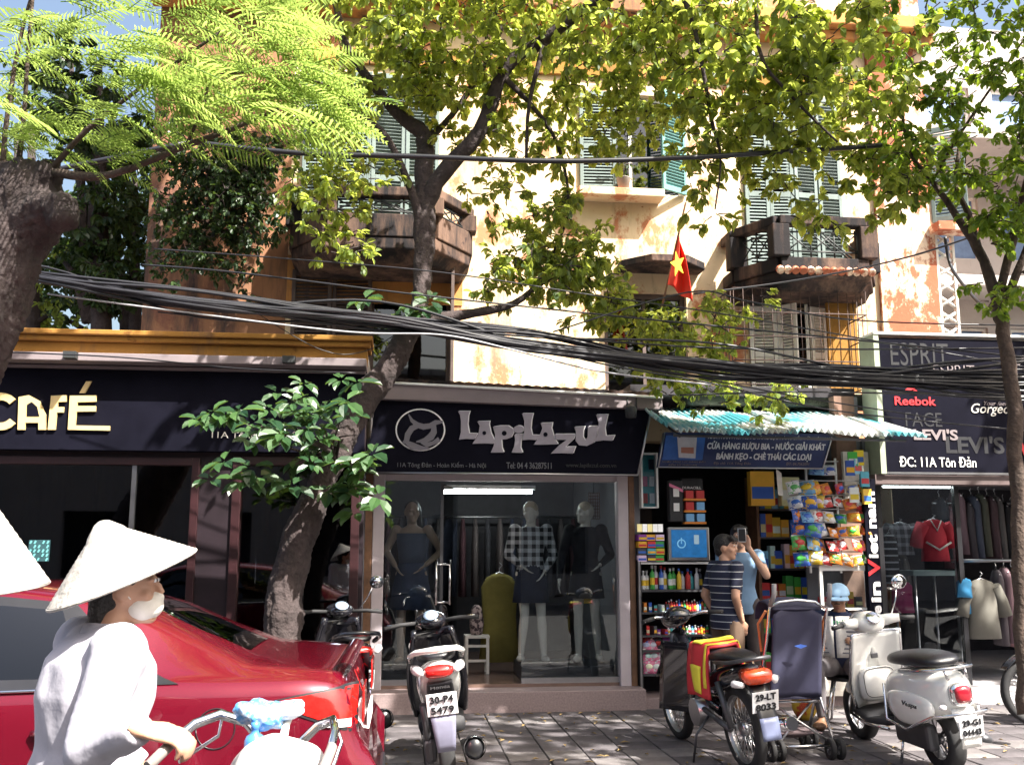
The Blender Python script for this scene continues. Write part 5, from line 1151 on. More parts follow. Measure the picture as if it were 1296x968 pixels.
# ------------------------------------------------------------------ overhead cables
def cable(pts, r, label, group, m='cable', name='overhead_cable'):
    P = [px(*p) for p in pts]; out = []
    for i in range(len(P)-1):
        p0, p1, p2, p3 = P[max(i-1, 0)], P[i], P[i+1], P[min(i+2, len(P)-1)]
        for k in range(7):
            t = k/7; out.append(.5*((2*p1)+(-p0+p2)*t+(2*p0-5*p1+4*p2-p3)*t*t+(-p0+3*p1-3*p2+p3)*t**3))
    out.append(P[-1]); o = MB().tube(out, r, 6).build(name, M[m]); return tag(o, label, 'cable', group)
for i in range(38):
    j = lambda s: random.gauss(0, s)
    sp = .62 if i < 28 else 2.0
    y = lambda Y: Y+random.uniform(-.08, .08)
    cable([(-120, 322+j(4*sp), y(7.6)), (60, 352+j(5*sp), y(7.6)), (250, 383+j(5*sp), y(7.7)), (480, 405+j(6*sp), y(7.85)), (680, 437+j(6*sp), y(8.0)), (900, 462+j(6*sp), y(8.1)), (1080, 476+j(7*sp), y(8.2)), (1296, 480+j(12*sp), y(8.3)), (1480, 470+j(14*sp), y(8.4))], random.choice([.010, .013, .016, .008]), 'black cable in the thick sagging bundle above the shop signs', 'cables of the main bundle')
cable([(240, 180, 7.4), (380, 194, 7.4), (520, 198, 7.4), (700, 204, 7.4), (860, 200, 7.5), (1000, 192, 7.6), (1115, 184, 7.8)], .021, 'thick black cable strung high across the second floor windows', None)
cable([(-50, 240, 7.3), (240, 180, 7.4)], .02, 'thick black cable end running into the feathery leaves', None)
HC = [([(195, 315, 8), (370, 328, 8), (560, 345, 8), (760, 375, 8.1), (900, 395, 8.2), (1100, 430, 8.3), (1330, 470, 8.4)], .006, 'thin cable crossing just under the left balcony'),
      ([(180, 335, 8), (300, 345, 8), (520, 372, 8), (760, 398, 8.2), (960, 418, 8.2), (1330, 455, 8.3)], .008, 'cable crossing the dark first floor window, second below the balcony'),
      ([(700, 420, 8), (870, 370, 8.2), (950, 382, 8.2), (1080, 405, 8.3), (1296, 412, 8.4)], .007, 'thin cable passing just below the red flag'),
      ([(878, 372, 10), (1000, 356, 10), (1110, 335, 9.8), (1200, 310, 9.4), (1330, 262, 9)], .010, 'cable rising to the right in front of the right balcony'),
      ([(1196, 300, 9.4), (1205, 340, 9.4), (1240, 385, 8.6), (1262, 402, 8.1)], .016, 'thick drooping cable looped to the slim tree trunk'),
      ([(-40, 444, 7.8), (150, 452, 7.8), (300, 466, 7.9), (450, 472, 7.9)], .006, 'thin cable along the cafe soffit'),
      ([(500, 405, 7.9), (640, 430, 8), (760, 460, 8), (900, 485, 8), (1060, 520, 8.2), (1300, 545, 8.4)], .007, 'cable dipping across the front of the corrugated awning'),
      ([(740, 430, 8), (900, 440, 8.1), (1100, 442, 8.2), (1320, 440, 8.3)], .008, 'cable crossing the top of the black brand board'),
      ([(860, 500, 8.1), (1000, 496, 8.1), (1150, 498, 8.2), (1320, 500, 8.3)], .008, 'cable crossing the middle of the black brand board'),
      ([(300, 380, 7.8), (400, 440, 7.8), (460, 445, 7.9), (520, 410, 7.9)], .004, 'slack thin wire drooping over the ochre parapet'),
      ([(200, 395, 7.7), (430, 418, 7.8), (560, 425, 7.9), (780, 458, 8.), (1000, 500, 8.2), (1190, 530, 8.3)], .006, 'thin lowest cable under the main bundle')]
for p, r, l in HC: cable(p, r, l, None)
M['cable_grey'] = mat('pale_grey_cable', (.3, .3, .32), .4, var=.1)
cable([(60, 372, 7.6), (240, 396, 7.65), (440, 420, 7.75), (560, 424, 7.8), (650, 443, 7.9), (760, 470, 7.9), (900, 487, 8.)], .008, 'pale grey cable running below the black bundle', None, 'cable_grey')
# ------------------------------------------------------------------ flag
FL = thing('flag', 'red flag with a yellow star hanging from a slanted pole on the facade', 'flag')
a = px(842, 372, 10.6); b = px(868, 256, 10.2); i_ = Matrix.Rotation(-YAW, 4, 'Z') @ Matrix.Translation(-ORG)
MB().cyl(i_ @ px(838, 388, 11.2), i_ @ b, .012, n=6).build('pole', M['wood'], FL)
T_, Bm, Lm, Rm = px(859, 300, 10.3), px(877, 392, 10.35), px(845, 360, 10.35), px(872, 340, 10.3)
def ff(s, t):
    l = T_+(Lm-T_)*t; r = T_+(px(872, 345, 10.2)-T_)*min(1, t*1.2)+(Bm-px(872, 345, 10.2))*max(0, t-.5)*1.6
    p = l+(r-l)*s; p.y += .05*math.sin(s*9+t*3); return i_ @ p
MB().grid(ff, 16, 18).build('cloth', mat('red_flag', (.78, .03, .012), .7, var=.1), FL, solid=.003)
c = i_ @ px(857, 335, 10.2); st = []
for k in range(10): r = .15 if k % 2 == 0 else .062; an = R(90+36*k+12); st.append((c.x+r*.55*math.cos(an), c.z+r*math.sin(an)))
MB().prism(st, (0, c.y-.02, 0), (1, 0, 0), (0, 0, 1), (0, .004, 0)).build('star', mat('yellow_star', (.85, .6, .02), .7, var=.05), FL)
# ------------------------------------------------------------------ vehicles
def lerp_tab(tab, x):
    if x <= tab[0][0]: return tab[0][1]
    for (a, b), (c, d) in zip(tab, tab[1:]):
        if x <= c:
            t = (x-a)/(c-a); t = t*t*(3-2*t) if False else t; return b+(d-b)*t
    return tab[-1][1]
def smooth_tab(tab, x, h=.12): return (lerp_tab(tab, x-h)+2*lerp_tab(tab, x-h*.4)+2*lerp_tab(tab, x+h*.4)+lerp_tab(tab, x+h))/6
PNT = lambda n, c, **k: mat(n, c, **k)
carp = bpy.data.materials.new('red_car_paint'); carp.use_nodes = True; t = carp.node_tree; b_ = t.nodes['Principled BSDF']
b_.inputs['Base Color'].default_value = (.15, .0035, .016, 1); b_.inputs['Metallic'].default_value = .5; b_.inputs['Roughness'].default_value = .26; b_.inputs['Coat Weight'].default_value = 1.; b_.inputs['Coat Roughness'].default_value = .008
nz = t.nodes.new('ShaderNodeTexNoise'); nz.inputs['Scale'].default_value = 900; bp = t.nodes.new('ShaderNodeBump'); bp.inputs['Strength'].default_value = .03; t.links.new(nz.outputs['Fac'], bp.inputs['Height']); t.links.new(bp.outputs[0], b_.inputs['Normal'])
M['taillight'] = mat('red_tail_lens', (.42, .010, .008), .12, var=.3, scale=30, coat=1.)
M['clearlens'] = mat('clear_lens', (.62, .6, .62), .15, var=.2, scale=60, coat=1.)
def wheel(parent, c, r, wd, ax=(0, 1, 0), spokes=10, rim='steel', name='wheel', hub=.3, wire=False, rr=.62):
    w0 = empty(name); COL.objects.unlink(w0); link(w0, parent); w0.location = c
    h = wd/2
    MB().lathe([(r*rr, -h*.8), (r*.80, -h), (r*.93, -h*.98), (r*.985, -h*.7), (r, -h*.3), (r, h*.3), (r*.985, h*.7), (r*.93, h*.98), (r*.80, h), (r*rr, h*.8), (r*rr, -h*.8)], (0, 0, 0), ax, 36).build('tyre', M['rubber'], w0)
    g = MB().lathe([(r*rr, -h*.75), (r*(rr+.02), -h*.8), (r*(rr-.04), -h*.5), (r*(rr-.06), 0), (r*(rr-.04), h*.5), (r*(rr+.02), h*.8), (r*rr, h*.75)], (0, 0, 0), ax, 36)
    axv = Vector(ax); x, y = perp(axv)
    g.lathe([(.001, -h*.6), (r*.17, -h*.55), (r*.17, h*.55), (.001, h*.6)], (0, 0, 0), ax, 16)
    for k in range(spokes):
        a = 2*math.pi*k/spokes; dv = x*math.cos(a)+y*math.sin(a); tv = axv.cross(dv)
        if wire: 
            g.cyl(dv*r*.15+axv*h*.5*(1 if k % 2 else -1)+tv*r*.1, dv*r*(rr-.03), .0022, n=4)
        else:
            for s in (-1, 1):
                o0, o1 = dv*r*.1+axv*s*h*.45, dv*r*(rr-.02)+axv*s*h*.55; q = tv*r*.06
                g.add([o0-q, o0+q, o1+q*.8, o1-q*.8], [(0, 1, 2, 3) if s > 0 else (3, 2, 1, 0)])
    g.build('rim', M[rim], w0); return w0
# ---- red saloon, local x: 0 at the tail, forward +, near side is +y
CAR = empty('parked_car', (0, 0, 0), 0, 'glossy red saloon car parked at the kerb in front of the cafe', 'car')
TOP = [(0, .60), (.04, .93), (.10, 1.035), (.16, 1.062), (.3, 1.072), (.62, 1.10), (.85, 1.2), (1.15, 1.335), (1.45, 1.42), (1.8, 1.457), (2.2, 1.465), (2.55, 1.44), (2.85, 1.36), (3.2, 1.18), (3.48, 1.045), (3.6, 1.01), (4.1, .92), (4.38, .82), (4.48, .68), (4.53, .5)]
BELT = [(0, .58), (.04, .9), (.12, 1.0), (.3, 1.025), (.9, 1.02), (2., .99), (3.4, .93), (4.1, .86), (4.4, .76), (4.5, .62), (4.53, .46)]
WID = [(0, .74), (.06, .80), (.16, .845), (.35, .875), (.7, .887), (1.2, .888), (3.3, .888), (3.8, .885), (4.15, .85), (4.4, .72), (4.53, .55)]
RW = [(0, .66), (.3, .70), (.6, .70), (1.0, .60), (1.5, .565), (2.3, .57), (2.8, .60), (3.3, .69), (3.6, .72), (4.2, .66), (4.53, .4)]
ARCH = [(.93, .36), (3.58, .36)]
def sect(x):
    w_ = smooth_tab(WID, x, .05); zt = smooth_tab(TOP, x, .05); zb = min(smooth_tab(BELT, x, .05), zt-.02); wr_ = min(smooth_tab(RW, x, .08), w_*.9)
    z0 = .20+.10*max(0, 1-x/.5)+.06*max(0, (x-4.1)/.4)
    arch = 0
    for cx, r in ARCH:
        if abs(x-cx) < r: arch = max(arch, .32+math.sqrt(r*r-(x-cx)**2)*.98)
    k = (zb-z0)/.78
    P = [(w_*.955, z0), (w_*.985, z0+.07*k), (w_*.995, z0+.20*k), (w_*1.0, z0+.34*k), (w_*1.0, z0+.46*k), (w_*.988, z0+.56*k), (w_*.978, z0+.64*k), (w_*.955, z0+.72*k), (w_*.93, zb)]
    if arch: 
        P = [(p[0]+(.012 if p[1] <= arch+.03 else 0), max(p[1], arch+.004*i)) for i, p in enumerate(P)]
    re_ = max(zb+.005, zt-.055*min(1, (zt-zb)/.2))
    for t_ in (.03, .25, .5, .75, .97): P.append((w_*.905+(wr_-w_*.905)*(t_**1.15), zb+(re_-zb)*t_+.004))
    P += [(wr_*.97, re_+(zt-re_)*.35), (wr_*.86, re_+(zt-re_)*.72), (wr_*.5, re_+(zt-re_)*.95), (0, zt)]
    out = []
    for y, z in P:
        xx = x+(.075*max(0, min(1, (z-.62)/.12))*(1-x/.45) if x < .45 else 0)
        out.append(Vector((xx, y, z)))
    return out
def xs_car():
    xs = [0, .012, .03, .055, .09, .14, .2, .28, .36, .45]+[.5+.05*i for i in range(78)]+[4.40, 4.44, 4.48, 4.51, 4.53]
    for cx, r in ARCH: xs += [cx-r*math.cos(R(a)) for a in range(0, 181, 9)]
    return sorted(set(round(v, 4) for v in xs))
XS = xs_car(); SEC = [sect(x) for x in XS]; NP = len(SEC[0])
body = MB(); vs = []
for s in SEC:
    full = s+[Vector((p.x, -p.y, p.z)) for p in reversed(s[:-1])]; vs += full
nf = 2*NP-1
fs = [(i*nf+k, (i+1)*nf+k, (i+1)*nf+k+1, i*nf+k+1) for i in range(len(XS)-1) for k in range(nf-1)]
body.add(vs, fs, True); body.f.append(tuple(range(nf))); body.sm.append(False); body.f.append(tuple((len(XS)-1)*nf+k for k in range(nf-1, -1, -1))); body.sm.append(False)
bo = body.build('body', carp, CAR, recalc=True)
def surf(x, z, off=.003, s=1):
    S_ = sect(x)[:14]
    for a, b in zip(S_, S_[1:]):
        if b.z >= z > a.z or (b.z > z >= a.z):
            t_ = (z-a.z)/max(1e-6, b.z-a.z); p = a+(b-a)*t_; return Vector((p.x, s*(p.y+off), z+off*.1))
    p = S_[-1] if z > S_[-1].z else S_[0]; return Vector((p.x, s*(p.y+off), z))
def belt(x): return smooth_tab(BELT, x, .05)
def roofe(x): zt = smooth_tab(TOP, x, .05); return max(belt(x)+.005, zt-.055)
def glass_patch(xr, xf, t0, t1, off, m, name, parent, s=1, nu=14, nv=8):
    """xr/xf: functions of t giving rear/front edge"""
    def fn(a, b):
        t_ = t0+(t1-t0)*b; x = xr(t_)+(xf(t_)-xr(t_))*a; zz_ = belt(x)+(roofe(x)-belt(x))*t_; return surf(x, zz_, off, s)
    return MB().grid(fn, nu, nv).build(name, m, parent)
blk = M['blackplastic']
for s in (1, -1):
    glass_patch(lambda t_: .90+.54*t_, lambda t_: 3.30-.62*t_, .0, 1.0, .004, blk, 'window_trim', CAR, s, 40, 8)
    rw = glass_patch(lambda t_: 1.30+.22*t_, lambda t_: 2.10-.03*t_, .07, .9, .008, M['carglass'], 'rear_window', CAR, s)
    glass_patch(lambda t_: 1.02+.46*t_, lambda t_: 1.27+.23*t_, .07, .80, .008, M['carglass'], 'quarter_window', CAR, s)
    glass_patch(lambda t_: 2.19-.03*t_, lambda t_: 3.18-.56*t_, .07, .9, .008, M['carglass'], 'front_window', CAR, s, 20)
    MB().tube([surf(x, belt(x)-.004, .009, s) for x in [1.0+.1*i for i in range(24)]], .007, 6).build('belt_trim', M['chrome'], CAR)
    MB().tube([surf(x, z, .0015, s) for x, z in ((1.0, .985), (1.02, .93), (1.03, .86), (1.06, .8), (1.13, .73), (1.20, .66), (1.26, .55), (1.30, .45), (1.33, .33))], .0045, 5).build('door_gap', blk, CAR)
    MB().tube([surf(x, z, .0015, s) for x, z in ((2.13, .95), (2.13, .8), (2.13, .6), (2.14, .4), (2.15, .26))], .0045, 5).build('door_gap', blk, CAR)
    MB().tube([surf(x, z, .0015, s) for x, z in ((3.25, .92), (3.22, .75), (3.2, .5), (3.2, .28))], .0045, 5).build('door_gap', blk, CAR)
    for x in (1.40, 2.34):
        MB().tube([surf(x-.105, .825, .012, s), surf(x-.06, .828, .035, s), surf(x+.06, .828, .035, s), surf(x+.10, .825, .012, s)], [.014, .017, .017, .014], 8).build('door_handle', M['chrome'], CAR)
    # tail lamp wrapping round the corner
    def tl(a, b, s=s):
        x = .03+.43*a; zc = .90+.035*a; hh = (.098*(1-a)**.85+.003); zz_ = zc+hh*(2*b-1)*(.9 if b > .5 else 1.); return surf(x, zz_, .008, s)
    def tlo(a, b, s=s):
        x = .028+.46*a; zc = .90+.035*a; hh = (.110*(1-a)**.85+.006); return surf(x, zc+hh*(2*b-1)*(.9 if b > .5 else 1.), .0045, s)
    MB().grid(tlo, 14, 8).build('lamp_surround', M['blackplastic'], CAR)
    lamp = MB().grid(tl, 14, 8).build('tail_lamp', M['taillight'], CAR)
    MB().grid(lambda a, b, s=s: surf(.06+.15*a, .815+.035*b+.008*a, .0105, s), 8, 5).build('reverse_lens', M['clearlens'], lamp)
    # rear face half of the lamp
    MB().box(.070, .080, .44*s if s > 0 else -.70, .70 if s > 0 else .44*s, .82, .985).build('tail_lamp', M['taillight'], CAR, bevel=.012)
    MB().grid(lambda a, b, s=s: surf(.10+.12*a, .45+.06*b, .006, s), 6, 4).build('bumper_reflector', M['taillight'], CAR)
    MB().tube([surf(x, .60+.02*(x < .2), .002, s) for x in (.02, .1, .2, .3, .42, .52, .57)], .004, 5).build('bumper_gap', blk, CAR)
    MB().box(3.0, 3.12, s*.93 if s > 0 else -1.08, 1.08 if s > 0 else s*.93, .96, 1.09).build('mirror', carp, CAR, bevel=.03)
fc = surf(.72, .83, 0)
MB().tube([surf(.72+.085*math.cos(a), .83+.085*math.sin(a), .002) for a in [i*.2618 for i in range(25)]], .003, 5).build('fuel_flap', blk, CAR)
def rs(a, b):
    x = .66+.62*b; S_ = sect(x); w_ = S_[14].y*(.93); p0 = S_[14:]; y = (2*a-1)*w_; zt = smooth_tab(TOP, x, .05); e = roofe(x); return Vector((x, y, zt-(zt-e)*abs(2*a-1)**2.2*.66+.008))
MB().grid(rs, 13, 9).build('rear_screen', M['carglass'], CAR)
MB().grid(lambda a, b: Vector((2.72+.72*b, (2*a-1)*(sect(2.72+.72*b)[14].y*.93), smooth_tab(TOP, 2.72+.72*b, .05)-.05*abs(2*a-1)**2.2+.008)), 13, 9).build('windscreen', M['carglass'], CAR)
MB().box(.060, .072, -.26, .26, .70, .81).build('number_plate', M['white'], CAR, bevel=.004)
MB().grid(lambda a, b: Vector((.13+.09*b, (2*a-1)*.66, 1.062+.035*b*(1-b)*4*.6+.004)), 16, 6).build('boot_spoiler', carp, CAR)
MB().box(-.01, .05, -.60, .60, .36, .44).build('rear_valance', blk, CAR, bevel=.01)
for cx in (.93, 3.58):
    for s in (1, -1):
        wheel(CAR, (cx, s*.775, .315), .315, .205, (0, s, 0), 10, 'steel')
        MB().lathe([(.37, -.24), (.37, -.02), (.36, .0)], (cx, s*.80, .32), (0, s, 0), 30).build('wheel_arch_liner', M['matteplastic'], CAR)
MB().box(.5, 4.1, -.72, .72, .17, .24).build('underbody', M['matteplastic'], CAR)
MB().box(1.3, 1.75, -.6, .6, .35, .72).build('rear_seat', M['leather'], CAR, bevel=.05); MB().box(1.15, 1.35, -.6, .6, .5, 1.12).build('rear_seat_back', M['leather'], CAR, bevel=.06)
for y in (-.36, .36): MB().box(2.25, 2.42, y-.24, y+.24, .5, 1.12).build('front_seat_back', M['leather'], CAR, bevel=.06); MB().box(2.28, 2.38, y-.13, y+.13, 1.14, 1.3).build('head_rest', M['leather'], CAR, bevel=.04)
# nose turned left; near side (+y local) faces the camera
CAR.rotation_euler = (0, 0, R(180+6.0)); CAR.location = (-.70, 5.55, 0)

# ---- scooters and motorbikes, local x forward, rear axle at x=0
def sc_body(mb): return mb
def mirror(parent, p0, p1, s, m='blackplastic', r=.055):
    a = MB().tube([p0, (Vector(p0)+Vector(p1))/2+Vector((0, s*.02, .01)), p1], .006, 6).build('mirror_stem', M['chrome'], parent)
    MB().ell(Vector(p1)+Vector((0, s*.03, .03)), (.016, r*1.15, r), 14, 8).build('mirror', M[m], parent)
    MB().lathe([(.001, 0), (r*.85, 0), (r*.88, .004), (.001, .004)], Vector(p1)+Vector((-.014, s*.03, .03)), (-1, 0, 0), 18).build('mirror_glass', M['chrome'], parent)
def plate(parent, x, z, w_, h, lines, tilt, m=None):
    e = MB().box(-.002, .004, -w_/2, w_/2, -h/2, h/2).build('number_plate', mat('plate_white', (.7, .7, .72), .5, var=.08), parent, bevel=.003)
    e.location = (x, 0, z); e.rotation_euler = (0, tilt, 0)
    for i, s in enumerate(lines):
        zc = h*.24*(1 if i == 0 else -1)
        o = text_obj(e, s, -w_*.38, w_*.38, zc-h*.16, zc+h*.16, 0, M['blackplastic'], bold=.02)
        o.rotation_euler = (0, 0, -R(90)); o.location = (-.003, 0, 0)
def place_bike(root, rear, head):
    root.location = rear; root.rotation_euler = (0, 0, math.atan2(head[1], head[0]))
def scooter(name, label, body_m, panel_m, plate_lines, group=None, text=None, mir=(-1,)):
    S_ = empty(name, (0, 0, 0), 0, label, 'scooter', group); wb = 1.25; r = .22
    wheel(S_, (0, 0, r), r, .10, (0, 1, 0), 5, 'darksteel', rr=.7); wheel(S_, (wb, 0, r), r, .09, (0, 1, 0), 5, 'darksteel', rr=.7)
    # rear body: tapered shell
    def ring(x, z, w_, h): return ((x, 0, z), (0, w_, 0), (0, 0, h))
    MB().loft([ring(-.30, .78, .05, .03), ring(-.24, .76, .10, .07), ring(-.10, .70, .135, .11), ring(.10, .66, .15, .14), ring(.32, .60, .15, .16), ring(.50, .50, .13, .16), ring(.56, .46, .10, .12)], 20, sq=.8).build('rear_body', panel_m, S_, sub=1)
    MB().loft([ring(-.26, .68, .06, .04), ring(-.14, .60, .09, .07), ring(.06, .54, .10, .09), ring(.3, .46, .11, .1), ring(.5, .38, .12, .1)], 16, sq=.8).build('under_cowl', M['matteplastic'], S_, sub=1)
    st = MB().loft([ring(-.20, .83, .07, .02), ring(-.12, .85, .12, .03), ring(.1, .84, .14, .045), ring(.25, .80, .13, .045), ring(.4, .78, .14, .04), ring(.6, .76, .10, .035), ring(.66, .74, .05, .02)], 18, sq=.8).build('seat', M['leather'], S_, sub=1)
    MB().tube([(.10, .17, .80), (-.1, .17, .85), (-.27, .13, .885), (-.32, 0, .895), (-.27, -.13, .885), (-.1, -.17, .85), (.10, -.17, .80)], .018, 8).build('grab_rail', panel_m, S_)
    MB().tube([(-.10, .12, .868), (-.25, .1, .88), (-.29, 0, .885), (-.25, -.1, .88), (-.10, -.12, .868)], .016, 8).build('grab_rail_inner', M['chrome'], S_)
    MB().loft([ring(-.33, .755, .07, .028), ring(-.30, .76, .09, .042), ring(-.22, .755, .10, .04)], 14, sq=.7).build('tail_lamp', M['taillight'], S_)
    for s in (-1, 1): MB().loft([((-.30, s*.11, .76), (0, .02, 0), (0, 0, .02)), ((-.24, s*.135, .775), (0, .035, 0), (0, 0, .032)), ((-.14, s*.155, .78), (0, .02, 0), (0, 0, .02))], 10).build('indicator', M['clearlens'], S_)
    if text: o = text_obj(S_, text, -.06, .06, .655, .675, 0, M['steel']); o.rotation_euler = (0, 0, -R(90)); o.location = (-.29, 0, 0)
    # mudguard and plate
    MB().hexa([(-.24, -.09, .60), (-.24, .09, .60), (-.10, .09, .58), (-.10, -.09, .58), (-.31, -.08, .69), (-.31, .08, .69), (-.16, .08, .70), (-.16, -.08, .70)]).build('plate_holder', M['blackplastic'], S_, bevel=.01)
    plate(S_, -.318, .565, .19, .14, plate_lines, R(-12))
    MB().grid(lambda a, b: Vector((-.29-.02*math.sin(b*3), (a-.5)*(.16-.05*b), .50-.22*b)), 6, 6).build('mud_flap', mat('grey_flap', (.14, .14, .2), .5), S_, solid=.006)
    # floor, leg shield, front
    MB().loft([ring(.50, .30, .16, .06), ring(.75, .27, .17, .045), ring(.95, .30, .17, .06)], 14, sq=.5).build('floorboard', M['matteplastic'], S_)
    def shield(a, b):
        z = .32+.62*b; w_ = (.19+.05*math.sin(math.pi*b))*(1-.25*b); x = .98-.22*b+.07*abs(2*a-1)**2*-1; return Vector((x, (2*a-1)*w_, z))
    MB().grid(shield, 14, 12).build('leg_shield', body_m, S_, solid=.035)
    MB().loft([ring(.88, .55, .10, .16), ring(1.0, .60, .12, .2), ring(1.08, .62, .09, .16), ring(1.12, .62, .04, .08)], 16).build('front_cowl', body_m, S_, sub=1)
    MB().loft([((1.25, 0, .47), (.14, 0, 0), (0, .06, 0)), ((1.22, 0, .50), (.22, 0, -.04), (0, .07, 0)), ((1.16, 0, .53), (.1, 0, 0), (0, .05, 0))], 14).build('front_mudguard', body_m, S_)
    for s in (-1, 1): MB().cyl((1.25, s*.06, .22), (.98, s*.05, .80), .018, n=8).build('fork', M['darksteel'], S_)
    MB().loft([ring(.62, .985, .05, .03), ring(.70, 1.0, .11, .06), ring(.80, 1.0, .13, .075), ring(.88, .96, .10, .06), ring(.92, .93, .05, .03)], 16).build('handlebar_cowl', body_m, S_, sub=1)
    MB().lathe([(.001, 0), (.05, 0), (.055, .01), (.001, .012)], (.66, 0, 1.035), (-.55, 0, .8), 20).build('speedometer', mat('pale_dial', (.35, .45, .6), .2, var=.3, scale=30), S_)
    for s in (-1, 1):
        MB().tube([(.74, s*.10, .99), (.72, s*.22, .995), (.66, s*.34, .985)], [.014, .015, .016], 8).build('grip', M['rubber'], S_)
        MB().tube([(.74, s*.20, 1.0), (.72, s*.32, 1.0)], .006, 5).build('brake_lever', M['chrome'], S_)
        if s in mir: mirror(S_, (.76, s*.16, 1.0), (.72, s*.27, 1.20), s)
        MB().lathe([(.001, 0), (.022, 0), (.024, .006), (.001, .008)], (.80, s*.07, .80), (-1, 0, 0), 14).build('key_plate', M['steel'], S_)
    MB().loft([((.16, -.13, .24), (.10, 0, 0), (0, .03, 0)), ((.0, -.15, .25), (.1, 0, 0), (0, .045, 0)), ((-.2, -.165, .27), (.001, 0, .07), (0, .06, 0)), ((-.34, -.17, .29), (.001, 0, .07), (0, .06, 0)), ((-.38, -.17, .29), (.001, 0, .045), (0, .04, 0))], 14).build('exhaust', M['blackplastic'], S_)
    MB().lathe([(.066, 0), (.07, .02), (.066, .05)], (-.375, -.17, .29), (1, 0, 0), 18).build('exhaust_ring', M['chrome'], S_)
    MB().box(-.06, .42, .06, .14, .17, .33).build('engine_case', M['darksteel'], S_, bevel=.03); MB().cyl((.0, .10, .22), (-.12, .12, .55), .022, n=8).build('shock_absorber', M['darksteel'], S_)
    return S_
M['glossblack'] = mat('gloss_black_paint', (.01, .01, .014), .12, var=.1, coat=1.)
M['glosswhite'] = mat('gloss_white_paint', (.72, .72, .70), .2, var=.04, coat=1.)
s1 = scooter('scooter', 'black and white scooter with plate 30-P4 5479 parked before the boutique', M['glossblack'], M['glosswhite'], ('30-P4', '5479'), 'parked two wheelers', 'Honda', ())
place_bike(s1, px(570, 986, 6.65).to_2d().to_3d()+Vector((0, 0, PZ)), (-.10, 1)); s1.rotation_euler.x = R(-7)
s2 = scooter('scooter', 'all black scooter half hidden behind the red car', M['glossblack'], M['glossblack'], ('29-H5', '7731'), 'parked two wheelers')
place_bike(s2, Vector((-1.20, 7.75, PZ)), (-.32, .95))
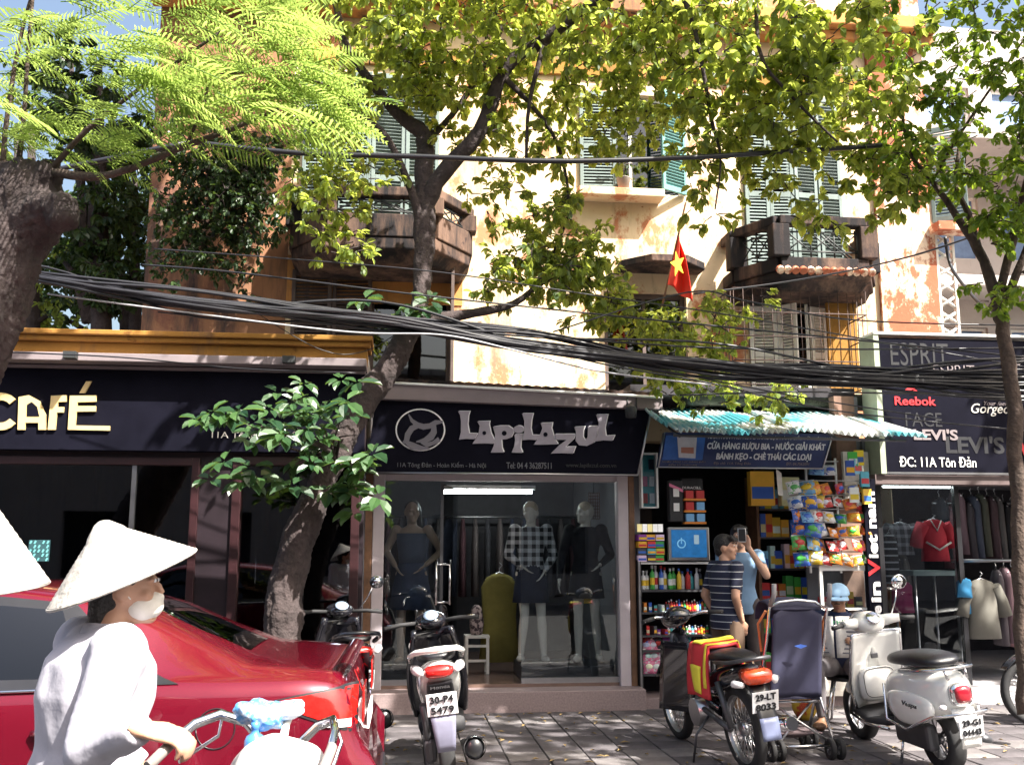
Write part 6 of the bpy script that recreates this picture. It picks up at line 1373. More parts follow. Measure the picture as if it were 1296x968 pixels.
# underbone motorbike
def underbone(name, label, plate_lines, group):
    S_ = empty(name, (0, 0, 0), 0, label, 'motorbike', group); wb = 1.22; r = .285
    wheel(S_, (0, 0, r), r, .075, (0, 1, 0), 32, 'steel', wire=True, rr=.80); wheel(S_, (wb, 0, r), r, .07, (0, 1, 0), 32, 'steel', wire=True, rr=.80)
    def ring(x, z, w_, h): return ((x, 0, z), (0, w_, 0), (0, 0, h))
    MB().loft([ring(-.30, .70, .05, .035), ring(-.22, .69, .09, .06), ring(.0, .64, .105, .08), ring(.25, .58, .11, .1), ring(.42, .52, .09, .09)], 16, sq=.8).build('rear_body', M['glossblack'], S_, sub=1)
    MB().loft([ring(-.26, .775, .07, .02), ring(-.1, .785, .12, .035), ring(.15, .775, .13, .045), ring(.35, .75, .12, .045), ring(.52, .73, .08, .03)], 16, sq=.8).build('seat', M['leather'], S_, sub=1)
    MB().tube([(.05, .13, .74), (-.18, .13, .76), (-.34, .09, .79), (-.37, 0, .795), (-.34, -.09, .79), (-.18, -.13, .76), (.05, -.13, .74)], .014, 8).build('grab_rail', M['darksteel'], S_)
    MB().loft([ring(-.36, .665, .075, .035), ring(-.33, .67, .105, .05), ring(-.24, .68, .1, .05)], 14, sq=.6).build('tail_lamp', mat('orange_red_lens', (.6, .06, .015), .15, var=.3, scale=25, coat=1.), S_)
    MB().grid(lambda a, b: Vector((-.27-.13*math.sin(b*1.6), (a-.5)*.13, .64-.30*b)), 6, 8).build('rear_mudguard', M['blackplastic'], S_, solid=.006)
    MB().grid(lambda a, b: Vector((-.40-.02*b, (a-.5)*.13, .42-.14*b)), 5, 5).build('mud_flap', mat('blue_grey_flap', (.13, .15, .25), .5), S_, solid=.006)
    plate(S_, -.385, .52, .19, .14, plate_lines, R(-14))
    for s in (-1, 1):
        MB().loft([((-.32, s*.12, .63), (0, .02, 0), (0, 0, .02)), ((-.27, s*.15, .635), (0, .03, 0), (0, 0, .025)), ((-.22, s*.13, .64), (0, .02, 0), (0, 0, .02))], 8).build('indicator', M['clearlens'], S_)
        MB().tube([(.0, s*.10, .29), (.45, s*.09, .36)], .02, 8).build('swing_arm', M['darksteel'], S_); MB().cyl((-.02, s*.10, .30), (.10, s*.11, .60), .024, n=8).build('shock_absorber', M['darksteel'], S_)
        MB().tube([(wb, s*.055, .285), (wb-.12, s*.055, .60), (wb-.22, s*.05, .86)], .02, 8).build('fork', M['darksteel'], S_)
        def sh(a, b, s=s): return Vector((.66+.36*a-.10*b, s*(.08+.14*a*(1-.3*b)), .30+.52*b))
        MB().grid(sh, 8, 10).build('leg_shield', M['glossblack'], S_, solid=.02)
        MB().tube([(wb-.27, s*.05, .97), (wb-.30, s*.2, 1.0), (wb-.37, s*.33, .985)], .013, 8).build('handlebar', M['chrome'], S_)
        MB().tube([(wb-.32, s*.23, .995), (wb-.37, s*.34, .985)], .017, 8).build('grip', M['rubber'], S_)
    MB().tube([(wb-.2, 0, .86), (.75, 0, .60), (.5, 0, .40), (.3, 0, .36)], [.05, .06, .06, .05], 10).build('frame_tube', M['glossblack'], S_)
    MB().loft([((.62, 0, .32), (.14, 0, 0), (0, .12, 0)), ((.62, 0, .42), (.12, 0, 0), (0, .08, 0))], 12).build('engine', M['darksteel'], S_); MB().cyl((.55, -.13, .33), (.55, .13, .33), .10, n=16).build('crankcase', M['steel'], S_)
    MB().tube([(.70, -.10, .30), (.5, -.13, .20), (.2, -.15, .22), (-.1, -.155, .30), (-.40, -.16, .36)], [.015, .02, .03, .045, .045], 12).build('exhaust', M['chrome'], S_)
    MB().loft([ring(wb-.36, .98, .05, .04), ring(wb-.30, 1.0, .10, .07), ring(wb-.20, .98, .12, .085), ring(wb-.12, .95, .10, .075), ring(wb-.08, .94, .07, .06)], 16).build('headlamp_cowl', M['glossblack'], S_, sub=1)
    MB().ell((wb-.09, 0, .945), (.03, .08, .06), 14, 8).build('headlamp', M['clearlens'], S_)
    MB().grid(lambda a, b: Vector((wb+.30*math.cos(R(35+105*b)), (a-.5)*(.12), .285+.315*math.sin(R(35+105*b)))), 6, 14).build('front_mudguard', M['glossblack'], S_, solid=.006)
    MB().tube([(.35, .10, .33), (.33, .22, .22), (.36, .26, .02)], .009, 6).build('side_stand', M['darksteel'], S_)
    return S_
m1 = underbone('motorbike', 'black motorbike with plate 29-LT 8033 and a red and yellow bag on the seat', ('29-LT', '8033'), 'parked two wheelers')
place_bike(m1, Vector((1.63, 7.12, PZ)), (-.22, .975)); m1.rotation_euler.x = R(-6)
m2 = underbone('motorbike', 'motorbike at the right edge with only its chrome spoked front wheel in view', ('29-K3', '4410'), 'parked two wheelers')
place_bike(m2, Vector((5.76, 9.0, PZ)), (-1, -.05))
BG = empty('saddle_bag', m1.location, m1.rotation_euler.z, 'red and yellow cloth bag slung over the black motorbike seat', 'bag')
BG.rotation_euler.x = R(-6)
rb, yb = mat('red_bag_cloth', (.55, .03, .04), .7, var=.12), mat('yellow_bag_cloth', (.72, .62, .05), .7, var=.1)
def drape(a, b, off=0, s=1):
    x = .16+.34*a+.02*math.sin(b*9); t_ = (b-.5)*2
    y = .16*math.tanh(t_*2.2)*1.05+.015*math.sin(a*8+b*5); z = .84+off-.36*max(0, abs(t_)-.42)**1.0/.58*1.0-.01*math.cos(a*7)
    return Vector((x, y+(off if t_ > .4 else -off if t_ < -.4 else 0), z))
MB().grid(lambda a, b: drape(a, b), 16, 36).build('cloth', rb, BG, solid=.02)
MB().grid(lambda a, b: drape(.25+.45*a, .30+.42*b, .016), 10, 20).build('yellow_panel', yb, BG, solid=.006)
MB().grid(lambda a, b: drape(.2+.6*a*(1-.4*b), .84+.15*b, .016), 8, 10).build('yellow_patch', yb, BG, solid=.006)
MB().grid(lambda a, b: drape(.02+.1*a, .05+.9*b, .015), 4, 30).build('yellow_edge', yb, BG, solid=.006)

# ---- classic white scooter
VS = empty('classic_scooter', (0, 0, 0), 0, 'white classic scooter with chrome trim and black seat near the clothes shop', 'scooter', 'parked two wheelers')
wh_ = M['glosswhite']; wb = 1.28; r = .235
def ring(x, z, w_, h, y=0): return ((x, y, z), (0, w_, 0), (0, 0, h))
wheel(VS, (0, 0, r), r, .115, (0, 1, 0), 5, 'steel', rr=.62); wheel(VS, (wb, 0, r), r, .105, (0, 1, 0), 5, 'steel', rr=.62)
MB().loft([ring(-.36, .62, .05, .06), ring(-.33, .60, .12, .13), ring(-.22, .58, .17, .17), ring(-.05, .56, .20, .19), ring(.15, .545, .205, .19), ring(.35, .53, .18, .185), ring(.50, .50, .14, .17), ring(.56, .48, .09, .13)], 24, sq=.75).build('rear_body', wh_, VS, sub=1)
for s in (-1, 1): MB().loft([((-.28, s*.165, .50), (.0, .03, 0), (0, 0, .06)), ((-.1, s*.20, .48), (0, .045, 0), (0, 0, .12)), ((.12, s*.21, .47), (0, .05, 0), (0, 0, .13)), ((.32, s*.18, .47), (0, .04, 0), (0, 0, .10)), ((.42, s*.15, .48), (0, .02, 0), (0, 0, .04))], 14).build('side_cowl', wh_, VS, sub=1)
MB().loft([ring(-.26, .80, .09, .025), ring(-.18, .815, .15, .045), ring(0, .815, .165, .055), ring(.15, .80, .155, .06), ring(.28, .79, .15, .055), ring(.42, .775, .12, .05), ring(.50, .75, .06, .03)], 22, sq=.8).build('seat', M['leather'], VS, sub=1)
MB().tube([(.06, .19, .745), (-.14, .19, .755), (-.32, .14, .775), (-.37, 0, .78), (-.32, -.14, .775), (-.14, -.19, .755), (.06, -.19, .745)], .013, 8).build('grab_rail', M['chrome'], VS)
for s in (-1, 1): MB().tube([(-.33, s*.08, .78), (-.36, s*.07, .70)], .011, 6).build('rail_bracket', M['chrome'], VS)
MB().loft([ring(-.395, .60, .05, .055), ring(-.385, .60, .075, .078), ring(-.34, .60, .085, .085)], 18, sq=.7).build('lamp_bezel', M['chrome'], VS)
MB().loft([ring(-.415, .60, .035, .035), ring(-.40, .60, .06, .062), ring(-.37, .60, .062, .064)], 18, sq=.7).build('tail_lamp', mat('dark_red_lens', (.30, .01, .02), .12, var=.2, coat=1.), VS)
for s in (-1, 1): MB().ell((-.335, s*.135, .52), (.025, .03, .02), 10, 6).build('indicator', M['clearlens'], VS)
MB().tube([(.30, .23, .62), (.30, .25, .36), (-.02, .27, .34), (-.30, .21, .46), (-.42, .13, .48), (-.44, 0, .48), (-.42, -.13, .48), (-.30, -.21, .46), (-.02, -.27, .34), (.30, -.25, .36), (.30, -.23, .62)], .011, 8).build('crash_bar', M['chrome'], VS)
o = text_obj(VS, 'Vespa', -.17, .03, .50, .545, 0, M['blackplastic'], shear=.3, bold=.01); o.rotation_euler = (0, 0, math.pi); o.location = (-.18, .262, 0)
MB().grid(lambda a, b: Vector((-.34-.06*math.sin(b*2.4), (a-.5)*(.17-.03*b), .50-.26*b)), 6, 8).build('rear_mudguard', wh_, VS, solid=.008)
plate(VS, -.425, .385, .18, .14, ('29-G1', '04443'), R(-10))
def vs_shield(a, b):
    u = 2*a-1; z = .33+.60*b; w_ = .235*(1-.12*b)*(.72+.28*min(1, b*3)); x = 1.02-.20*b-.06*u*u; return Vector((x, u*w_, z))
MB().grid(vs_shield, 18, 16).build('leg_shield', wh_, VS, solid=.022)
MB().tube([vs_shield(0, i/14)+Vector((0, -.004, 0)) for i in range(15)]+[vs_shield(i/8, 1)+Vector((0, 0, .004)) for i in range(1, 9)]+[vs_shield(1, 1-i/14)+Vector((0, .004, 0)) for i in range(1, 15)], .014, 6).build('shield_trim', M['chrome'], VS)
MB().loft([((.93, 0, .50), (.0, .15, 0), (0, 0, .13)), ((.86, 0, .52), (.0, .155, 0), (0, 0, .135)), ((.83, 0, .53), (.0, .14, 0), (0, 0, .12))], 20, sq=.5).build('glove_box', wh_, VS)
MB().tube([(.826, .135*math.copysign(abs(math.cos(a))**.5, math.cos(a)), .53+.115*math.copysign(abs(math.sin(a))**.5, math.sin(a))) for a in [i*.2618 for i in range(25)]], .003, 4).build('glove_box_seam', M['matteplastic'], VS)
MB().box(.845, .86, -.03, .03, .72, .76).build('key_lock', M['darksteel'], VS, bevel=.004)
MB().loft([ring(.50, .285, .17, .03), ring(.75, .265, .20, .03), ring(1.0, .30, .19, .035)], 16, sq=.4).build('floorboard', M['matteplastic'], VS)
MB().loft([ring(.45, .31, .06, .05), ring(.62, .34, .07, .07), ring(.72, .31, .06, .05)], 12).build('tunnel', M['blackplastic'], VS)
for s in (-1, 1): MB().tube([(.40, s*.2, .26), (.75, s*.225, .25), (1.0, s*.215, .29)], .012, 6).build('floor_trim', M['chrome'], VS)
MB().tube([(.98, 0, .60), (.90, 0, .90), (.87, 0, .98)], [.09, .07, .06], 14).build('steering_column', wh_, VS)
MB().loft([((wb, 0, .36), (.17, 0, 0), (0, .075, 0)), ((wb-.01, 0, .44), (.19, 0, -.02), (0, .09, 0)), ((wb-.06, 0, .51), (.13, 0, -.03), (0, .075, 0)), ((wb-.12, 0, .55), (.05, 0, 0), (0, .04, 0))], 18).build('front_mudguard', wh_, VS, sub=1)
MB().cyl((wb, .08, .235), (wb-.20, .05, .62), .022, n=8).build('fork', M['darksteel'], VS)
MB().loft([ring(.74, .99, .05, .04), ring(.78, 1.0, .12, .075), ring(.86, 1.01, .14, .095), ring(.96, 1.0, .12, .09), ring(1.02, .99, .08, .07)], 20).build('headset', wh_, VS, sub=1)
MB().lathe([(.001, 0), (.055, 0), (.06, .012), (.05, .02), (.001, .02)], (.765, 0, 1.045), (-.75, 0, .65), 20).build('speedometer', M['chrome'], VS)
MB().lathe([(.001, 0), (.085, .01), (.09, -.02)], (1.03, 0, 1.0), (1, 0, 0), 20).build('headlamp', M['clearlens'], VS)
for s in (-1, 1):
    MB().tube([(.85, s*.10, 1.01), (.83, s*.2, 1.02), (.80, s*.25, 1.02)], [.05, .04, .032], 10).build('bar_cover', wh_, VS)
    MB().tube([(.81, s*.23, 1.02), (.76, s*.36, 1.01)], [.018, .017], 8).build('grip', M['rubber'], VS)
    MB().tube([(.86, s*.23, 1.02), (.83, s*.34, 1.02)], .006, 5).build('brake_lever', M['chrome'], VS)
    if s < 0: mirror(VS, (.84, s*.2, 1.04), (.86, s*.30, 1.27), s, 'chrome', .06)
MB().loft([((.15, -.17, .24), (.10, 0, 0), (0, .05, 0)), ((-.1, -.18, .25), (.1, 0, 0), (0, .06, 0)), ((-.25, -.18, .26), (.06, 0, .03), (0, .05, 0))], 12).build('exhaust', M['darksteel'], VS); MB().box(-.1, .40, .07, .16, .17, .36).build('engine_case', M['darksteel'], VS, bevel=.03)
MB().tube([(.35, .10, .26), (.30, .20, .02)], .012, 6).build('side_stand', M['chrome'], VS)
place_bike(VS, Vector((2.99, 7.12, PZ)), (-.12, .99)); VS.scale = (.94,)*3; VS.rotation_euler.x = R(-7)

# ---- folded stroller seen from behind
ST = empty('stroller', (2.10, 7.62, PZ), R(8), 'dark blue pushchair with chrome frame between the motorbike and white scooter', 'stroller')
nv = mat('navy_canvas', (.028, .028, .06), .75, var=.2, scale=5); w2 = .20
MB().grid(lambda a, b: Vector(((2*a-1)*w2*(1-.06*b), -.02-.10*b+.03*math.cos((2*a-1)*1.5), .42+.60*b+(.07*(1-(2*a-1)**2) if b > .8 else 0)*(b-.8)*5)), 14, 16).build('back_panel', nv, ST, solid=.015)
MB().grid(lambda a, b: Vector(((2*a-1)*w2*.96, -.11+.34*math.sin(b*1.6), 1.06+.10*math.sin(b*3.0)*(1-.3*(2*a-1)**2)-.10*b*b)), 12, 12).build('hood', nv, ST, solid=.012)
MB().box(-w2, w2, .0, .32, .40, .43).build('seat', nv, ST, bevel=.01)
for s in (-1, 1):
    x = s*(w2+.025)
    MB().tube([(x, .30, .09), (x, .12, .45), (x, -.06, .85), (x, -.13, 1.06), (x, -.17, 1.13)], .012, 8).build('side_tube', M['chrome'], ST)
    MB().tube([(x, -.15, .09), (x, .12, .5), (x, .28, .72)], .011, 8).build('cross_tube', M['chrome'], ST)
    MB().tube([(x, -.155, 1.09), (x-s*.01, -.21, 1.17), (x-s*.01, -.22, 1.25)], [.017, .018, .018], 8).build('handle', mat('grey_grip', (.25, .24, .25), .6), ST)
    MB().tube([(x+s*.015, -.10, 1.05), (x+s*.03, .02, .95), (x+s*.02, .0, .75)], .010, 6).build('hood_trim', mat('orange_piping', (.65, .22, .08), .6), ST)
    for y in (-.15, .30):
        for d in (-.035, .035): wheel(ST, (x+d, y, .075), .075, .035, (1, 0, 0), 6, 'darksteel', rr=.55)
MB().tube([(-w2-.02, -.1, 1.07), (-w2*.7, -.115, 1.115), (0, -.12, 1.13), (w2*.7, -.115, 1.115), (w2+.02, -.1, 1.07)], .012, 6).build('hood_hoop', M['chrome'], ST)
for y, z in ((-.15, .1), (.3, .1), (.05, .38)): MB().cyl((-w2-.025, y, z), (w2+.025, y, z), .010, n=8).build('crossbar', M['chrome'], ST)
MB().tube([(-w2, -.14, .12), (w2, .1, .4)], .009, 6).tube([(w2, -.14, .12), (-w2, .1, .4)], .009, 6).build('folding_brace', M['steel'], ST)
MB().grid(lambda a, b: Vector(((2*a-1)*w2*.9, -.05+.3*b, .17-.05*math.sin(b*3.1)*math.sin(a*3.1))), 10, 8).build('basket', mat('basket_mesh', (.16, .12, .13), .8), ST, solid=.01)
MB().prism([(-.05, 0), (0, .012), (.05, 0), (0, -.02)], (0.01, -.125, .80), (1, 0, 0), (0, -.15, 1), (0, -.004, 0)).build('badge', mat('blue_badge', (.05, .12, .45), .4), ST)
# ------------------------------------------------------------------ people and shop dummies
def V(*a): return Vector(a)
def hand(mb, w_, d, side, nrm, curl=.5, k=1.):
    """palm from the wrist along d; side: towards the thumb; nrm: out of the palm; four fingers and a thumb"""
    d, side = d.normalized(), side.normalized(); nrm = nrm.normalized()
    mb.loft([(w_-d*.02*k, side*.024*k, nrm*.019*k), (w_+d*.03*k, side*.036*k, nrm*.016*k), (w_+d*.075*k, side*.040*k, nrm*.014*k), (w_+d*.09*k, side*.036*k, nrm*.011*k)], 12)
    for i, L in enumerate((.068, .078, .073, .056)):
        b = w_+d*.085*k+side*(.028-.0185*i)*k; l = L*k; c1, c2, c3 = curl*.6, curl*1.4, curl*2.1
        p1 = b+(d*math.cos(c1)+nrm*math.sin(c1))*l*.45; p2 = p1+(d*math.cos(c2)+nrm*math.sin(c2))*l*.32; p3 = p2+(d*math.cos(c3)+nrm*math.sin(c3))*l*.25
        mb.tube([b-d*.012*k, b, p1, p2, p3], [.0088*k, .0088*k, .0084*k, .0078*k, .0062*k], 7)
    b = w_+d*.025*k+side*.03*k; p1 = b+(d*.6+side*.75+nrm*.25).normalized()*.036*k; p2 = p1+(d*.85+side*.25+nrm*.45*curl*2).normalized()*.030*k
    mb.tube([w_+d*.01*k+side*.015*k, b, p1, p2], [.013*k, .012*k, .010*k, .008*k], 7)
BASE = dict(pelvis=V(0, 0, .90), chest=V(0, 0, 1.20), neck=V(0, -.005, 1.385), head=V(0, .02, 1.515),
            shR=V(.165, 0, 1.335), elR=V(.205, -.03, 1.07), wrR=V(.20, .05, .84), shL=V(-.165, 0, 1.335), elL=V(-.205, -.03, 1.07), wrL=V(-.20, .05, .84),
            hipR=V(.085, 0, .88), knR=V(.095, .02, .48), anR=V(.10, -.02, .07), hipL=V(-.085, 0, .88), knL=V(-.095, .02, .48), anL=V(-.10, -.02, .07))
def figure(root, J=None, look=None, skin='skin', voxel=.011, girth=1., hair='short', shirt=None, sleeve=.5, trousers=None, shoes=None, handpose=None, female=False, skirt=None, long_shirt=.0, tilt=None, hairm='hair', fore_sleeve=False, cap=None, bodymat=None, collar=False, loose=1.12):
    P = {k: v.copy() for k, v in BASE.items()}; P.update(J or {})
    pel, ch, nk, hd = P['pelvis'], P['chest'], P['neck'], P['head']
    rt = (P['shR']-P['shL']).normalized(); rh = (P['hipR']-P['hipL']).normalized(); up = (ch-pel).normalized(); fw = up.cross(rt).normalized(); fh = V(0, 0, 1).cross(rh).normalized()
    lk = (look or fw).normalized(); tl_ = tilt or V(0, 0, 1); hr = lk.cross(tl_).normalized(); hu = hr.cross(lk).normalized(); HR = Matrix((hr, lk, hu)).transposed()
    g = girth
    def torso(mb, k, base=0., long=0.):
        mp = pel+(ch-pel)*.5
        R_ = [(pel-up*(.10+long), rh*.150*g*k*(1+long*.35), fh*.105*g*k*(1+long*.3)), (pel, rh*.158*g*k, fh*.112*g*k), (mp, (rh+rt).normalized()*(.125 if female else .138)*g*k, (fh+fw).normalized()*.098*g*k), (ch, rt*.15*g*k, fw*.115*g*k), (ch+(nk-ch)*.5, rt*.162*g*k, fw*.105*g*k), (ch+(nk-ch)*.78, rt*.135*g*k, fw*.078*g*k), (nk-(nk-ch)*.06, rt*.07*k, fw*.062*k)]
        mb.loft(R_, 22)
    def arm(mb, s, k, t=1., fore=True):
        a, e, w_ = P['sh'+s], P['el'+s], P['wr'+s]; mb.ell(a, (.058*k, .058*k, .058*k), 12, 8)
        e2 = a+(e-a)*min(1, t); mb.tube([a, a+(e2-a)*.5, e2], [.052*k, .046*k, .040*k], 10)
        if fore: mb.tube([e, e+(w_-e)*.35, w_], [.040*k, .037*k, .026*k], 10); mb.ell(e, (.039*k,)*3, 10, 7)
    def leg(mb, s, k, low=1.):
        h, kn, an = P['hip'+s], P['kn'+s], P['an'+s]; mb.ell(h, (.085*k, .085*k, .085*k), 12, 8)
        mb.tube([h, h+(kn-h)*.5, kn], [.083*k*g, .072*k*g, .052*k], 12); mb.ell(kn, (.051*k,)*3, 10, 7)
        e = kn+(an-kn)*low; mb.tube([kn, kn+(an-kn)*.3, e], [.050*k, .053*k, .034*k if low > .9 else .045*k], 12)
    def headmb(mb):
        c = hd
        mb.ell(c+HR @ V(0, -.012, .018), (.074, .092, .095), 20, 14, HR); mb.ell(c+HR @ V(0, .028, -.045), (.052, .058, .062), 16, 10, HR)
        mb.ell(c+HR @ V(0, .062, -.088), (.028, .026, .020), 12, 8, HR)
        mb.loft([(c+HR @ V(0, .088, .015), HR @ V(.009, 0, 0), HR @ V(0, .006, .004)), (c+HR @ V(0, .100, -.022), HR @ V(.015, 0, 0), HR @ V(0, .010, .006)), (c+HR @ V(0, .088, -.036), HR @ V(.015, 0, 0), HR @ V(0, .006, .004))], 10)
        mb.ell(c+HR @ V(0, .081, -.056), (.022, .010, .0075), 12, 6, HR)
        for s in (-1, 1):
            mb.ell(c+HR @ V(s*.075, -.005, -.005), (.012, .022, .032), 10, 7, HR); mb.ell(c+HR @ V(s*.031, .075, .022), (.024, .014, .009), 10, 6, HR); mb.ell(c+HR @ V(s*.036, .06, -.022), (.026, .022, .022), 10, 6, HR)
        mb.tube([nk-up*.05, nk, c+HR @ V(0, -.02, -.05)], [.058, .052, .05], 14)
    mb = MB(); torso(mb, .97)
    for s in ('R', 'L'):
        arm(mb, s, .97); leg(mb, s, .95)
        an = P['an'+s]; sgn = 1 if s == 'R' else -1; ft = (fh*1.0+rh*sgn*.15).normalized()
        mb.ell(an+ft*.06+V(0, 0, -.03), (.045, .12, .035), 14, 8, Matrix((V(0, 0, 1).cross(ft)*-1, ft, V(0, 0, 1))).transposed())
        w_, e = P['wr'+s], P['el'+s]; hp = (handpose or {}).get(s)
        if hp: hand(mb, w_, *hp)
        else: hand(mb, w_, (w_-e), fw, -rt*sgn, .35)
    headmb(mb); body_o = rebuild('body', mb, voxel, bodymat or M[skin], root, 2, .5)
    if not bodymat:
        for s in (-1, 1):
            MB().ell(hd+HR @ V(s*.031, .084, .020), (.011, .006, .006), 10, 6, HR).build('eye', M['white_edge'], root); MB().ell(hd+HR @ V(s*.031, .089, .020), (.005, .003, .0055), 8, 6, HR).build('iris', M['hair'], root)
            MB().tube([hd+HR @ V(s*.014, .090, .042), hd+HR @ V(s*.034, .088, .047), hd+HR @ V(s*.05, .074, .040)], [.004, .005, .003], 6).build('eyebrow', M['hair'], root)
        MB().ell(hd+HR @ V(0, .089, -.056), (.020, .004, .005), 10, 6, HR).build('lips', mat('lips', (.32, .12, .1), .5), root)
    if hair:
        h = MB(); h.ell(hd+HR @ V(0, -.024, .035), (.083, .096, .092), 20, 14, HR); h.ell(hd+HR @ V(0, .045, .085), (.06, .045, .028), 14, 8, HR); h.ell(hd+HR @ V(0, -.05, -.02), (.072, .06, .07), 14, 10, HR)
        for i in range(26):
            a = random.uniform(0, 6.28); rr_ = random.uniform(.02, .075); h.ell(hd+HR @ V(rr_*math.cos(a), -.02+rr_*math.sin(a)*1.1, .115-rr_*.5), (.016, .02, .012), 8, 5, HR)
        for i in range(7): h.tube([hd+HR @ V(-.055+.018*i, .055, .095), hd+HR @ V(-.06+.02*i, .09, .07), hd+HR @ V(-.06+.02*i+random.uniform(-.008, .008), .094, .048)], [.014, .010, .005], 6)
        if hair == 'long': h.loft([(hd+HR @ V(0, -.05, .04), hr*.075, lk*.05), (hd+HR @ V(0, -.075, -.08), hr*.075, lk*.035), (hd+HR @ V(0, -.085, -.2), hr*.055, lk*.025)], 14)
        rebuild('hair', h, .008, M[hairm], root, 2, .4)
    if shirt:
        mb = MB(); torso(mb, loose, long=long_shirt)
        if loose > 1.15: mb.loft([(P['shL']-rt*.01, up*.062, fw*.066), (ch+(nk-ch)*.75, up*.07, fw*.085), (P['shR']+rt*.01, up*.062, fw*.066)], 16)
        for s in ('R', 'L'): arm(mb, s, 1.2*(loose/1.12)*(1.18 if loose > 1.15 else 1), sleeve if sleeve <= 1 else 1, sleeve > 1)
        o = rebuild('shirt', mb, voxel, shirt, root, 4, .5)
        if collar:
            c_ = MB(); n = 20
            def cf(a, b):
                t_ = R(-70)+R(320)*a-R(90); rr_ = .064+.012*b; return nk-up*.015+rt*(rr_*1.1*math.cos(t_))-fw*(rr_*math.sin(t_+math.pi))*1.0+up*(.035*(1-b)-.004)
            c_.grid(cf, n, 4).build('collar', shirt, root, solid=.006)
    if trousers:
        mb = MB(); mb.loft([(pel+up*.08, rh*.150*g, fh*.108*g), (pel, rh*.163*g, fh*.116*g), (pel-V(0, 0, .09), rh*.160*g, fh*.112*g)], 20)
        for s in ('R', 'L'): leg(mb, s, 1.16, .93)
        rebuild('trousers', mb, voxel, trousers, root, 4, .5)
    if skirt:
        m_, L, fl_ = skirt; MB().loft([(pel+up*.12, rh*.135*g, fh*.105*g), (pel, rh*.170*g, fh*.125*g), (pel-V(0, 0, L*.5), rh*.19*g*fl_, fh*.15*g*fl_), (pel-V(0, 0, L), rh*.20*g*fl_*1.05, fh*.165*g*fl_)], 26, caps=False).build('skirt', m_, root, solid=.008)
    if shoes:
        for s in ('R', 'L'):
            an = P['an'+s]; sgn = 1 if s == 'R' else -1; ft = (fh+rh*sgn*.15).normalized(); mm = Matrix((V(0, 0, 1).cross(ft)*-1, ft, V(0, 0, 1))).transposed()
            q = MB(); q.ell(an+ft*.06+V(0, 0, -.032), (.052, .135, .04), 16, 8, mm); q.ell(an+V(0, 0, -.01), (.045, .055, .05), 12, 8, mm); rebuild('shoe', q, .008, shoes, root, 2)
    return P, HR
# ---- boy in the striped polo, back to the camera's right, head turned over his shoulder
stripes = bandmat('navy_white_stripes', (.014, .018, .045), (.55, .55, .58), 2, .062, .11)
PB = empty('person', (1.92, 9.05, PZ), R(-150+8), 'person in navy polo with thin white stripes and brown trousers, hands in pockets', 'person', 'people')
fwv = V(0, 1, 0)
figure(PB, dict(wrR=V(.175, .03, .88), elR=V(.225, -.07, 1.09), wrL=V(-.175, .03, .88), elL=V(-.225, -.07, 1.09)), look=V(.81, .56, -.02), skin='skin', shirt=stripes, sleeve=.78, trousers=mat('brown_trousers', (.12, .075, .05), .85, var=.15), shoes=M['leather'], collar=True, girth=1.05)
PB.rotation_euler.z = R(-65)
# ---- person in the pale blue tee holding up a phone
tee = mat('pale_blue_tee', (.16, .27, .42), .85, var=.1)
PW = empty('person', (2.17, 9.55, PZ+.1), R(175), 'person in pale blue tee holding up a phone to take a picture', 'person', 'people')
ph_c = V(.02, .27, 1.53)
figure(PW, dict(elR=V(.24, .12, 1.14), wrR=V(.075, .23, 1.42), elL=V(-.22, .14, 1.16), wrL=V(-.05, .23, 1.42)), look=V(0, 1, .05), skin='skin_pale', hair='long', shirt=tee, sleeve=.55, trousers=mat('brown_grey_trousers', (.05, .04, .042), .85), shoes=M['leather'], female=True, handpose={'R': (V(-.15, .1, 1), V(-.6, -.5, 0), V(-.8, .5, 0), .9), 'L': (V(.15, .1, 1), V(.6, -.5, 0), V(.8, .5, 0), .9)}, girth=.92)
PHN = empty('phone', PW.location+Matrix.Rotation(R(175), 3, 'Z') @ V(.012, .275, 1.53), R(175), 'black phone with pale rim held up by the person in the blue tee', 'phone')
MB().box(-.034, .034, -.005, .005, -.06, .06).build('back', M['blackplastic'], PHN, bevel=.005); MB().tube([(-.034, 0, -.06), (.034, 0, -.06), (.034, 0, .06), (-.034, 0, .06), (-.034, 0, -.06)], .006, 6).build('rim', M['steel'], PHN)
# ---- man on a low stool reading a newspaper
PS = empty('person', (2.92, 9.0, PZ), R(155), 'person in pale blue cap and dark blue shirt sitting on a stool reading a newspaper', 'person', 'people')
sj = dict(pelvis=V(0, -.05, .50), chest=V(0, .02, .78), neck=V(0, .05, .955), head=V(0, .09, 1.075), shR=V(.175, .03, .91), shL=V(-.175, .03, .91), elR=V(.24, .12, .67), elL=V(-.24, .12, .67), wrR=V(.17, .34, .70), wrL=V(-.17, .34, .70),
          hipR=V(.09, -.02, .48), hipL=V(-.09, -.02, .48), knR=V(.17, .38, .50), knL=V(-.15, .38, .50), anR=V(.15, .36, .07), anL=V(-.12, .34, .07))
figure(PS, sj, look=V(0, .95, -.3), skin='skin_dark', hair=None, shirt=mat('dark_blue_shirt', (.018, .025, .07), .8), sleeve=.7, trousers=mat('grey_trousers', (.11, .10, .11), .85), shoes=M['wood'], handpose={'R': (V(-.3, .8, .3), V(0, .2, 1), V(-1, 0, 0), .9), 'L': (V(.3, .8, .3), V(0, .2, 1), V(1, 0, 0), .9)}, collar=True)
rebuild('hair', MB().ell((0, .05, 1.07), (.076, .06, .075), 16, 10), .01, M['hair'], PS)
capm = mat('pale_blue_cap', (.33, .52, .72), .8, var=.12)
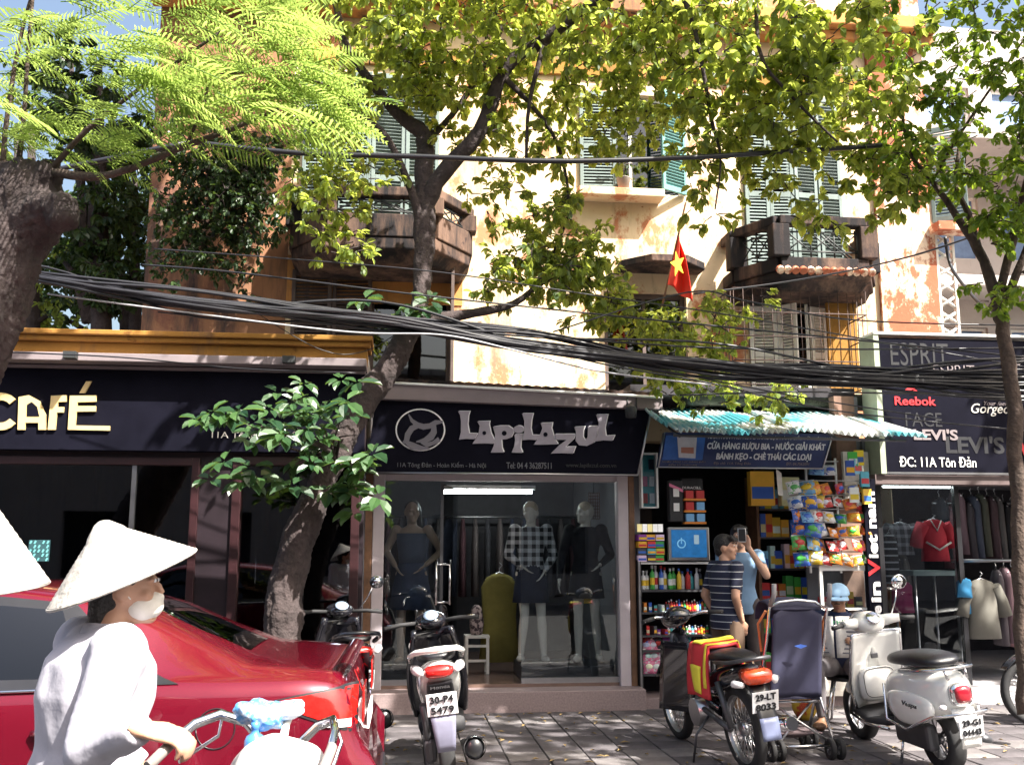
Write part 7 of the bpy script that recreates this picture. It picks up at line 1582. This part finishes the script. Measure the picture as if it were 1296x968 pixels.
hq = V(0, .09, 1.075); c_ = MB(); c_.ell(hq+V(0, -.02, .06), (.092, .108, .085), 20, 10); 
c_.box(-.2, .2, -.2, .2, .7, .71) if False else None
cp = MB(); 
cp.grid(lambda a, b: hq+V(.094*math.cos(R(360*a))*math.cos(R(88*b)), -.012+.116*math.sin(R(360*a))*math.cos(R(88*b)), .032+.098*math.sin(R(88*b))-.022*math.sin(R(360*a))*(1-b)), 28, 9).build('cap_crown', capm, PS, solid=.006)
cp = MB(); cp.grid(lambda a, b: hq+V(.088*math.cos(R(20+140*a))*(1+.15*b), -.01+.10*math.sin(R(20+140*a))+.085*b*math.sin(R(20+140*a)), .016-.03*b), 18, 6).build('cap_visor', capm, PS, solid=.006)
MB().tube([hq+V(-.024, .10, -.045), hq+V(0, .106, -.042), hq+V(.024, .10, -.045)], [.004, .006, .004], 6).build('moustache', M['hair'], PS)
NP_ = empty('newspaper', (2.92, 9.0, PZ), R(155), 'open newspaper held by the seated person', 'newspaper'); paper = mat('newsprint', (.50, .48, .46), .9, var=.12, scale=30)
for s in (-1, 1):
    pg = MB().grid(lambda a, b, s=s: V(s*(.01+.25*a), .44-.10*a*(1-a)-.03*a+.02*math.sin(b*3), .60+.34*b), 8, 8).build('page', paper, NP_, solid=.003)
    for k in range(7): MB().box(-.09, .09, -.001, .001, -.006, .006).build('print_column', M['dimtext'], pg, loc=(s*.13, .424+.004, .64+.035*k))
o = text_obj(NP_, 'NHÂN DÂN', -.13, .10, .875, .915, 0, mat('green_print', (.04, .22, .1), .8), bold=.03, depth=.002); o.rotation_euler = (0, 0, math.pi); o.location = (-.12, .447, 0)
SO = empty('stool', (2.92, 9.0, PZ), R(155), 'low chrome legged stool under the seated reader', 'stool')
MB().lathe([(.001, 0), (.15, 0), (.16, .02), (.15, .035), (.001, .035)], (0, -.04, .365), n=20).build('seat', M['leather'], SO)
for sx in (-1, 1):
    for sy in (-1, 1): MB().cyl((sx*.09, -.04+sy*.09, .365), (sx*.15, -.04+sy*.15, 0), .011, n=8).build('leg', M['chrome'], SO)
YB = empty('carrier_bag', (2.62, 9.2, PZ), 0, 'yellow and red plastic carrier bag on the ground by the stool', 'bag'); q = MB(); q.ell((0, 0, .15), (.12, .1, .16), 14, 10); q.ell((.03, .02, .3), (.05, .04, .06), 10, 8); rebuild('sack', q, .015, mat('yellow_carrier', (.65, .42, .04), .4, col2=(.5, .06, .03), var=.1, scale=9, thr=(.42, .5)), YB, 1)

# ---- shop dummies behind the boutique glass
def dummy(x, d, z, rz, label): p = W(x, d, z); return empty('mannequin', p, YAW+rz, label, 'mannequin', 'boutique mannequins')
chk = bandmat('black_white_check', (.012, .012, .015), (.60, .60, .62), 0, .085, .5, axis2=2); blkc = mat('black_cloth', (.012, .012, .016), .85, var=.2); dnv = mat('navy_cloth', (.02, .025, .05), .85, var=.2)
pz = qf+.142
D1 = dummy(GX(672, 760, .5), .5, pz, R(178), 'pale mannequin in black and white checked top and dark skirt')
fem = dict(elR=V(.24, -.01, 1.08), wrR=V(.11, .15, .97), elL=V(-.24, -.01, 1.08), wrL=V(-.13, .13, .92), knR=V(.07, .04, .48), anR=V(.10, -.06, .07), knL=V(-.10, .05, .48), anL=V(-.13, .03, .07))
figure(D1, fem, look=V(.4, 1, 0), bodymat=M['mannequin'], hair=None, shirt=chk, sleeve=2, skirt=(dnv, .30, 1.0), female=True, girth=.9)
rebuild('hair', MB().ell((0, 0, 1.55), (.083, .096, .09), 16, 10), .012, mat('sculpted_hair', (.52, .42, .3), .4), D1)
D2 = dummy(GX(742, 760, .5), .5, pz, R(165), 'pale mannequin in long black jacket beside the right post')
figure(D2, dict(elR=V(.26, -.02, 1.06), wrR=V(.27, .08, .83), elL=V(-.26, .0, 1.08), wrL=V(-.16, .2, .98), knR=V(.08, .05, .48), anR=V(.08, .05, .07), knL=V(-.09, .03, .48), anL=V(-.12, -.05, .07)), look=V(.9, .5, 0), bodymat=M['mannequin'], hair=None, shirt=blkc, sleeve=2, long_shirt=.12, skirt=(blkc, .26, 1.0), female=True, girth=.9)
rebuild('hair', MB().ell((0, 0, 1.55), (.083, .096, .09), 16, 10), .012, mat('sculpted_blonde', (.55, .46, .34), .4), D2)
tagm = MB().box(-.04, .04, -.01, .0, -.03, .03).build('price_tag', cmat(COLN['yellow']), D2); tagm.location = (-.02, .08, .62)
D3 = dummy(GX(520, 760, .5), .5, pz, R(172), 'mannequin in strapless denim dress with a hand on the hip')
figure(D3, dict(elL=V(-.30, -.08, 1.12), wrL=V(-.15, .06, .98), elR=V(.27, -.05, 1.12), wrR=V(.15, .1, .97)), look=V(-.5, 1, -.1), bodymat=mat('warm_mannequin', (.55, .38, .28), .3, var=.06), hair=None, female=True, girth=.9, skirt=(mat('denim_cloth', (.05, .065, .12), .85, var=.2), .36, 1.15))
b_ = MB(); b_.loft([((0, 0, 1.0), (.125, 0, 0), (0, .1, 0)), ((0, 0, 1.1), (.135, 0, 0), (0, .108, 0)), ((0, .008, 1.22), (.15, 0, 0), (0, .122, 0)), ((0, .01, 1.30), (.152, 0, 0), (0, .112, 0))], 24, caps=False); b_.build('bodice', mat('denim_bodice', (.10, .12, .18), .8, var=.2), D3, solid=.01)
h = MB(); h.ell((0, -.015, 1.55), (.088, .1, .09), 16, 10); h.loft([((0, -.05, 1.55), (.09, 0, 0), (0, .06, 0)), ((0, -.09, 1.38), (.10, 0, 0), (0, .05, 0)), ((0, -.1, 1.15), (.07, 0, 0), (0, .03, 0))], 14); rebuild('wig', h, .012, M['hair'], D3)
# stool, dress and flowers inside
WS = thing('wooden_stool', 'small white stool inside the boutique doorway', 'stool'); x, d = GX(603, 820, .9), .9
MB().box(x-.13, x+.13, d-.12, d+.12, qf+.36, qf+.39).build('seat', M['offwhite'], WS, bevel=.005)
for sx in (-1, 1):
    for sy in (-1, 1): MB().box(x+sx*.11-.015, x+sx*.11+.015, d+sy*.1-.015, d+sy*.1+.015, qf, qf+.36).build('leg', M['offwhite'], WS)
for z in (.12, .27): MB().box(x-.095, x+.095, d-.11, d-.09, qf+z, qf+z+.025).build('rung', M['offwhite'], WS)
FLW = place(MB().loft([((x, d, qf+.391), (.06, 0, 0), (0, .05, 0)), ((x, d, qf+.5), (.08, 0, 0), (0, .06, 0)), ((x, d, qf+.66), (.055, 0, 0), (0, .05, 0)), ((x, d, qf+.7), (.02, 0, 0), (0, .02, 0))], 12).build('patterned_bag', mat('floral_cloth', (.45, .35, .33), .8, col2=(.05, .03, .04), scale=22, thr=(.44, .5))), 'pink and black patterned bag standing on the white stool', 'bag')
garment(GX(632, 770, 1.0), 1.0, qf+.10, .92, .40, mat('mustard_cloth', (.20, .17, .04), .9), 'mustard yellow dress hanging inside the boutique doorway', 'mustard_dress', None, .1, 0, 'dress')
rl = thing('lattice_panel', 'small lattice lamp shade hanging at the right of the boutique window', 'lamp'); xx, zz_ = G(752, 640, .6)
lm = MB()
for k in range(6): lm.cyl((xx-.06+.024*k, .6, zz_-.14), (xx-.06+.024*k, .6, zz_+.14), .003, n=4)
for k in range(9): lm.cyl((xx-.06, .6, zz_-.14+.035*k), (xx+.06, .6, zz_-.14+.035*k), .003, n=4)
lm.build('lattice', M['wood'], rl); MB().box(xx-.055, xx+.055, .61, .63, zz_-.13, zz_+.13).build('shade', M['mauve'], rl); MB().cyl((xx, .62, zz_+.13), (xx, .62, qt+.25), .004, n=5).build('cord', M['cable'], rl)

# ------------------------------------------------------------------ person in the conical hat wheeling a bicycle
lite = mat('white_shirt', (.40, .39, .45), .9, var=.06, scale=8, bump=.4, bscale=9)
straw = mat('pale_palm_leaf', (.40, .375, .345), .7, var=.14, scale=14, bump=.5, bscale=26)
def conical_hat(root, apex, ax, Rr, hgt, name='conical_hat'):
    ax = ax.normalized(); x, y = perp(ax); n = 64
    prof = [(0.004, 0), (.02, -.006), (.05*1, -.035)]+[(Rr*t_+(.0022 if i_ % 2 else 0), -hgt*t_) for i_, t_ in enumerate([.27+.73*k_/28 for k_ in range(29)])]
    mb = MB(); vs = []; 
    for r_, h_ in prof:
        for k in range(n):
            a = 2*math.pi*k/n; rr_ = r_*(1+.007*math.sin(a*32)+.012*noise.noise(Vector((math.cos(a)*2, math.sin(a)*2, h_*6)))); vs.append(apex+ax*h_+(x*math.cos(a)+y*math.sin(a))*rr_)
    fs = [(i*n+k, i*n+(k+1) % n, (i+1)*n+(k+1) % n, (i+1)*n+k) for i in range(len(prof)-1) for k in range(n)]
    mb.add(vs, fs, True); hat = mb.build(name, straw, root, solid=.006)
    MB().tube([apex+ax*(-hgt)+(x*math.cos(a)+y*math.sin(a))*Rr for a in [2*math.pi*k/40 for k in range(41)]], .005, 6).build('brim_ring', straw, hat)
    return hat
HT = empty('conical_hat', (0, 0, 0), 0, 'pale conical palm leaf hat on the person wheeling the bicycle', 'hat')
tip, rl_, rr_ = px(128, 660, 2.98), px(64, 768, 2.98), px(246, 706, 2.98)
mid = (rl_+rr_)/2; Rr = (rr_-rl_).length/2; axh = (tip-mid); 
ax0 = axh.normalized(); rim_d = (rr_-rl_).normalized(); ax0 = (axh-rim_d*axh.dot(rim_d)*.55).normalized()
AXH = (ax0+V(0, -.20, 0)).normalized(); HEADW = tip-AXH*.215; HT.location = tip; conical_hat(HT, V(0, 0, 0), (ax0+V(0, -.20, 0)).normalized(), Rr*1.0, axh.length*.95, 'hat_cone')
PH = empty('person', (HEADW.x-.06, HEADW.y-.046, .0), R(-52), 'person in white long sleeved shirt and conical hat wheeling a bicycle', 'person', 'people')
def toL(p): return Matrix.Rotation(R(52), 3, 'Z') @ (Vector(p)-PH.location)
gripw = Vector((-.862, 2.575, 1.15))      # where the left hand closes on the grip
bdir = V(.26, .965, 0); blat = V(.965, -.26, 0)
J = dict(pelvis=V(0, -.02, .94), chest=V(.0, .0, 1.23), neck=V(0, .035, 1.425), head=V(0, .075, HEADW.z), shR=V(.175, .005, 1.335), shL=V(-.175, .005, 1.335)); J['neck'] = V(0, .03, HEADW.z-.115); J['chest'] = V(0, 0, 1.20)
wr_w = gripw+V(-.058, -.02, .034); el_w = Vector((-1.10, 2.68, 1.10))
J['elR'] = toL(el_w); J['wrR'] = toL(wr_w)
hdR = Matrix.Rotation(R(52), 3, 'Z')
J['elL'] = V(-.24, .02, 1.10); J['wrL'] = V(-.16, .20, .96)
J.update(hipR=V(.085, -.02, .92), hipL=V(-.085, -.02, .92), knR=V(.10, .10, .50), anR=V(.10, .02, .07), knL=V(-.09, -.02, .50), anL=V(-.09, -.2, .09))
gd = hdR @ V(.93, .25, -.25).normalized()
P_, HRm = figure(PH, J, look=hdR @ V(.95, .2, .05), skin='skin', hair='long', voxel=.009, shirt=lite, sleeve=2, trousers=mat('dark_trousers', (.05, .05, .06), .85), shoes=M['rubber'], long_shirt=.10, collar=True, loose=1.2, girth=1.16, handpose={'R': (gd, hdR @ V(.2, .95, .2), hdR @ V(-.1, .2, -.95), 1.2, 1.1)})
hd_w = P_['head']
q = MB(); q.ell(hd_w+HRm @ V(0, .044, -.055), (.057, .062, .045), 24, 16, HRm); q.ell(hd_w+HRm @ V(0, .078, -.032), (.026, .030, .020), 16, 10, HRm); rebuild('face_mask', q, .005, M['offwhite'], PH, 3)
for s_ in (-1, 1): MB().tube([hd_w+HRm @ V(s_*.062, .02, -.03), hd_w+HRm @ V(s_*.082, -.012, .015)], .002, 4).build('mask_strap', M['offwhite'], PH)
for o_ in KIDS[PH.name]:
    if o_.name.startswith('shirt'):
        N_ = [v_.normal.copy() for v_ in o_.data.vertices]
        for v_, nn_ in zip(o_.data.vertices, N_): q_ = v_.co; v_.co = q_+nn_*(.008*noise.noise(Vector((q_.x*9, q_.y*9, q_.z*4)))+.006*noise.noise(Vector((q_.x*14+q_.z*7, q_.y*14, q_.z*3))))
# second walker just out of frame, only the hat reaches in
PH2 = empty('person', (-1.86, 3.27, 0), R(-80), 'person at the left edge of whom only a white conical hat shows', 'person', 'people')
figure(PH2, dict(), look=V(0, 1, 0), skin='skin', hair='long', voxel=.014, shirt=lite, sleeve=2, trousers=M['matteplastic'], shoes=M['rubber'], long_shirt=.1)
HT2 = empty('conical_hat', (0, 0, 0), 0, 'bright white conical hat cut off by the left edge of the picture', 'hat')
tip = px(-48, 580, 3.25); HT2.location = tip; conical_hat(HT2, V(0, 0, 0), V(-.06, -.1, 1), .25, .43, 'hat_cone')
# ---- bicycle, local x forward
BK = empty('bicycle', (0, 0, 0), math.atan2(bdir.y, bdir.x), 'old bicycle with chrome handlebars pushed past the red car', 'bicycle')
hbw = Vector((-.607, 2.68, 1.07)); BK.scale = (1.06,)*3; BK.location = Vector((hbw.x, hbw.y, 0))-bdir*.44   # local x=.42 is the steering head
for x in (-.25, .80): wheel(BK, (x, 0, .33), .33, .035, (0, 1, 0), 32, 'chrome', wire=True, rr=.90)
MB().tube([(.80, .05, .33), (.50, .04, .70), (.45, 0, .80), (.42, 0, 1.02)], [.011, .012, .014, .014], 8).tube([(.80, -.05, .33), (.50, -.04, .70), (.45, 0, .79)], [.011, .012, .014], 8).build('fork', M['steel'], BK)
fm = mat('faded_blue_frame', (.05, .10, .2), .5, var=.2)
for a, b in (((.44, 0, .82), (-.02, 0, .30)), ((.02, 0, .75), (-.02, 0, .30)), ((-.25, .05, .33), (-.02, 0, .30)), ((-.25, -.05, .33), (-.02, 0, .30)), ((-.25, .05, .33), (.02, 0, .73)), ((-.25, -.05, .33), (.02, 0, .73)), ((.43, 0, .86), (.0, 0, .45))): MB().cyl(a, b, .014, n=8).build('frame_tube', fm, BK)
MB().loft([((-.10, 0, .80), (0, .09, 0), (0, 0, .03)), ((.0, 0, .80), (0, .07, 0), (0, 0, .035)), ((.14, 0, .79), (0, .02, 0), (0, 0, .02))], 12).build('saddle', M['leather'], BK); MB().cyl((.02, 0, .70), (.01, 0, .79), .012, n=8).build('seat_post', M['chrome'], BK)
hb = MB().tube([(.42, 0, 1.02), (.43, .06, 1.055), (.43, .13, 1.105), (.40, .20, 1.125), (.34, .245, 1.11), (.27, .265, 1.075), (.20, .27, 1.045)], .0125, 10).build('handlebar', M['chrome'], BK)
MB().tube([(.42, 0, 1.02), (.43, -.06, 1.055), (.43, -.13, 1.105), (.40, -.20, 1.125), (.34, -.245, 1.11), (.27, -.265, 1.06), (.21, -.27, 1.01)], .0125, 10).build('handlebar', M['chrome'], BK)
for s in (1, -1): MB().tube([(.30, s*.262, 1.09 if s > 0 else 1.085), (.19, s*.272, 1.04 if s > 0 else 1.00)], .0145, 10).build('grip', mat('pale_grip', (.22, .19, .18), .5), BK)
for s in (1, -1): MB().tube([(.41, s*.2, 1.12), (.42, s*.22, 1.07), (.30, s*.26, 1.03)], .005, 6).build('brake_lever', M['chrome'], BK)
MB().tube([(.42, .02, 1.04), (.40, .05, .95), (.42, .04, .80)], .005, 6).build('brake_cable', M['cable_grey'], BK)
for o_ in KIDS[BK.name]:
    if o_.name.split('.')[0] in ('handlebar', 'grip', 'brake_lever'): o_.scale = (1, .76, 1)
MB().lathe([(.08, -.01), (.085, 0), (.08, .01)], (-.02, -.04, .30), (0, 1, 0), 20).build('chainring', M['steel'], BK)
for s in (1, -1): MB().tube([(-.02, s*.06, .30), (-.02+s*.12, s*.07, .30-s*.1)], .009, 6).build('crank', M['steel'], BK); MB().box(-.02+s*.12-.04, -.02+s*.12+.04, s*.07-.02+s*.05, s*.07+.02+s*.05, .30-s*.1-.012, .30-s*.1+.012).build('pedal', M['rubber'], BK)
# rolled bag on the bar, white sack hanging on the rider's side
def wadj(p): return Vector(p)
RB = empty('blue_bag', px(332, 903, 2.60), 0, 'crumpled blue and white plastic bag tied on the handlebar', 'bag'); q = MB(); q.ell((0, 0, .0), (.065, .045, .033), 44, 30); q.ell((.045, .0, .008), (.05, .035, .026), 36, 24)
q.v = [tuple(Vector(p)+Vector(p).normalized()*(.028*noise.noise(Vector(p)*26)+.016*noise.noise(Vector(p)*60))) for p in q.v]
rebuild('bag', q, .004, mat('blue_white_bag', (.5, .56, .66), .45, col2=(.08, .28, .58), var=.1, scale=16, thr=(.48, .56)), RB, 1)
BT = empty('water_bottle', px(322, 945, 2.56), 0, 'blue bottle hanging below the handlebar', 'bottle'); bottle_mb(.12, .026).build('flask', mat('blue_flask', (.06, .2, .5), .3), BT, loc=(0, 0, -.06))
SK = empty('sack', px(352, 1014, 2.52), 0, 'big rounded white cloth sack carried on the bicycle', 'sack'); q = MB()
q.ell((0, 0, 0), (.135, .12, .155), 48, 36); q.ell((-.04, .03, .07), (.07, .07, .07), 14, 10); q.ell((.05, 0, -.06), (.10, .10, .12), 14, 10); q.ell((.03, .02, .085), (.075, .07, .06), 14, 10); q.ell((-.02, 0, -.14), (.12, .11, .11), 16, 10)
q.v = [tuple(Vector(p)+Vector(p).normalized()*.018*noise.noise(Vector((p[0]*16, p[1]*16, p[2]*7)))) for p in q.v]
rebuild('cloth', q, .008, mat('white_sack', (.42, .40, .385), .85, var=.07, bump=.4, bscale=18), SK, 2)
MB().tube([(-.01, .04, .10), (-.005, .08, .165), (-.002, .13, .19)], [.014, .010, .010], 8).build('tie', M['offwhite'], SK)

bpy.data.scenes.remove(WORK)
